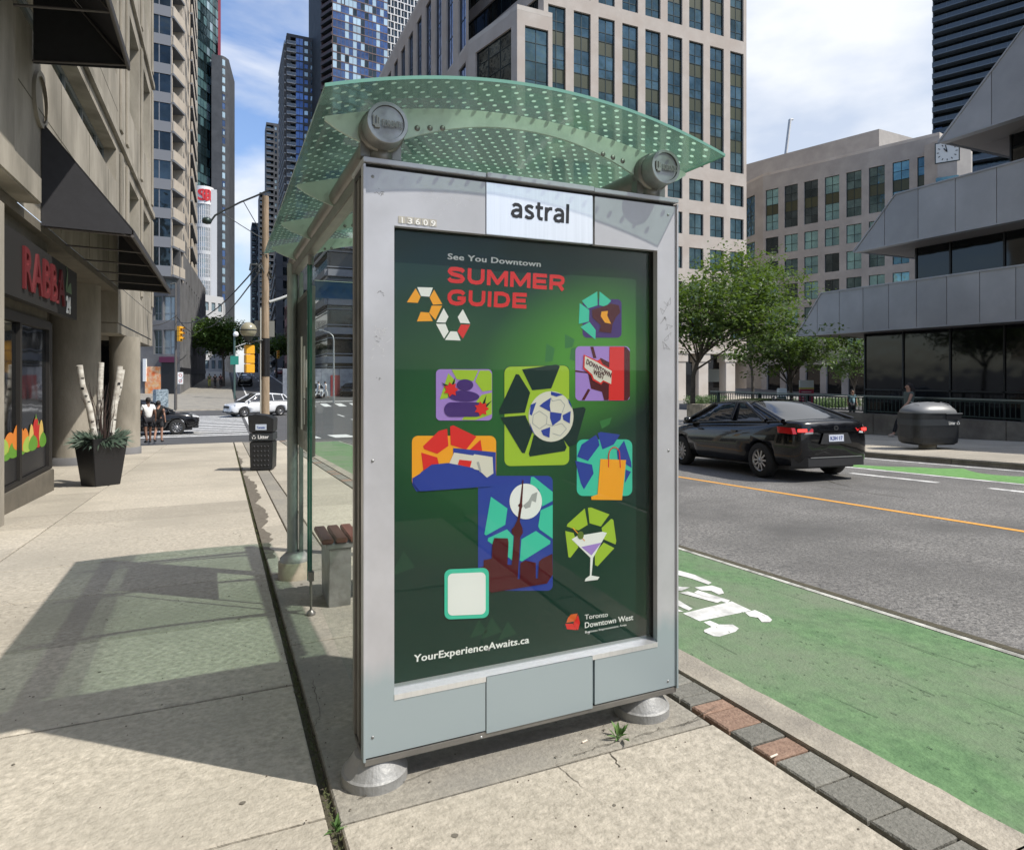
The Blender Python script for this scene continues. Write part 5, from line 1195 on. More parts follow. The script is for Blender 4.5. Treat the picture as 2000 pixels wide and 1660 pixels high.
mb=MB();mb.box(-2.75-Ll.x,-2.35-Ll.x,6-Ll.y,11.1-Ll.y,3.92-Ll.z,4.3-Ll.z);mb.box(-2.75-Ll.x,-2.42-Ll.x,6-Ll.y,10.1-Ll.y,4.32-Ll.z,6.4-Ll.z);mb.build('ledge',M['tan'],lb,.02)
mb=MB();
for i in range(28):
    t0,t1=2*math.pi*i/28,2*math.pi*(i+1)/28
    mb.quad(*[Vector((XW+.05,12.1+r*math.cos(t),5.75+r*math.sin(t)*1.05))-Ll for r,t in ((.33,t0),(.40,t0),(.40,t1),(.33,t1))])
    mb.quad(*[Vector((XW+x,12.1+.40*math.cos(t),5.75+.42*math.sin(t)))-Ll for x,t in ((0,t0),(0,t1),(.05,t1),(.05,t0))])
mb.build('medallion',M['tan'],lb)
# produce print on the shop windows: black band and fruit shapes
st_=MB();st_.box(SX-.028-Ll.x,SX-.024-Ll.x,8.05-Ll.y,13.2-Ll.y,zs0+.08-Ll.z,zs0+.42-Ll.z);st_.build('window_film',mat('film',(.02,.02,.022),.4),lb)
rg=random.Random(4)
fm={k:mat('fruit_'+k,c,.5) for k,c in dict(red=(.5,.02,.015),orange=(.7,.22,.03),yellow=(.65,.45,.12),green=(.12,.3,.03),lime=(.35,.5,.08)).items()}
k=0;y=9.4
while y<13.1:
    c=rg.choice(['red','red','orange','yellow','green','red','lime']);h=rg.uniform(.13,.24) if c not in('green','lime') else .12;w=rg.uniform(.20,.30) if c!='yellow' else .14
    zc_=zs0+.42+h*.9+rg.uniform(0,.12)*(c!='green')
    mb=MB();e=[];x_=SX-.022+.0006*(k%9)
    for i in range(18):
        t=2*math.pi*i/18;e.append(Vector((x_,y+w*math.cos(t)*(1-.25*math.sin(t)),zc_+h*math.sin(t)))-Ll)
    mb.poly(e);mb.build('fruit_print',fm[c],lb)
    if c in('red','green'): mb=MB();mb.poly([Vector((x_+.0003,y+dy,zc_+dz))-Ll for dy,dz in ((-.07,h*.8),(-.02,h*1.0),(0,h*1.25),(.03,h),(.08,h*.8),(0,h*.9))]);mb.build('leaf_print',fm['green'],lb)
    y+=w*.7;k+=1
# shop sign
sx_=-2.5
A_=xp(0,595,sx_);Bq=xp(150,545,sx_)
zs1=xp(148,625,sx_).z;zs2=xp(150,540,sx_).z
sg_=thing('shop_sign','dark fascia sign with red RABBA lettering and white 24 under the awning','sign',(sx_,12.8,zs1))
y0_,y1_=xp(2,600,sx_).y,xp(150,600,sx_).y
mb=MB();mb.box(-.12,-.0,y0_-12.8-.8,y1_-12.8,0,zs2-zs1+.05);mb.build('sign_board',mat('sign_board',(.009,.008,.007),.7),sg_)
o=fit_text('RABBA',(.002,xp(43,560,sx_).y-12.8,.18*(zs2-zs1)),(0,xp(124,560,sx_).y-xp(43,560,sx_).y,0),(0,0,.72*(zs2-zs1)),mat('rabba_red',(.11,.005,.008),.6),'lettering',sg_,.014,.03,1.12)
yq=xp(128,560,sx_).y-12.8
o=fit_text('24',(.002,yq+.02,.06),(0,.34,0),(0,0,.30),M['letter_white'],'lettering',sg_,.035,.01)
mb=MB();mb.add([(.01,yq+a,b) for a,b in ((.0,.42),(.10,.5),(.14,.72),(.08,.86),(.0,.84),(.06,.80),(.05,.70),(-.03,.5))],[tuple(range(8))]);mb.add([(.01,yq+a,b) for a,b in ((.0,.42),(.45,.42),(.38,.62),(.24,.58),(.16,.52))],[tuple(range(5))]);mb.build('emblem',mat('goose_green',(.10,.16,.08),.6),sg_)
# awnings
def awning(label,y0,y1,zi,zo,zt,xo):
    a=thing('awning',label,'awning',(XW,(y0+y1)/2,zi));La=Vector(a.location)
    cl_=bpy.data.materials.get('awning_cloth') or mat('awning_cloth',(.028,.028,.032),.8,c2=(.035,.035,.04),ns=8)
    P=[(XW+.01,zi),(xo,zo),(xo,zo+.10),(XW+.01,zt)]
    mb=MB();mb.prism([Vector((x,y0,z))-La for x,z in ((XW+.01,zi),(xo-.02,zo+.03),(xo-.02,zo+.10),(XW+.01,zt))],(0,.02,0));mb.build('end_panel',cl_,a)
    mb=MB();mb.prism([Vector((x,y1-.02,z))-La for x,z in P],(0,.02,0));mb.build('end_panel',cl_,a)
    mb=MB();mb.prism([Vector((x,y0+.021,z))-La for x,z in ((xo,zo),(xo+.012,zo),(xo+.012,zo+.10),(XW+.02,zt+.015),(XW+.02,zt),(xo,zo+.09))],(0,y1-y0-.042,0));mb.build('cover',cl_,a)
    fm_=bpy.data.materials.get('awning_frame') or mat('awning_frame',(.10,.09,.085),.6)
    for i in range(6):
        y=y0+.1+(y1-y0-.2)*i/5;mb=MB();mb.tube([Vector((XW+.02,y,zi))-La,Vector((xo-.02,y,zo+.02))-La],.018,6);mb.tube([Vector((xo-.02,y,zo+.02))-La,Vector((XW+.02,y,zt-.05))-La],.016,6);mb.build('frame_bar',fm_,a)
    mb=MB();mb.tube([Vector((xo-.01,y0,zo))-La,Vector((xo-.01,y1,zo))-La],.025,6);mb.build('frame_bar',fm_,a)
    return a
awning('dark grey awning over the shop sign with its near triangular end facing out',12.2,20.3,3.84,3.78,5.44,-1.35)
awning('upper black awning at the top left corner seen from below',3.5,11.75,6.15,6.3,7.8,-1.35)
# ------------------------------------------------ far side pavement, walls and plaza
osw=struct('sidewalk_opposite');KX=14.35
strip(14.3,20.6,-4,27,-.03,1).build('joint_bed',M['joint'],osw)
y=-3
while y<26:
    for a,b in ((14.52,16.4),(16.4,18.4),(18.4,20.6)): slab(osw,a,b,y,min(y+2.2,26.5),dz=random.uniform(-.003,.003),g=.01)
    y+=2.2
kb2=struct('kerb_opposite');y=-3
while y<26.4:
    y2=min(y+2.4,26.5);mb=MB();vs=[(KX+.17,y+.006,gz(y)),(KX,y+.006,gz(y)),(KX-.03,y+.006,gz(y)+RD-.05),(KX+.17,y2-.006,gz(y2)),(KX,y2-.006,gz(y2)),(KX-.03,y2-.006,gz(y2)+RD-.05)]
    mb.add(vs,[(0,3,4,1),(1,4,5,2)]);mb.build('kerb_stone',M['kerb'],kb2);y=y2
struct('plaza',strip(20.8,95,-10,62,-.02,3,nx=4).mesh('plaza',mat('plaza',(.20,.19,.175),.9,c2=(.28,.265,.24),ns=1.5)))
lw_=thing('low_wall','low concrete wall carrying the black railing behind the far pavement','wall',(20.75,13,gz(13)))
wm_=mat('wall_conc',(.15,.14,.12),.9,c2=(.22,.205,.18),ns=4,stain=(.11,.10,.09),ss=1.2,bump=.3,bs=25)
for i in range(10):
    y=3+i*2.1;mb=MB();mb.box(-.15,.15,y-13,y+2.085-13,gz(y+1)-.15-gz(13),.2-gz(13));mb.build('wall_block',wm_,lw_,.01)
rl_=thing('railing','black metal railing with slim balusters along the top of the low wall','railing',(20.75,13,.2))
ir=mat('iron_dark',(.02,.035,.035),.4,.5)
mb=MB();mb.box(-.04,.04,-10,11,.58,.63);mb.build('top_rail',mat('rail_top',(.16,.19,.18),.4,.5),rl_)
mb=MB();mb.box(-.025,.025,-10,11,.52,.56);mb.box(-.025,.025,-10,11,.06,.10);mb.build('rail',ir,rl_)
bm=MB();bm.box(-.012,.012,-.012,.012,.10,.52);bme=bm.mesh('baluster',ir)
pm=MB();pm.box(-.05,.05,-.05,.05,0,.58);pme=pm.mesh('post',ir)
for i in range(150): o=link('baluster',bme,rl_);o.location=(0,-9.9+i*.14,0)
for i in range(9): o=link('post',pme,rl_);o.location=(0,-9.5+i*2.5,0)
# far pavements
fs_=struct('sidewalk_far')
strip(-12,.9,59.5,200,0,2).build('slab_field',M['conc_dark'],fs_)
fk=MB();n=60
for i in range(n):
    a,b=59.5+i*2.3,59.5+(i+1)*2.3;fk.quad((.9,a,gz(a)),(.9,b,gz(b)),(.93,b,gz(b)+RD-.05),(.93,a,gz(a)+RD-.05))
fk.build('kerb_stone',M['kerb'],fs_)
fr=struct('sidewalk_far')
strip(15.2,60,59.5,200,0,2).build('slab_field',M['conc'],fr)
cl2=MB();cl2.quad((-12,59.5,gz(59.5)),(.9,59.5,gz(59.5)),(.9,59.45,gz(59.5)-.2),(-12,59.45,gz(59.5)-.2));cl2.build('kerb_stone',M['kerb'],fs_)
# recess floor beside the columns
yy=13.4
while yy<26.5: slab(sw,-6,-3.1,yy,min(yy+1.15,26.5),dz=-.002);yy+=1.15
mb=MB()
# crosswalk bars, stop lines, lane dashes
def bar(name,x0,x1,y0,y1,dh=.004,m='white_line',base=RD):
    mb=MB();nn=max(1,int((y1-y0)/1.5))
    for i in range(nn):
        a=y0+(y1-y0)*i/nn;b=y0+(y1-y0)*(i+1)/nn;mb.quad((x0,a,gz(a)+base+dh),(x1,a,gz(a)+base+dh),(x1,b,gz(b)+base+dh),(x0,b,gz(b)+base+dh))
    return mb
cwk=struct('crosswalk')
y=34.6
while y<52.5: bar('',-3.6,1.15,y,y+.62).build('crosswalk_bar',M['white_line'],cwk);y+=1.35
cw2=struct('crosswalk')
for i in range(9): bar('',3.0+i*1.35,3.65+i*1.35,61.2,64.4).build('crosswalk_bar',M['white_line'],cw2)
for i in range(7): bar('',3.0+i*1.5,3.9+i*1.5,29.3,32.0).build('crosswalk_bar',M['white_line'],cw2)
struct('stop_line',bar('',1.35,1.65,34,54).mesh('stop_line',M['white_line']))
struct('stop_line',bar('',6.8,13,66.5,67.1).mesh('stop_line',M['white_line']))
for a,b in ((30,33),(36,39),(42,45),(48,51)): struct('lane_line',bar('',7.9,8.05,a,b).mesh('lane_line',M['white_line']))
struct('lane_line',bar('',2.2,2.35,62,150).mesh('lane_line',M['white_line']));struct('lane_line',bar('',7.6,7.8,68,150,m='yellow_line').mesh('lane_line',M['white_line']))
for i in range(8): struct('lane_line',bar('',4.8,4.95,70+i*9,73+i*9).mesh('lane_line',M['white_line']))
# ------------------------------------------------ cars
paint_black=mat('car_black',(.003,.003,.004),.22,.0,spec=.25,coat=.7);paint_white=mat('car_white',(.72,.73,.74),.3,coat=.8)
tyre=mat('tyre',(.018,.018,.018),.85);alloy=mat('alloy',(.45,.45,.46),.3,.8);carglass=mat('car_glass',(.01,.012,.014),.04,spec=.9);trim=mat('car_trim',(.025,.025,.027),.5)
redlens=mat('red_lens',(.45,.01,.012),.15,coat=.5);redlit=mat('red_lit',(1,.06,.05),.3,emit=1.2);clearlens=mat('clear_lens',(.6,.62,.64),.1,coat=.6);chrome=mat('chrome',(.6,.6,.62),.12,1)
def car(name,label,loc,rz,Lc,Wc,H,pts,roof,paint,wb,wr,group=None,hatch=False,brake=False,detail=True,plate='',rim_spokes=5):
    """pts: side profile of the lower body (y, ztop belt line, halfwidth factor); y forward positive, origin at centre on ground"""
    t=thing(name,label,'car',loc,rz,group);hw=Wc/2
    # lower body loft
    mb=MB();prof=pts;rings=[]
    for (y,zb,zt,wf) in prof:
        w=hw*wf;zm=zb+(zt-zb)*.45
        half=[(0,zb),(w*.86,zb),(w*.97,zb+.06),(w,zm),(w*.985,zm+(zt-zm)*.45),(w*.93,zt-.035),(w*.86,zt),(w*.45,zt+.018),(0,zt+.025)]
        rings.append([(x,y,z) for x,z in half]+[(-x,y,z) for x,z in half[-2:0:-1]])
    k=len(rings[0]);vs=[p for r in rings for p in r];fs=[]
    for i in range(len(rings)-1):
        for j in range(k): a=i*k+j;b=i*k+(j+1)%k;fs.append((a,b,b+k,a+k))
    mb.add(vs,fs,0,True);mb.add(rings[0],[tuple(range(k))],0);mb.add(rings[-1],[tuple(range(k))[::-1]],0)
    me=mb.mesh('body',paint)
    b=bmesh.new();b.from_mesh(me);bmesh.ops.remove_doubles(b,verts=b.verts,dist=1e-4);bmesh.ops.recalc_face_normals(b,faces=b.faces);b.to_mesh(me);b.free()
    for p in me.polygons: p.use_smooth=True
    o=link('body',me,t);sb=o.modifiers.new('s','SUBSURF');sb.levels=1;sb.render_levels=1
    # wheel arches cut out
    cut=MB()
    for y in (-wb/2,wb/2): cut.tube([(-hw-.2,y,wr),(hw+.2,y,wr)],wr+.05,28)
    cm=link('cutter',cut.mesh('cutter',trim));bo=o.modifiers.new('b','BOOLEAN');bo.object=cm;bo.solver='EXACT';bo.operation='DIFFERENCE'
    cm.parent=t;bpy.context.view_layer.update();cm.parent=None;cm.matrix_world=t.matrix_world.copy();bpy.context.view_layer.update()
    m2=bpy.data.meshes.new_from_object(o.evaluated_get(bpy.context.evaluated_depsgraph_get()));o.modifiers.clear();o.data=m2;bpy.data.objects.remove(cm)
    m2.materials.clear();m2.materials.append(paint);m2.materials.append(trim)
    # underbody & inner arches
    mb=MB();mb.box(-hw*.8,hw*.8,-Lc/2+.35,Lc/2-.35,.2,.5);mb.build('underbody',trim,t)
    # greenhouse: glass loft, roof skin and pillars
    G=roof # list of (y, zroof) with base at belt: [(y_base_rear,zb),(y_top_rear,zt),(y_mid,zt),(y_top_front,zt),(y_base_front,zb)]
    (yb,zb0),(yr,zr0),(ym,zm0),(yf,zf0),(yc,zc0)=G
    wB=hw*.90;wT=hw*.66
    def sec(y):   # roof height along y
        P=G
        for (a,za),(b_,zb_) in zip(P,P[1:]):
            if a<=y<=b_: s=(y-a)/(b_-a);return za+(zb_-za)*s
        return zb0
    N_=18;rg_=[]
    for i in range(N_+1):
        y=yb+(yc-yb)*i/N_;z=sec(y);zB=zb0+(zc0-zb0)*i/N_-.05;f=max(.02,(z-zB)/(zm0-zB));w2=wB+(wT-wB)*f
        rg_.append([(wB,y,zB),(w2+.02,y,zB+(z-zB)*.88),(w2*.93,y,z-.01),(w2*.5,y,z+.02*f),(0,y,z+.028*f),(-w2*.5,y,z+.02*f),(-w2*.93,y,z-.01),(-w2-.02,y,zB+(z-zB)*.88),(-wB,y,zB)])
    k=9;vs=[p for r in rg_ for p in r];fs=[(i*k+j,i*k+j+1,(i+1)*k+j+1,(i+1)*k+j) for i in range(N_) for j in range(k-1)]
    mb=MB();mb.add(vs,fs,0,True);mb.build('windows',carglass,t)
    # roof skin
    rs=[r for r in rg_ if yr-.05<=r[0][1]<=yf+.05]
    mb=MB();vs=[Vector(p)+Vector((0,0,.012)) for r in rs for p in r[1:8]];k=7
    mb.add(vs,[(i*k+j,i*k+j+1,(i+1)*k+j+1,(i+1)*k+j) for i in range(len(rs)-1) for j in range(k-1)],0,True);mb.build('roof_panel',paint,t)
    mb=MB()
    def pil(pts_,w): 
        for s in (1,-1): mb.tube([(s*x,y,z) for x,y,z in pts_],w,6)
    zT=zm0
    pil([(wB-.01,yb+.02,zb0),(wT+.03,yr,zr0-.05)],.05);pil([(wB-.01,yc-.02,zc0),(wT+.03,yf,zf0-.04)],.035)
    pil([(wB+.005,(yr+yf)/2-.15,zb0),(wT+.03,(yr+yf)/2-.1,zT-.06)],.04)
    pil([(wB+.005,yb+.45,zb0-.0),(wT+.035,yr+.25,zT-.08)],.045)
    pil([(wB+.002,yb+.1,zb0+.0),(wB+.012,0,(zb0+zc0)/2),(wB+.002,yc-.1,zc0-.01)],.018)
    mb.build('window_pillars',paint,t)
    # wheels
    for y in (-wb/2,wb/2):
        for s in (1,-1):
            xw=s*(hw-.11);mb=MB();mb.lathe((xw,y,wr),[(wr*.62,-.10),(wr*.93,-.10),(wr,-.07),(wr,.07),(wr*.93,.10),(wr*.62,.10)],28,axis='x');w_=mb.build('tyre',tyre,None);
            wh=thing('wheel','',''if 0 else 'x',(0,0,0));del wh['label'];del wh['category'];wh.parent=t;w_.parent=wh
            mb=MB();mb.lathe((xw+s*.03,y,wr),[(wr*.66,-.05*s),(wr*.66,.05*s),(wr*.60,.06*s),(wr*.58,0)],28,axis='x')
            mb.lathe((xw+s*.06,y,wr),[(0,.02*s),(.05,.02*s),(.06,0)],12,axis='x')
            n=rim_spokes*2
            for i in range(n):
                a=2*math.pi*i/n;dv=Vector((0,math.cos(a),math.sin(a)));pv=Vector((0,-math.sin(a),math.cos(a)));O=Vector((xw+s*.055,y,wr))
                mb.obox(O+dv*.04-pv*.016,dv*(wr*.58-.04),pv*.032,Vector((s*.022,0,0)))
            mb.build('rim',alloy,wh);mb=MB();mb.lathe((xw+s*.02,y,wr),[(0,0),(wr*.6,0)],20,axis='x');mb.build('brake_disc',trim,wh)
    if detail:
        yR=prof[0][0];yF=prof[-1][0]
        for s in (1,-1):
            mb=MB();mb.lathe((s*(hw*.98),yc-.32,zc0+.06),[(0,-.09),(.06,-.08),(.075,0),(.06,.07),(0,.08)],10,axis='x');mb.build('mirror',paint,t)
            mb=MB();mb.obox((s*hw*.965,-.35-wb*.12,zc0-.13),(s*.02,0,0),(0,.16,0),(0,0,.025));mb.obox((s*hw*.965,.55-wb*.02,zc0-.13),(s*.02,0,0),(0,.16,0),(0,0,.025));mb.build('door_handle',paint,t)
    return t
# sedan
sx0,sy0=9.35,9.24
hd=R(-7);wbz=2.70
ctr=Vector((10.02,9.15,0))+Vector((math.sin(R(7)),math.cos(R(7)),0))*(wbz/2)
sc_=car('sedan','black sedan with lit red tail lights driving away beside the poster panel',(ctr.x,ctr.y,gz(ctr.y)+RD),hd,4.63,1.78,1.435,
 [(-2.30,.34,.98,.70),(-2.24,.26,1.06,.86),(-2.05,.24,1.09,.95),(-1.5,.22,1.05,.99),(-.7,.2,.99,1),(.3,.2,.97,1),(1.1,.2,.95,1),(1.7,.2,.86,.98),(2.1,.22,.74,.90),(2.28,.28,.62,.72),(2.33,.36,.56,.55)],
 [(-1.95,1.06),(-.95,1.41),(-.2,1.45),(.35,1.42),(1.35,.96)],paint_black,wbz,.325,brake=True)
sc_.rotation_euler=(math.atan(-.04),0,hd)
def cp(mb,name,m): return mb.build(name,m,sc_)
yR=-2.29
for s in (1,-1):
    mb=MB();mb.prism([(s*.46,-2.275,.93),(s*.80,-2.13,.95),(s*.885,-1.88,.97),(s*.885,-1.9,.86),(s*.80,-2.17,.84),(s*.48,-2.30,.87)][::s],(0,-.02,0));cp(mb,'tail_light',redlens)
    mb=MB();mb.obox((s*.60,-2.285,.875),(s*.14,.05,0),(0,-.025,0),(0,0,.055));cp(mb,'brake_lamp',redlit)
    mb=MB();mb.prism([(s*.50,-2.325,.845),(s*.64,-2.275,.835),(s*.62,-2.285,.87),(s*.50,-2.33,.875)][::s],(0,-.01,0));cp(mb,'reverse_lamp',clearlens)
mb=MB();mb.box(-.46,.46,-2.325,-2.30,.865,.895);cp(mb,'trunk_strip',paint_black)
mb=MB();mb.box(-.16,.16,-2.335,-2.325,.70,.82);pl_=cp(mb,'licence_plate',mat('plate_white',(.62,.66,.75),.5))
fit_text('K3H 17',(-.13,-2.338,.725),(.26,0,0),(0,0,.07),mat('plate_blue',(.03,.06,.3),.5),'lettering',sc_,.02)
mb=MB();mb.prism([(-.34,-2.322,.66),(.34,-2.322,.66),(.26,-2.318,.85),(-.26,-2.318,.85)],(0,-.006,0));cp(mb,'plate_recess',trim)
mb=MB()
for i in range(20):
    a0,a1=2*math.pi*i/20,2*math.pi*(i+1)/20
    mb.quad(*[(r*1.25*math.cos(t),-2.335,.94+r*math.sin(t)) for r,t in ((.030,a0),(.040,a0),(.040,a1),(.030,a1))])
    mb.quad(*[(r*.55*math.cos(t),-2.336,.94+r*math.sin(t)) for r,t in ((.030,a0),(.040,a0),(.040,a1),(.030,a1))])
cp(mb,'emblem',chrome)
mb=MB();mb.prism([(-.80,-2.12,.27),(-.6,-2.315,.27),(.6,-2.315,.27),(.80,-2.12,.27)],(0,0,.15));cp(mb,'bumper_trim',trim)
mb=MB();mb.box(-.55,.55,-2.325,-2.312,.42,.435);cp(mb,'bumper_strip',alloy)
mb=MB();mb.prism([(.0,-.75,1.45),(.0,-.62,1.45),(.0,-.72,1.52)],(.02,0,0));cp(mb,'antenna',paint_black)
# white crossover
wp=gnd(495,806,RD)
ws=car('crossover_car','white crossover car crossing the intersection behind the wooden pole',(wp.x+.1,51.6,gz(51)+RD),R(117),4.6,1.88,1.68,
 [(-2.28,.42,.95,.72),(-2.2,.34,1.08,.9),(-1.9,.3,1.12,.97),(-1.0,.26,1.08,1),(.3,.26,1.06,1),(1.1,.26,1.04,1),(1.7,.28,1.0,.97),(2.05,.3,.92,.9),(2.22,.36,.78,.74),(2.27,.42,.66,.6)],
 [(-2.1,1.12),(-1.75,1.58),(-.5,1.68),(.35,1.64),(1.3,1.06)],paint_white,2.7,.36,hatch=True)
ws.rotation_euler=(0,0,R(112))
def front(t,hw,y,zl,zg,lit=clearlens):
    for s in (1,-1):
        mb=MB();mb.prism([(s*hw*.45,y-.02,zl-.03),(s*hw*.92,y-.32,zl+.07),(s*hw*.92,y-.30,zl-.03),(s*hw*.5,y-.0,zl-.10)][::-s],(0,.03,0));mb.build('headlight',lit,t)
    mb=MB();mb.prism([(-hw*.5,y,zg-.12),(hw*.5,y,zg-.12),(hw*.45,y,zg+.08),(-hw*.45,y,zg+.08)],(0,.035,0));mb.build('grille',trim,t)
    mb=MB();mb.box(-.25,.25,y+.035,y+.045,zg-.26,zg-.14);mb.build('licence_plate',paint_white,t)
    mb=MB();mb.box(-hw*.8,hw*.8,y-.25,y-.02,.3,.42);mb.build('bumper_trim',trim,t)
front(ws,.94,2.25,.86,.74)
bp_=gnd(355,850,RD)
bs_=car('crossover_car','large black crossover car waiting behind the sidewalk walkers at the corner',(bp_.x-1.75,bp_.y+1.2,gz(36)+RD),R(-84),4.95,1.93,1.73,
 [(-2.45,.42,1.0,.75),(-2.35,.34,1.12,.92),(-2.0,.3,1.16,.98),(-1.0,.26,1.12,1),(.3,.26,1.1,1),(1.2,.26,1.08,1),(1.8,.28,1.04,.98),(2.2,.3,.95,.9),(2.4,.36,.8,.76),(2.46,.42,.68,.6)],
 [(-2.2,1.16),(-1.85,1.62),(-.5,1.72),(.3,1.68),(1.35,1.12)],paint_black,2.85,.375,hatch=True)
front(bs_,.96,2.43,.9,.72)
# cars further off
def small(label,p,rz,paint,group='cars far up the street'):
    return car('parked_car',label,(p[0],p[1],gz(p[1])+RD),rz,4.5,1.8,1.5,
     [(-2.22,.36,.95,.72),(-2.1,.28,1.02,.9),(-1.4,.24,1.0,1),(0,.22,.98,1),(1.1,.22,.95,1),(1.9,.24,.84,.93),(2.2,.32,.68,.7)],
     [(-1.9,1.02),(-1.1,1.4),(-.3,1.46),(.4,1.42),(1.3,.96)],paint,2.65,.33,group=group,hatch=True)
c1=small('pale silver car facing the crossing, seen through the shelter glass',(9.0,73),R(180),mat('car_silver',(.45,.46,.48),.3,.3,coat=.8))
front(c1,.9,2.2,.74,.6)
small('black car at the edge of the poster panel seen through the shelter glass',(13.2,74),R(150),paint_black)
small('white car parked under the street tree far up the street',(2.9,103),R(0),paint_white)
small('dark car parked at the kerb near the far walkers',(2.6,94),R(0),paint_black)
small('dull red car far up the street right of the wooden pole',(9.3,125),R(180),mat('car_red',(.22,.04,.05),.3,coat=.6))
# ------------------------------------------------ people
skin_=mat('skin',(.42,.24,.17),.6);skin2=mat('skin_dark',(.16,.08,.05),.6);hair=mat('hair_dark',(.015,.011,.01),.7)
def skinmesh(name,verts,edges,radii,m,parent,root=0,lv=2):
    me=bpy.data.meshes.new(name);me.from_pydata(verts,edges,[]);o=link(name,me,parent)
    sk=o.modifiers.new('sk','SKIN');ss=o.modifiers.new('ss','SUBSURF');ss.levels=lv;ss.render_levels=lv
    for i,d in enumerate(me.skin_vertices[0].data): d.radius=(radii[i],radii[i]) if not isinstance(radii[i],tuple) else radii[i];d.use_root=(i==root)
    bpy.context.view_layer.update();m2=bpy.data.meshes.new_from_object(o.evaluated_get(bpy.context.evaluated_depsgraph_get()));o.modifiers.clear();m2.materials.clear();m2.materials.append(m);o.data=m2
    for p in m2.polygons:p.use_smooth=True
    return o
def person(label,loc,rz,H=1.7,top=(.7,.7,.7),bottom=(.02,.02,.025),skin=skin_,stride=.0,arms=0.0,shorts=False,sleeve=.4,longhair=False,group=None,lv=2,shoe=(.02,.02,.02)):
    t=thing('person',label,'person',loc,rz,group);k=H/1.72
    S_=stride
    P=dict(pel=(0,0,.93),ab=(0,0,1.08),ch=(0,.0,1.28),nk=(0,.0,1.46),hb=(0,.01,1.53),hd=(0,.02,1.61),ht=(0,.02,1.68))
    for s,n in ((1,'L'),(-1,'R')):
        P['hip'+n]=(s*.09,0,.90);P['kn'+n]=(s*.10,s*S_*.28+.02,.50);P['an'+n]=(s*.10,s*S_*.45-.03-(.08 if s*S_<0 else 0),.09+(.05 if s*S_<0 else 0));P['to'+n]=(s*.12,s*S_*.45+.13,.04+(.0 if s*S_>=0 else .02))
        P['sh'+n]=(s*.18,0,1.40);P['el'+n]=(s*.24,-s*S_*.15-.02+arms*.05,1.13);P['wr'+n]=(s*.25,-s*S_*.30+.06+arms*.18,.90+arms*.08);P['ha'+n]=(s*.25,-s*S_*.33+.09+arms*.2,.81+arms*.08)
    names=list(P);idx={n:i for i,n in enumerate(names)};V=[tuple(c*k for c in P[n]) for n in names]
    E_=[('pel','ab'),('ab','ch'),('ch','nk'),('nk','hb'),('hb','hd'),('hd','ht')]
    for n in 'LR': E_+=[('pel','hip'+n),('hip'+n,'kn'+n),('kn'+n,'an'+n),('an'+n,'to'+n),('ch','sh'+n),('sh'+n,'el'+n),('el'+n,'wr'+n),('wr'+n,'ha'+n)]
    rad=dict(pel=.13,ab=.12,ch=.14,nk=.052,hb=.065,hd=.085,ht=.06,hip=.085,kn=.055,an=.036,to=.03,sh=.055,el=.038,wr=.026,ha=.03)
    r_=[rad.get(n,rad.get(n[:-1])) *k for n in names]
    skinmesh('body',V,[(idx[a],idx[b]) for a,b in E_],r_,skin,t,idx['pel'],lv)
    tm=mat('cloth_top',top,.85);bm_=mat('cloth_bottom',bottom,.85);sm_=mat('shoe',shoe,.7)
    def sub(ns,es,rr,m,name,root):
        ix={n:i for i,n in enumerate(ns)};Vv=[tuple(c*k for c in (P[n] if isinstance(n,str) and n in P else Q[n])) for n in ns]
        skinmesh(name,Vv,[(ix[a],ix[b]) for a,b in es],[q*k for q in rr],m,t,ix[root],lv)
    Q={}
    lerp=lambda a,b,f: tuple(P[a][i]+(P[b][i]-P[a][i])*f for i in range(3))
    for n in 'LR':
        Q['sl'+n]=lerp('sh'+n,'el'+n,max(.15,sleeve*1.2 if sleeve<.8 else .95));Q['tr'+n]=lerp('hip'+n,'kn'+n,.75) if shorts else lerp('kn'+n,'an'+n,.9)
    Q['hem']=(0,0,.92);Q['nb']=(0,0,1.42)
    sub(['hem','ab','ch','nb','shL','shR','slL','slR'],[('hem','ab'),('ab','ch'),('ch','nb'),('ch','shL'),('ch','shR'),('shL','slL'),('shR','slR')],[.145,.14,.155,.075,.075,.075,.06,.06],tm,'shirt','ch')
    if shorts: sub(['pel','hipL','hipR','trL','trR'],[('pel','hipL'),('pel','hipR'),('hipL','trL'),('hipR','trR')],[.14,.105,.105,.095,.095],bm_,'shorts','pel')
    else: sub(['pel','hipL','hipR','knL','knR','trL','trR'],[('pel','hipL'),('pel','hipR'),('hipL','knL'),('hipR','knR'),('knL','trL'),('knR','trR')],[.14,.105,.105,.072,.072,.055,.055],bm_,'trousers','pel')
    mb=MB();sg_=14;vs=[];fs=[]
    for a in range(7):
        th=R(-38+21.4*a)
        for q in range(sg_):
            ph=2*math.pi*q/sg_;fr=max(0,math.sin(ph));low=max(0,-math.sin(th));sh_=1-.35*fr*(1 if th<.35 else 0)
            vs.append((.098*k*math.cos(th)*math.cos(ph)*.92,-.022*k+.108*k*math.cos(th)*math.sin(ph)*sh_,(1.632+.105*math.sin(th))*k))
    for a in range(6):
        for q in range(sg_): fs.append((a*sg_+q,a*sg_+(q+1)%sg_,(a+1)*sg_+(q+1)%sg_,(a+1)*sg_+q))
    fs.append(tuple(range(6*sg_,7*sg_)))
    mb.add(vs,fs,0,True)
    if longhair: mb.tube([(0,-.06*k,1.66*k),(0,-.10*k,1.50*k),(0,-.11*k,1.34*k),(0,-.10*k,1.26*k)],[.075*k,.095*k,.085*k,.03*k],10)
    mb.build('hair',hair,t)
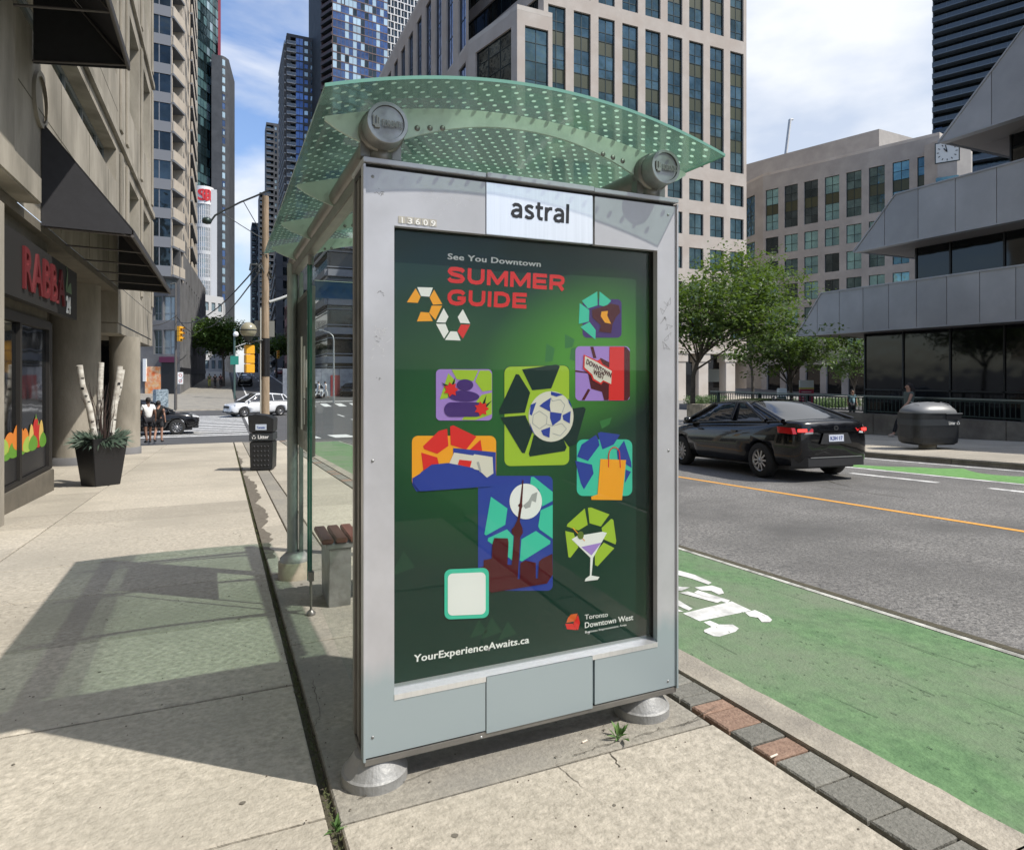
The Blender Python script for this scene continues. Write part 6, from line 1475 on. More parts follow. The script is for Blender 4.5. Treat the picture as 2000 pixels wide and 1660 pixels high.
    for n in 'LR': skinmesh('shoe',[tuple(c*k for c in v) for v in (tuple(P['an'+n][i]+(0,-.03,-.04)[i] for i in range(3)),P['to'+n])],[(0,1)],[.05*k,.042*k],sm_,t,0,1)
    for s in (1,-1): 
        mb=MB();mb.lathe((s*.032*k,.108*k,1.615*k),[(0,-.002),(.008,0),(0,.004)],8,axis='y');mb.build('eye',M['letter_black'],t)
    mb=MB();mb.prism([(-.012*k,.10*k,1.585*k),(.012*k,.10*k,1.585*k),(0,.098*k,1.62*k)],(0,.022*k,0));mb.build('nose',skin,t)
    return t
g1=gnd(289,866);person('person in white T-shirt and dark shorts with a bag, beside the round column',(g1.x,g1.y,g1.z),R(20),1.72,top=(.75,.75,.74),shorts=True,sleeve=.5,skin=skin2,stride=.3)
g2=gnd(304,864);person('person in black sleeveless top and knee-length dark shorts by the black car',(g2.x+.1,g2.y,g2.z),R(-15),1.60,top=(.02,.02,.02),bottom=(.04,.04,.045),shorts=True,sleeve=.0,stride=.15)
wv=gnd(1775,854);person('woman with long dark hair, grey-green sleeveless top and black trousers striding left',(wv.x,wv.y,wv.z),R(62),1.74,top=(.10,.13,.12),bottom=(.012,.012,.014),sleeve=0,stride=1.0,longhair=True,shoe=(.4,.35,.3))
for (px,py,tp,bt,lb_) in [(409,757,(.10,.12,.05),(.35,.36,.08),'leftmost of three far walkers, in yellow-green trousers'),(420,758,(.02,.02,.02),(.02,.02,.02),'far walker all in black, between the two others'),(431,757,(.08,.03,.03),(.02,.02,.02),'right-hand far walker in a dark reddish top')]:
    g=gnd(px,py);person(lb_,(g.x,g.y,g.z),R(10),1.7,top=tp,bottom=bt,stride=.4,lv=1,group='walkers far up the street')
for (px,lb_) in [(622,'person in white beside the hoarding, left one of two'),(635,'person in white T-shirt and shorts walking by the hoarding, right one of two')]:
    a=P2(px,68);person(lb_,(a[0],a[1],gz(a[1])),R(-60),1.7,top=(.75,.75,.75),bottom=(.6,.6,.6),stride=.6,lv=1,group='people by the hoarding')
a=P2(1664,34);person('person in pale blue top and white cap beyond the railing',(a[0],a[1],gz(a[1])),R(160),1.66,top=(.3,.5,.6),bottom=(.05,.05,.06),lv=1)
# ------------------------------------------------ trees
bark=mat('bark',(.06,.05,.04),.9,c2=(.11,.095,.08),ns=14,bump=.5,bs=40)
def leafmat(n,a,b): 
    m=mat(n,a,.55,c2=b,ns=1.7,rnd=0);t=m.node_tree;nn=t.nodes;l=t.links;p=nn['Principled BSDF'];o=nn['Material Output']
    tr=nn.new('ShaderNodeBsdfTranslucent');tr.inputs[0].default_value=(b[0]*1.6,b[1]*1.6,b[2]*.8,1);mi=nn.new('ShaderNodeMixShader');mi.inputs[0].default_value=.3
    l.new(p.outputs[0],mi.inputs[1]);l.new(tr.outputs[0],mi.inputs[2]);l.new(mi.outputs[0],o.inputs[0]);return m
leafA=leafmat('leaf_bright',(.03,.065,.013),(.095,.155,.032));leafB=leafmat('leaf_deep',(.04,.09,.02),(.10,.165,.04))
def tree(name,label,base,H,trunk_r,crown_c,crown_r,nb,leaves,lsize,lm,seed,lean=(0,0),group=None,sh=.62):
    leaves=int(leaves*.33);lsize*=1.5
    rg=random.Random(seed);t=thing(name,label,'tree',base,0,group)
    mb=MB();fork=Vector((lean[0]*.4,lean[1]*.4,H*.35));C_=Vector(crown_c)
    mb.tube([(0,0,-.1),(lean[0]*.15,lean[1]*.15,H*.18),fork],[trunk_r*1.25,trunk_r,trunk_r*.8],10)
    tips=[]
    for i in range(nb):
        a=2*math.pi*i/nb+rg.uniform(-.3,.3);e=rg.uniform(-.25,1.0)
        tgt=C_+Vector((math.cos(a)*crown_r[0]*math.cos(e),math.sin(a)*crown_r[1]*math.cos(e),math.sin(e)*crown_r[2]))*rg.uniform(.6,.95)
        s0=fork.lerp(C_,rg.uniform(0,.5));md=s0.lerp(tgt,.5)+Vector((rg.uniform(-.2,.2),rg.uniform(-.2,.2),rg.uniform(0,.35)))*crown_r[2]*.3
        mb.tube([s0,md,tgt],[trunk_r*.45,trunk_r*.25,trunk_r*.08],6);tips+= [(md,.6),(tgt,1)]
        for j in range(3):
            t2=md.lerp(tgt,rg.uniform(.2,.9));e2=t2+Vector((rg.uniform(-1,1)*crown_r[0],rg.uniform(-1,1)*crown_r[1],rg.uniform(-.5,.6)*crown_r[2]))*.38;mb.tube([t2,e2],[trunk_r*.14,trunk_r*.04],5);tips.append((e2,.9))
    mb.tube([fork,C_+Vector((0,0,crown_r[2]*.5))],[trunk_r*.8,trunk_r*.2],8);tips.append((C_+Vector((0,0,crown_r[2]*.7)),1))
    mb.build('trunk',bark,t)
    cl=MB();per=leaves//len(tips);vs=[];fs=[]
    for (tp,wt) in tips:
        sub=[tp+Vector((rg.gauss(0,1)*crown_r[0],rg.gauss(0,1)*crown_r[1],rg.gauss(0,1)*crown_r[2]*.7))*.22 for _ in range(5)]
        for k in range(per):
            c=rg.choice(sub);sp=min(crown_r)*.16;p=c+Vector((rg.gauss(0,sp),rg.gauss(0,sp),rg.gauss(0,sp*.42)))
            d=Vector((rg.uniform(-1,1),rg.uniform(-1,1),rg.uniform(-.7,.25))).normalized();w=d.cross(Vector((rg.uniform(-.5,.5),rg.uniform(-.5,.5),1))).normalized();s=lsize*rg.uniform(.6,1.3)
            o=len(vs);vs+=[p,p+d*s*.5+w*s*.27,p+d*s,p+d*s*.5-w*s*.27];fs.append((o,o+1,o+2,o+3))
    cl.add(vs,fs);cl.build('crown',lm,t,kind='stuff')
    return t
tb=gnd(1357,838)
def D3(px,py,d): return dep(px,py,d)
b=D3(1352,0,25);bz=gz(b.y)
c=D3(1405,610,25);tree('street_tree','nearest slender street tree with fine bright leaves behind the black sedan',(b.x,b.y,bz),6.4,.10,(c.x-b.x,c.y-b.y,c.z-bz),(2.9,2.6,1.7),13,34000,.13,leafA,3,lean=(.3,.2),group='street trees beyond the far pavement')
b=D3(1545,0,33);bz=gz(b.y);c=D3(1540,680,33)
tree('street_tree','wide low street tree with bright leaves in front of the grey panelled band',(b.x,b.y,bz),4.6,.09,(c.x-b.x,c.y-b.y,c.z-bz),(2.7,2.4,1.5),12,26000,.14,leafA,11,group='street trees beyond the far pavement')
b=D3(1470,0,38);bz=gz(b.y);c=D3(1455,560,38)
tree('street_tree','street tree standing between the two wide leafy ones, its upper twigs against the windows',(b.x,b.y,bz),7,.10,(c.x-b.x,c.y-b.y,c.z-bz),(2.8,2.6,2.2),11,20000,.15,leafA,5,group='street trees beyond the far pavement')
b=D3(1668,0,44);bz=gz(b.y);c=D3(1668,700,44)
tree('street_tree','dark layered small tree in the plaza beside the black glass front',(b.x,b.y,bz),4,.07,(c.x-b.x,c.y-b.y,c.z-bz),(1.5,1.5,1.8),9,9000,.14,leafB,6)
b=D3(440,0,84);bz=gz(b.y);b.x-=.2
tree('street_tree','full dark green street tree beyond the crossing on the left',(b.x,b.y,bz),8,.16,(-.3,0,6.0),(3.4,3.4,3.2),15,30000,.30,leafB,8)
b=D3(540,0,110);bz=gz(b.y)
tree('street_tree','distant tree right of the wooden pole and yellow signals',(b.x,b.y,bz),8,.16,(0,0,5.5),(3.2,3.2,2.4),10,9000,.34,leafB,9)
for px,dd,w_,nm in ((1595,48,5,'clipped green hedge beyond the railing by the red sign'),(1380,56,4,'clipped green hedge between the cream pillars'),(1640,50,4,'clipped green hedge left of the black glass front')):
    a=P2(px,dd);rg=random.Random(px);h=tag(link('hedge',None) if 0 else thing('hedge',nm,'hedge',(a[0],a[1],gz(a[1]))),nm,'hedge')
    vs=[];fs=[]
    for i in range(5000):
        p=Vector((rg.uniform(-w_/2,w_/2),rg.uniform(-.7,.7),rg.uniform(.1,1.05)+.12*math.sin(i)));d=Vector((rg.uniform(-1,1),rg.uniform(-1,1),rg.uniform(-.3,.8))).normalized();w=d.orthogonal().normalized();s=.13;o=len(vs);vs+=[p,p+d*s*.5+w*s*.3,p+d*s,p+d*s*.5-w*s*.3];fs.append((o,o+1,o+2,o+3))
    mb=MB();mb.add(vs,fs);mb.build('foliage',leafB,h,kind='stuff')
    mb=MB();mb.box(-w_/2-.2,w_/2+.2,-.9,.9,-.1,.45);mb.build('planter_wall',M['grey_conc'],h)
# ------------------------------------------------ plaza furniture
a=P2(1575,31);ts=thing('sign_totem','red information sign board with pale header and white text lines behind the railing','sign',(a[0],a[1],gz(a[1])),-AL)
mb=MB();mb.box(-.33,.33,-.05,.05,.5,1.7);mb.build('panel',mat('sign_crimson',(.30,.02,.05),.5),ts);mb=MB();mb.box(-.33,.33,-.05,.05,1.78,2.12);mb.build('header',mat('sign_header',(.5,.52,.48),.5),ts)
mb=MB();mb.box(-.33,.33,-.052,.052,1.70,1.78);mb.build('stripe',mat('sign_yellow',(.45,.40,.08),.5),ts);mb=MB();mb.box(-.28,-.22,-.03,.03,0,.5);mb.box(.22,.28,-.03,.03,0,.5);mb.build('leg',M['steel'],ts)
rg=random.Random(2)
for i in range(8): mb=MB();mb.box(-.26,rg.uniform(-.02,.22),-.056,-.051,1.55-i*.12,1.585-i*.12);mb.build('text_line',mat('txt',(.5,.42,.42),.6) if i==0 else bpy.data.materials['txt'],ts)
a=P2(1527,30);tk=thing('ticket_machine','white and green ticket machine post left of the red sign','machine',(a[0],a[1],gz(a[1])),-AL)
mb=MB();mb.box(-.17,.17,-.14,.14,.0,1.35);mb.build('body',mat('machine_green',(.05,.10,.08),.5),tk,.02);mb=MB();mb.box(-.18,.18,-.16,.15,1.35,1.75);mb.build('head',mat('machine_white',(.6,.63,.6),.5),tk,.03)
a=P2(1381,23.5);tag(thing('x','x','x') if 0 else (lambda mb:(mb.box(-.62,.62,-.4,.4,0,1.15),mb.build('stone_planter',M['foot_conc'],None,.04))[1])(MB()),'square weathered stone planter block behind the roof of the sedan','planter').location=(a[0],a[1],gz(a[1]))
# big oval litter container
lp=gnd(1835,878);lc=thing('litter_container','large dark oval litter container with domed ribbed lid on the far pavement','litter bin',(lp.x,lp.y+.3,lp.z),-AL+R(6))
dk=mat('bin_plastic',(.010,.011,.013),.45,c2=(.018,.02,.022),ns=6);gb_=mat('bin_band',(.03,.035,.04),.5)
def oval(mb,prof,rx,ry,seg=40,pw=.42,smooth=False):
    vs=[]
    for r,z in prof:
        for k in range(seg):
            t=2*math.pi*k/seg;c_,s_=math.cos(t),math.sin(t);vs.append((rx*r*math.copysign(abs(c_)**pw,c_),ry*r*math.copysign(abs(s_)**pw,s_),z))
    mb.add(vs,[(i*seg+k,i*seg+(k+1)%seg,(i+1)*seg+(k+1)%seg,(i+1)*seg+k) for i in range(len(prof)-1) for k in range(seg)],0,smooth)
mb=MB();oval(mb,[(0,.12),(.86,.12),(.97,.17),(1.0,.30),(1.0,.86),(1.0,.90),(.2,.91)],.62,.42);mb.build('body',dk,lc)
mb=MB();oval(mb,[(1.012,.60),(1.015,.61),(1.015,.74),(1.012,.75)],.62,.42);mb.build('band',gb_,lc)
mb=MB();oval(mb,[(1.04,.905),(1.05,.93),(.98,1.0),(.82,1.08),(.5,1.155),(0,1.18)],.62,.42,pw=.75,smooth=True);mb.build('lid',mat('lid_grey',(.19,.195,.20),.42,.1),lc)
for i in range(5):
    x=-.4+i*.2;mb=MB();mb.tube([(x+.12,-.40*math.sqrt(max(.05,1-(x/.62)**2)),.96),(x,-.2,1.12),(x-.06,0,1.17)],.009,5);mb.build('lid_rib',mat('rib_lt',(.3,.3,.31),.4) if i==0 else bpy.data.materials['rib_lt'],lc)
mb=MB();mb.lathe((0,0,0),[(.2,0),(.2,.12),(0,.12)],20);mb.build('foot',M['foot_conc'],lc)
mb=MB();mb.box(.16,.56,-.432,-.40,.76,.90);mb.build('opening',M['letter_black'],lc);mb=MB();mb.box(.14,.58,-.45,-.40,.895,.915);mb.build('opening_hood',bpy.data.materials['lid_grey'],lc)
fit_text('Litter',(.22,-.438,.63),(.17,0,0),(0,0,.08),M['letter_white'],'lettering',lc,.02)
def recyc(par,x,y,z,r):
    for i in range(3):
        a=R(90+120*i);mb=MB();c=Vector((x,y,z));p=[c+Vector((r*math.cos(a+d)*q,0,r*math.sin(a+d)*q)) for d,q in ((R(-45),1),(R(25),1),(R(40),.62),(R(-35),.6))];mb.poly(p);mb.build('recycling_mark',M['letter_white'],par)
recyc(lc,.47,-.438,.67,.045)
# slim litter bin on the near pavement
lp=gnd(513,918);lb2=thing('litter_bin','slim black litter bin with sloped lid on the near pavement by the shelter','litter bin',(.78,14.95,gz(14.95)),R(-14))
mb=MB();mb.prism([(-.22,-.24,0.02),(.22,-.24,.02),(.235,-.25,.62),(-.235,-.25,.62)],(0,.5,0));mb.build('body',dk,lb2,.02)
mb=MB();mb.box(-.24,.24,-.262,.262,.64,.80);mb.build('band',gb_,lb2,.01)
mb=MB();mb.prism([(-.24,-.25,.82),(.24,-.25,.82),(.25,-.25,1.10),(.10,-.25,1.17),(-.15,-.25,1.20),(-.27,-.25,1.16)],(0,.5,0));mb.build('hood',dk,lb2,.015)
mb=MB()
for i in range(5):
    for j in range(5): 
        mb=MB();mb.lathe((-.14+i*.07,-.247-.002*j,.12+j*.1),[(0,-.008),(.02,-.006),(.022,0)],8,axis='y');mb.build('stud',trim,lb2)
mb=MB();mb.box(-.11,.11,-.256,-.25,.87,.99);mb.build('sticker',mat('bin_sticker',(.55,.62,.72),.5),lb2)
fit_text('Toronto',(-.08,-.259,.90),(.16,0,0),(0,0,.05),mat('sticker_blue',(.02,.07,.35),.5),'lettering',lb2,.03)
fit_text('Litter',(-.06,-.266,.685),(.22,0,0),(0,0,.08),M['letter_white'],'lettering',lb2,.03);recyc(lb2,-.14,-.266,.72,.045)
# planter with birch trunks
pp=(-2.02,13.7);pt_=thing('planter','tall black tapered planter holding birch trunks, twigs and evergreen sprigs','planter',(pp[0],pp[1],gz(pp[1])),R(38))
mb=MB();v=[(-.22,-.22,0),(.22,-.22,0),(.22,.22,0),(-.22,.22,0),(-.31,-.31,.86),(.31,-.31,.86),(.31,.31,.86),(-.31,.31,.86)];mb.add(v,[(0,3,2,1),(0,1,5,4),(1,2,6,5),(2,3,7,6),(3,0,4,7)]);mb.build('pot',mat('pot_black',(.014,.014,.016),.35),pt_,.008)
mb=MB();mb.box(-.28,.28,-.28,.28,.78,.80);mb.build('soil',M['joint'],pt_)
birch=mat('birch',(.66,.64,.58),.7,c2=(.52,.49,.43),ns=5,stain=(.30,.27,.23),ss=5,stretch=(1,1,2),obj=True)
for (x,y,dx,h,bend) in ((-.16,-.12,-.28,1.36,-.10),(.0,.05,.02,1.42,.03),(.16,-.02,.16,1.36,.10),(.20,.08,.22,1.30,.06)):
    mb=MB();mb.tube([(x,y,.78),(x+dx*.3+bend*.2,y,.78+h*.45),(x+dx*.8,y,.78+h*.75),(x+dx,y-.02,.78+h)],[.055,.052,.05,.05],12);mb.build('birch_trunk',birch,pt_)
    mb=MB()
    for q_ in range(9):
        f=(q_+.5+rg.uniform(-.3,.3))/9;cx_=x+dx*f;z_2=.78+h*f;a=rg.uniform(-2.6,-.4);mb.obox((cx_+.050*math.cos(a)-.02,y+.050*math.sin(a),z_2),(.045*-math.sin(a),.045*math.cos(a),0),(.008*math.cos(a),.008*math.sin(a),0),(0,0,.018+.02*(q_%3==0)))
    mb.build('bark_mark',M['letter_black'],pt_,kind='stuff')
rg=random.Random(12)
mb=MB()
for i in range(34):
    a=rg.uniform(0,6.28);r=rg.uniform(.02,.16);h=rg.uniform(.5,1.1);mb.tube([(r*math.cos(a),r*math.sin(a),.8),(r*1.2*math.cos(a)+rg.uniform(-.05,.05),r*1.2*math.sin(a),.8+h*.6),(r*1.7*math.cos(a)+rg.uniform(-.1,.1),r*1.6*math.sin(a),.8+h)],[.007,.005,.002],4)
mb.build('twigs',mat('twig',(.05,.03,.025),.9),pt_,kind='stuff')
vs=[];fs=[]
for i in range(900):
    a=rg.uniform(0,6.28);r=rg.uniform(.1,.3);b0=Vector((r*math.cos(a),r*math.sin(a),.82));L_=rg.uniform(.1,.3);d=Vector((math.cos(a),math.sin(a),rg.uniform(-.9,1.2))).normalized();w=d.orthogonal().normalized()*.012;o=len(vs);vs+=[b0-w,b0+w,b0+d*L_*.6+w*1.2,b0+d*L_,b0+d*L_*.6-w*1.2];fs.append((o,o+1,o+2,o+3,o+4))
mb=MB();mb.add(vs,fs);mb.build('sprigs',mat('sprig',(.05,.09,.06),.6,c2=(.12,.16,.12),ns=9),pt_,kind='stuff')
# utility pole with lamp arm, globe lamp, junction box
ux,uy=1.42,25.9
up=thing('utility_pole','weathered wooden utility pole with lamp arm, globe lamp and wiring behind the litter bin','pole',(ux,uy,gz(uy)))
zz0=gz(uy);topz=8.2-zz0
wood=mat('pole_wood',(.30,.22,.15),.9,c2=(.40,.31,.22),ns=5,stretch=(6,6,.5),bump=.4,bs=20,stain=(.2,.15,.1),ss=2)
mb=MB();mb.tube([(0,0,0),(0,0,topz)],[.15,.115],14);mb.build('pole_shaft',wood,up)
zb1=dep(517,735,23.9).z;zb2=dep(517,660,23.9).z
mb=MB();mb.tube([(0,0,zb1-zz0),(0,0,zb2-zz0)],.155,14);mb.build('black_wrap',M['letter_black'],up)
def U(px,py,m_,r,path,name='lamp_arm',seg=7):
    mb=MB();mb.tube([yp(a,b,uy-.05*(i>=0))-Vector((ux,uy,zz0)) for i,(a,b) in enumerate(path)],r,seg);return mb.build(name,m_,up)
dm=mat('lamp_dark',(.05,.055,.055),.5,.5)
U(0,0,dm,.035,[(524,372),(500,383),(470,395),(440,410),(420,421),(412,432)])
U(0,0,dm,.015,[(475,393),(502,440),(520,468)],'brace');U(0,0,dm,.015,[(430,414),(470,440),(518,470)],'brace')
c=yp(404,432,uy-.05)-Vector((ux,uy,zz0));mb=MB();mb.lathe(c,[(0,.14),(.13,.10),(.17,0),(.14,-.08),(0,-.12)],16);mb.build('lamp_head',mat('lamp_head',(.03,.05,.045),.4,.4),up)
c=yp(485,645,uy-.6)-Vector((ux,uy,zz0));mb=MB();mb.lathe(c,[(.29*math.cos(R(a)),.29*math.sin(R(a))) for a in range(-90,91,15)],24);mb.build('globe',mat('globe',(.30,.28,.20),.25,coat=.4),up)
mb=MB();mb.lathe(c,[(.295,-.02),(.30,0),(.295,.02)],24);mb.lathe(c,[(.10,-.40),(.19,-.22),(.21,-.19)],16);mb.tube([c+Vector((0,0,-.38)),c+Vector((0,0,-.45)),Vector((0,0,c.z-.3))],.03,8);mb.build('globe_holder',dm,up)
for k in range(14):
    p=Vector((rg.uniform(-.35,.3),-.1+rg.uniform(-.15,.15),dep(517,rg.uniform(490,535),23.9).z-zz0));q=p+Vector((rg.uniform(-.3,.3),rg.uniform(-.1,.1),rg.uniform(-.4,.4)));mb=MB();mb.tube([p,p.lerp(q,.5)+Vector((rg.uniform(-.1,.1),0,.1)),q],.018+.02*(k%4==0),6);mb.build('cable_fitting',dm,up)
mb=MB();c=yp(516,643,uy+.25)-Vector((ux,uy,zz0));mb.box(c.x-.36,c.x+.38,c.y-.03,c.y,c.z-.3,c.z+.33);mb.build('sign_back',mat('sign_back',(.22,.22,.2),.5,.3),up,.02)
U(0,0,mat('arm_white',(.62,.63,.62),.4,.3),.05,[(526,590),(548,583),(572,574)],'mast_arm')
mb=MB();mb.tube([(-.17,-.05,.0),(-.17,-.05,dep(500,600,23.9).z-zz0)],.025,6);mb.build('conduit',mat('conduit',(.5,.49,.45),.5),up)
# overhead wires
wr=mat('wire',(.02,.02,.02),.6)
def wire(label,a,b,sag,r=.018):
    P=[];a,b=Vector(a),Vector(b)
    for i in range(13): s=i/12;p=a.lerp(b,s);p.z-=4*sag*s*(1-s);P.append(p)
    mb=MB();mb.tube(P,r,5);o=mb.build('overhead_wire',wr);tag(o,label,'wire')
pU=Vector((ux-.15,uy,dep(512,510,23.9).z))
pS=dep(346,628,53)
wire('higher overhead wire running from the utility pole to the left signal pole',(pU.x,pU.y,pU.z+.05),(pS.x,pS.y,pS.z),.9,.03)
wire('lower sagging overhead wire from the utility pole past the street tree',(pU.x,pU.y,pU.z-.25),dep(400,640,70),.6,.03)
wire('overhead wire crossing in front of the dark podium building',dep(346,620,53),dep(395,642,75),.8,.035)
wire('short overhead wire left of the signal pole',dep(270,630,50),dep(346,615,53),.5,.03)
# signals
yel=mat('signal_yellow',(.75,.38,.02),.45)
def signal(label,c,rz,s=1,back=False,group='yellow traffic signals'):
    t=thing('traffic_signal',label,'traffic light',(c.x,c.y,c.z),rz,group)
    for i in range(3):
        mb=MB();mb.box(-.17*s,.17*s,-.11*s,.11*s,(-.5+i*.36)*s,(-.5+i*.36+.345)*s);mb.build('housing',yel,t,.02*s)
        if not back:
            mb=MB();zc=(-.5+i*.36+.17)*s;mb.lathe((0,-.11*s,zc),[(0,-.005),(.11*s,-.004)],14,axis='y');mb.build('lens',[mat('lens_g',(.02,.10,.05),.2),mat('lens_a',(.2,.1,.01),.2),mat('lens_r',(.25,.02,.01),.2)][i],t)
            mb=MB();n=10;vs=[]
            for k in range(n+1):
                a=R(0+180*k/n);vs+=[(.13*s*math.cos(a),-.11*s,zc+.13*s*math.sin(a)),(.12*s*math.cos(a),-.33*s,zc+.13*s*math.sin(a)-.01)]
            mb.add(vs,[(2*k,2*k+1,2*k+3,2*k+2) for k in range(n)]);mb.build('visor',yel,t)
    return t
signal('traffic signal seen from behind beside the wooden pole under the globe lamp',yp(487,703,uy-.3),R(200),.95,back=True)
signal('traffic signal on the far left pole with visors facing right',dep(351,653,52.9),R(60),1.15)
signal('small distant traffic signal right of the grey shelter post base of the tree',dep(543,693,95),R(10),1.1)
spn=gnd(343,800)
spl=thing('signal_pole','tall grey signal pole with a parking sign at the far left corner','pole',(spn.x,spn.y,spn.z))
mb=MB();mb.tube([(0,0,0),(0,0,2.6),(0,0,dep(343,553,53).z-spn.z)],[.12,.10,.07],10);mb.build('pole_shaft',mat('pole_grey',(.13,.12,.11),.6,.3),spl)
mb=MB();mb.tube([(0,0,dep(343,553,53).z-spn.z),(-.4,-.2,dep(343,556,53).z-spn.z)],.05,6);mb.build('lamp_head',dm,spl)
mb=MB();mb.box(.15,.55,-.03,0,dep(350,750,53).z-spn.z,dep(350,727,53).z-spn.z);mb.build('parking_sign',M['letter_white'],spl)
for z in (dep(350,744,53).z,dep(350,733,53).z): mb=MB();mb.lathe((.35,-.035,z-spn.z),[(.09,0),(.13,0)],14,axis='y');mb.build('sign_ring',redlens,spl)
gp_=gnd(458,779);gpl=thing('street_sign_pole','thin green pole with a green street name sign and a white camera','pole',(gp_.x,gp_.y,gp_.z))
gpm=mat('pole_green',(.08,.13,.12),.5,.3);mb=MB();mb.tube([(0,0,0),(0,0,dep(461,650,gp_.length).z-gp_.z)],.10,8);mb.build('pole_shaft',gpm,gpl)
dd=64;z1_=dep(458,712,dd).z-gp_.z;z2_=dep(458,695,dd).z-gp_.z
mb=MB();mb.box(-.38,.38,-.16,-.12,z1_,z2_);mb.build('street_sign',mat('sign_green',(.02,.22,.17),.5),gpl)
fit_text('YORK',(-.3,-.165,z1_+.45),(.6,0,0),(0,0,.25),M['letter_white'],'lettering',gpl,.02) if 0 else None
mb=MB();mb.lathe((.12,-.15,dep(463,652,dd).z-gp_.z),[(0,-.25),(.22,-.2),(.26,0),(.18,.2),(0,.28)],10);mb.build('camera_dome',M['letter_white'],gpl)
mb=MB();mb.tube([(.05,0,dep(460,678,dd).z-gp_.z),(1.0,0,dep(478,670,dd).z-gp_.z)],.05,6);mb.build('bracket',mat('br',(.5,.5,.48),.5),gpl)
a=P2(652,62);sl=thing('street_lamp','grey street lamp with curved arm standing before the hoarding beyond the crossing','street lamp',(a[0],a[1],gz(a[1])))
mb=MB();q=lambda px,py:dep(px,py,62)-Vector((a[0],a[1],gz(a[1])));mb.tube([(0,0,0),q(652,665),q(650,656),q(643,650),q(628,645)],[.10,.08,.06,.05,.05],8);mb.tube([q(632,645),q(624,646)],.12,6);mb.build('pole_shaft',M['steel'],sl)
# covered street box with drawings
nb_=gnd(313,790);nx_=thing('street_box','pale blue street cabinet covered in scribbled drawings behind the black car','cabinet',(nb_.x+.3,nb_.y-3.5,gz(nb_.y-3.5)),R(10))
mb=MB();mb.box(-.55,.55,-.35,.35,0,1.55);mb.build('cabinet',mat('graffiti',(.42,.50,.54),.6,c2=(.10,.14,.17),ns=9,det=2),nx_,.06)
# ------------------------------------------------ weeds, litter, growth in the joints
weedm=mat('weed',(.06,.13,.03),.6,c2=(.12,.22,.05),ns=20)
def weed(label,p,s,seed,n=12):
    rg=random.Random(seed);mb=MB()
    for i in range(n):
        a=rg.uniform(0,6.28);e=rg.uniform(.25,1.35);L_=s*rg.uniform(.6,1.2);d=Vector((math.cos(a)*math.cos(e),math.sin(a)*math.cos(e),math.sin(e)));w=d.cross(Vector((0,0,1))).normalized()*L_*.13;q=Vector((rg.uniform(-1,1),rg.uniform(-1,1),0))*s*.2
        mb.add([q,q+d*L_*.5+w,q+d*L_+Vector((0,0,-.15*L_)),q+d*L_*.5-w],[(0,1,2,3)])
    o=mb.build('weed',weedm);o.location=p;tag(o,label,'weed');return o
p=gnd(1208,1440);weed('small weed at the crack under the right side of the poster panel',p,.07,1)
p=gnd(655,1625);weed('weed growing in the long joint at the bottom edge of the view',p,.055,2,16)
mb=MB();rg=random.Random(9);vs=[];fs=[]
for i in range(2600):
    y=rg.uniform(1.2,24) if i%3 else rg.uniform(2,7);x=.336+rg.gauss(0,.006);z=gz(y)-.012;a=rg.uniform(0,6.28);L_=rg.uniform(.006,.022);d=Vector((math.cos(a)*.5,math.sin(a)*.5,rg.uniform(.3,1))).normalized()*L_;w=d.orthogonal().normalized()*.003;o=len(vs);q=Vector((x,y,z+.004));vs+=[q-w,q+w,q+d];fs.append((o,o+1,o+2))
mb.add(vs,fs);mb.build('joint_moss',mat('moss',(.05,.06,.02),.9,c2=(.10,.11,.04),ns=30),sw,kind='stuff')
mb=MB();vs=[];fs=[]
for i in range(420):    # grit and crumbs
    x,y=rg.uniform(-1.8,1.9),rg.uniform(1.1,6);s=rg.uniform(.0015,.004)
    if abs(x-.336)>.3 and i%3==0: x=.336+rg.gauss(0,.05)
    z=gz(y)+s*.4;o=len(vs);vs+=[(x-s,y-s,z),(x+s,y-s*.7,z),(x+s*.8,y+s,z),(x-s*.7,y+s,z),(x,y,z+s)];fs+=[(o,o+1,o+4),(o+1,o+2,o+4),(o+2,o+3,o+4),(o+3,o,o+4)]
mb.add(vs,fs);mb.build('grit',mat('grit',(.10,.08,.06),.9),sw,kind='stuff')
p=gnd(1512,1478);mb=MB();mb.tube([(-.02,0,.004),(.02,.004,.004)],.004,8);o=mb.build('cigarette_end',mat('cig',(.7,.6,.5),.8));o.location=p;tag(o,'cigarette end lying at the edge of the paver row','cigarette end')
p=gnd(1143,1450);mb=MB();mb.tube([(-.014,0,.004),(.012,.006,.005)],.0038,8);o=mb.build('cigarette_end',bpy.data.materials['cig']);o.location=p;tag(o,'cigarette end on the crack below the poster panel','cigarette end')

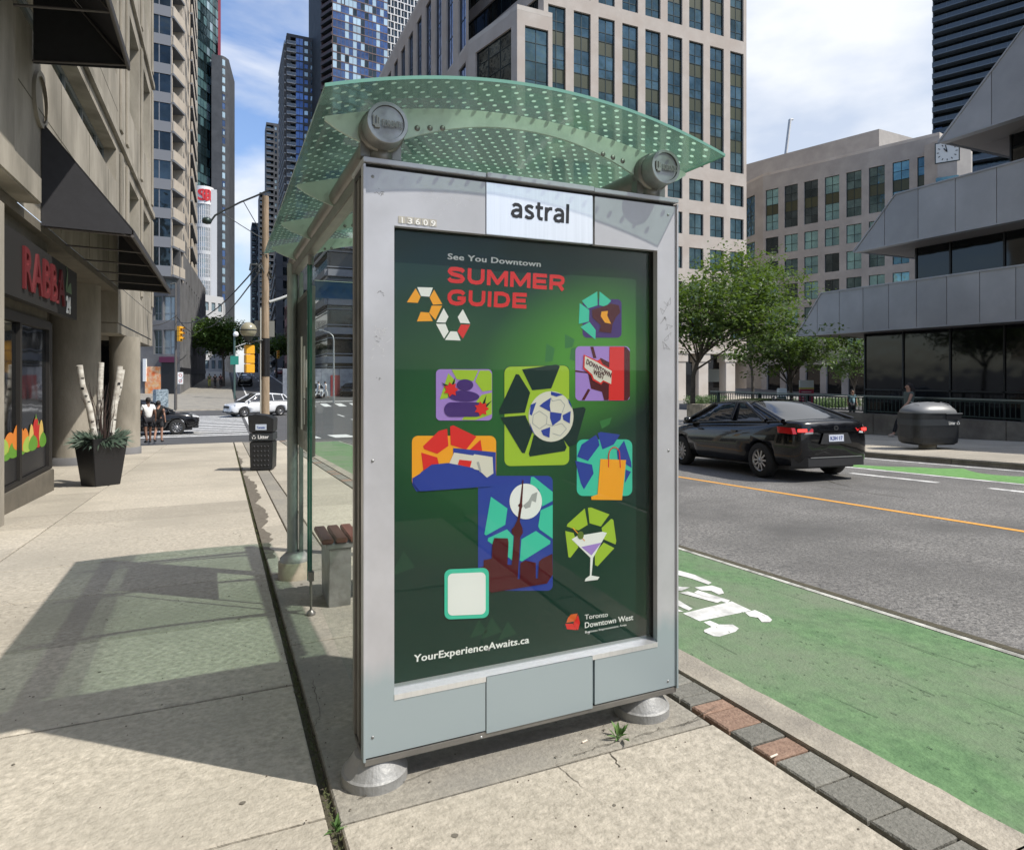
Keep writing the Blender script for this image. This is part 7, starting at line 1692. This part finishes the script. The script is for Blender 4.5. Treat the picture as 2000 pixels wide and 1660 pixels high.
# hairline cracks, gum spots and stains on the pavement
mb=MB();rg=random.Random(33)
def crack(pts,w,mb=mb):
    for (x0,y0),(x1,y1) in zip(pts,pts[1:]):
        d=Vector((x1-x0,y1-y0,0));nn_=Vector((-d.y,d.x,0)).normalized()*w*rg.uniform(.4,1.3);a=Vector((x0,y0,gz(y0)+.0022));b=Vector((x1,y1,gz(y1)+.0022));mb.quad(a-nn_,b-nn_,b+nn_,a+nn_)
def wander(p0,p1,n,amp): return [(p0[0]+(p1[0]-p0[0])*i/n+rg.uniform(-amp,amp)*(0<i<n),p0[1]+(p1[1]-p0[1])*i/n+rg.uniform(-amp,amp)*(0<i<n)) for i in range(n+1)]
def gxy(px,py): p=gnd(px,py);return (p.x,p.y)
for a,b,w in [((1085,1495),(1140,1540),.0012),((1085,1495),(1190,1470),.0012),((1190,1470),(1210,1500),.0028),((612,1330),(625,1400),.0012),((625,1400),(600,1440),.001),((700,1560),(860,1500),.0016),((1120,1475),(1200,1450),.002),((1240,1440),(1380,1400),.0018),((1400,1380),(1330,1420),.0012)]:
    crack(wander(gxy(*a),gxy(*b),9,.006),w)
for i in range(7):
    x,y=rg.uniform(-1.6,1.6),rg.uniform(1.4,9);a=rg.uniform(0,3.1);crack(wander((x,y),(x+math.cos(a)*.5,y+math.sin(a)*.5),12,.02),.0012)
mb.build('hairline_crack',mat('crack',(.07,.06,.045),.95),sw,kind='stuff')
mb=MB()
for i in range(90):
    x,y=rg.uniform(-1.8,1.85),rg.uniform(1.0,9);r=rg.uniform(.004,.013);pts=[(x+r*rg.uniform(.7,1.2)*math.cos(R(45*k)),y+r*rg.uniform(.7,1.2)*math.sin(R(45*k))) for k in range(8)]
    mb.add([(a,b,gz(b)+.0018) for a,b in pts],[tuple(range(8))])
mb.build('gum_spots',mat('gum',(.14,.125,.10),.9),sw,kind='stuff')
mb=MB()
for i in range(26):
    x,y=rg.uniform(4.5,13),rg.uniform(2,24);a=math.pi/2+rg.gauss(0,.35);L_=rg.uniform(.6,2.6);pts=wander((x,y),(x+math.cos(a)*L_,y+math.sin(a)*L_),10,.03)
    for (x0,y0),(x1,y1) in zip(pts,pts[1:]):
        d=Vector((x1-x0,y1-y0,0));nn_=Vector((-d.y,d.x,0)).normalized()*.006*rg.uniform(.4,1.4);a_=Vector((x0,y0,gz(y0)+RD+.006));b_=Vector((x1,y1,gz(y1)+RD+.006));mb.quad(a_-nn_,b_-nn_,b_+nn_,a_+nn_)
o=struct('road_cracks',mb.mesh('road_cracks',M['joint']))
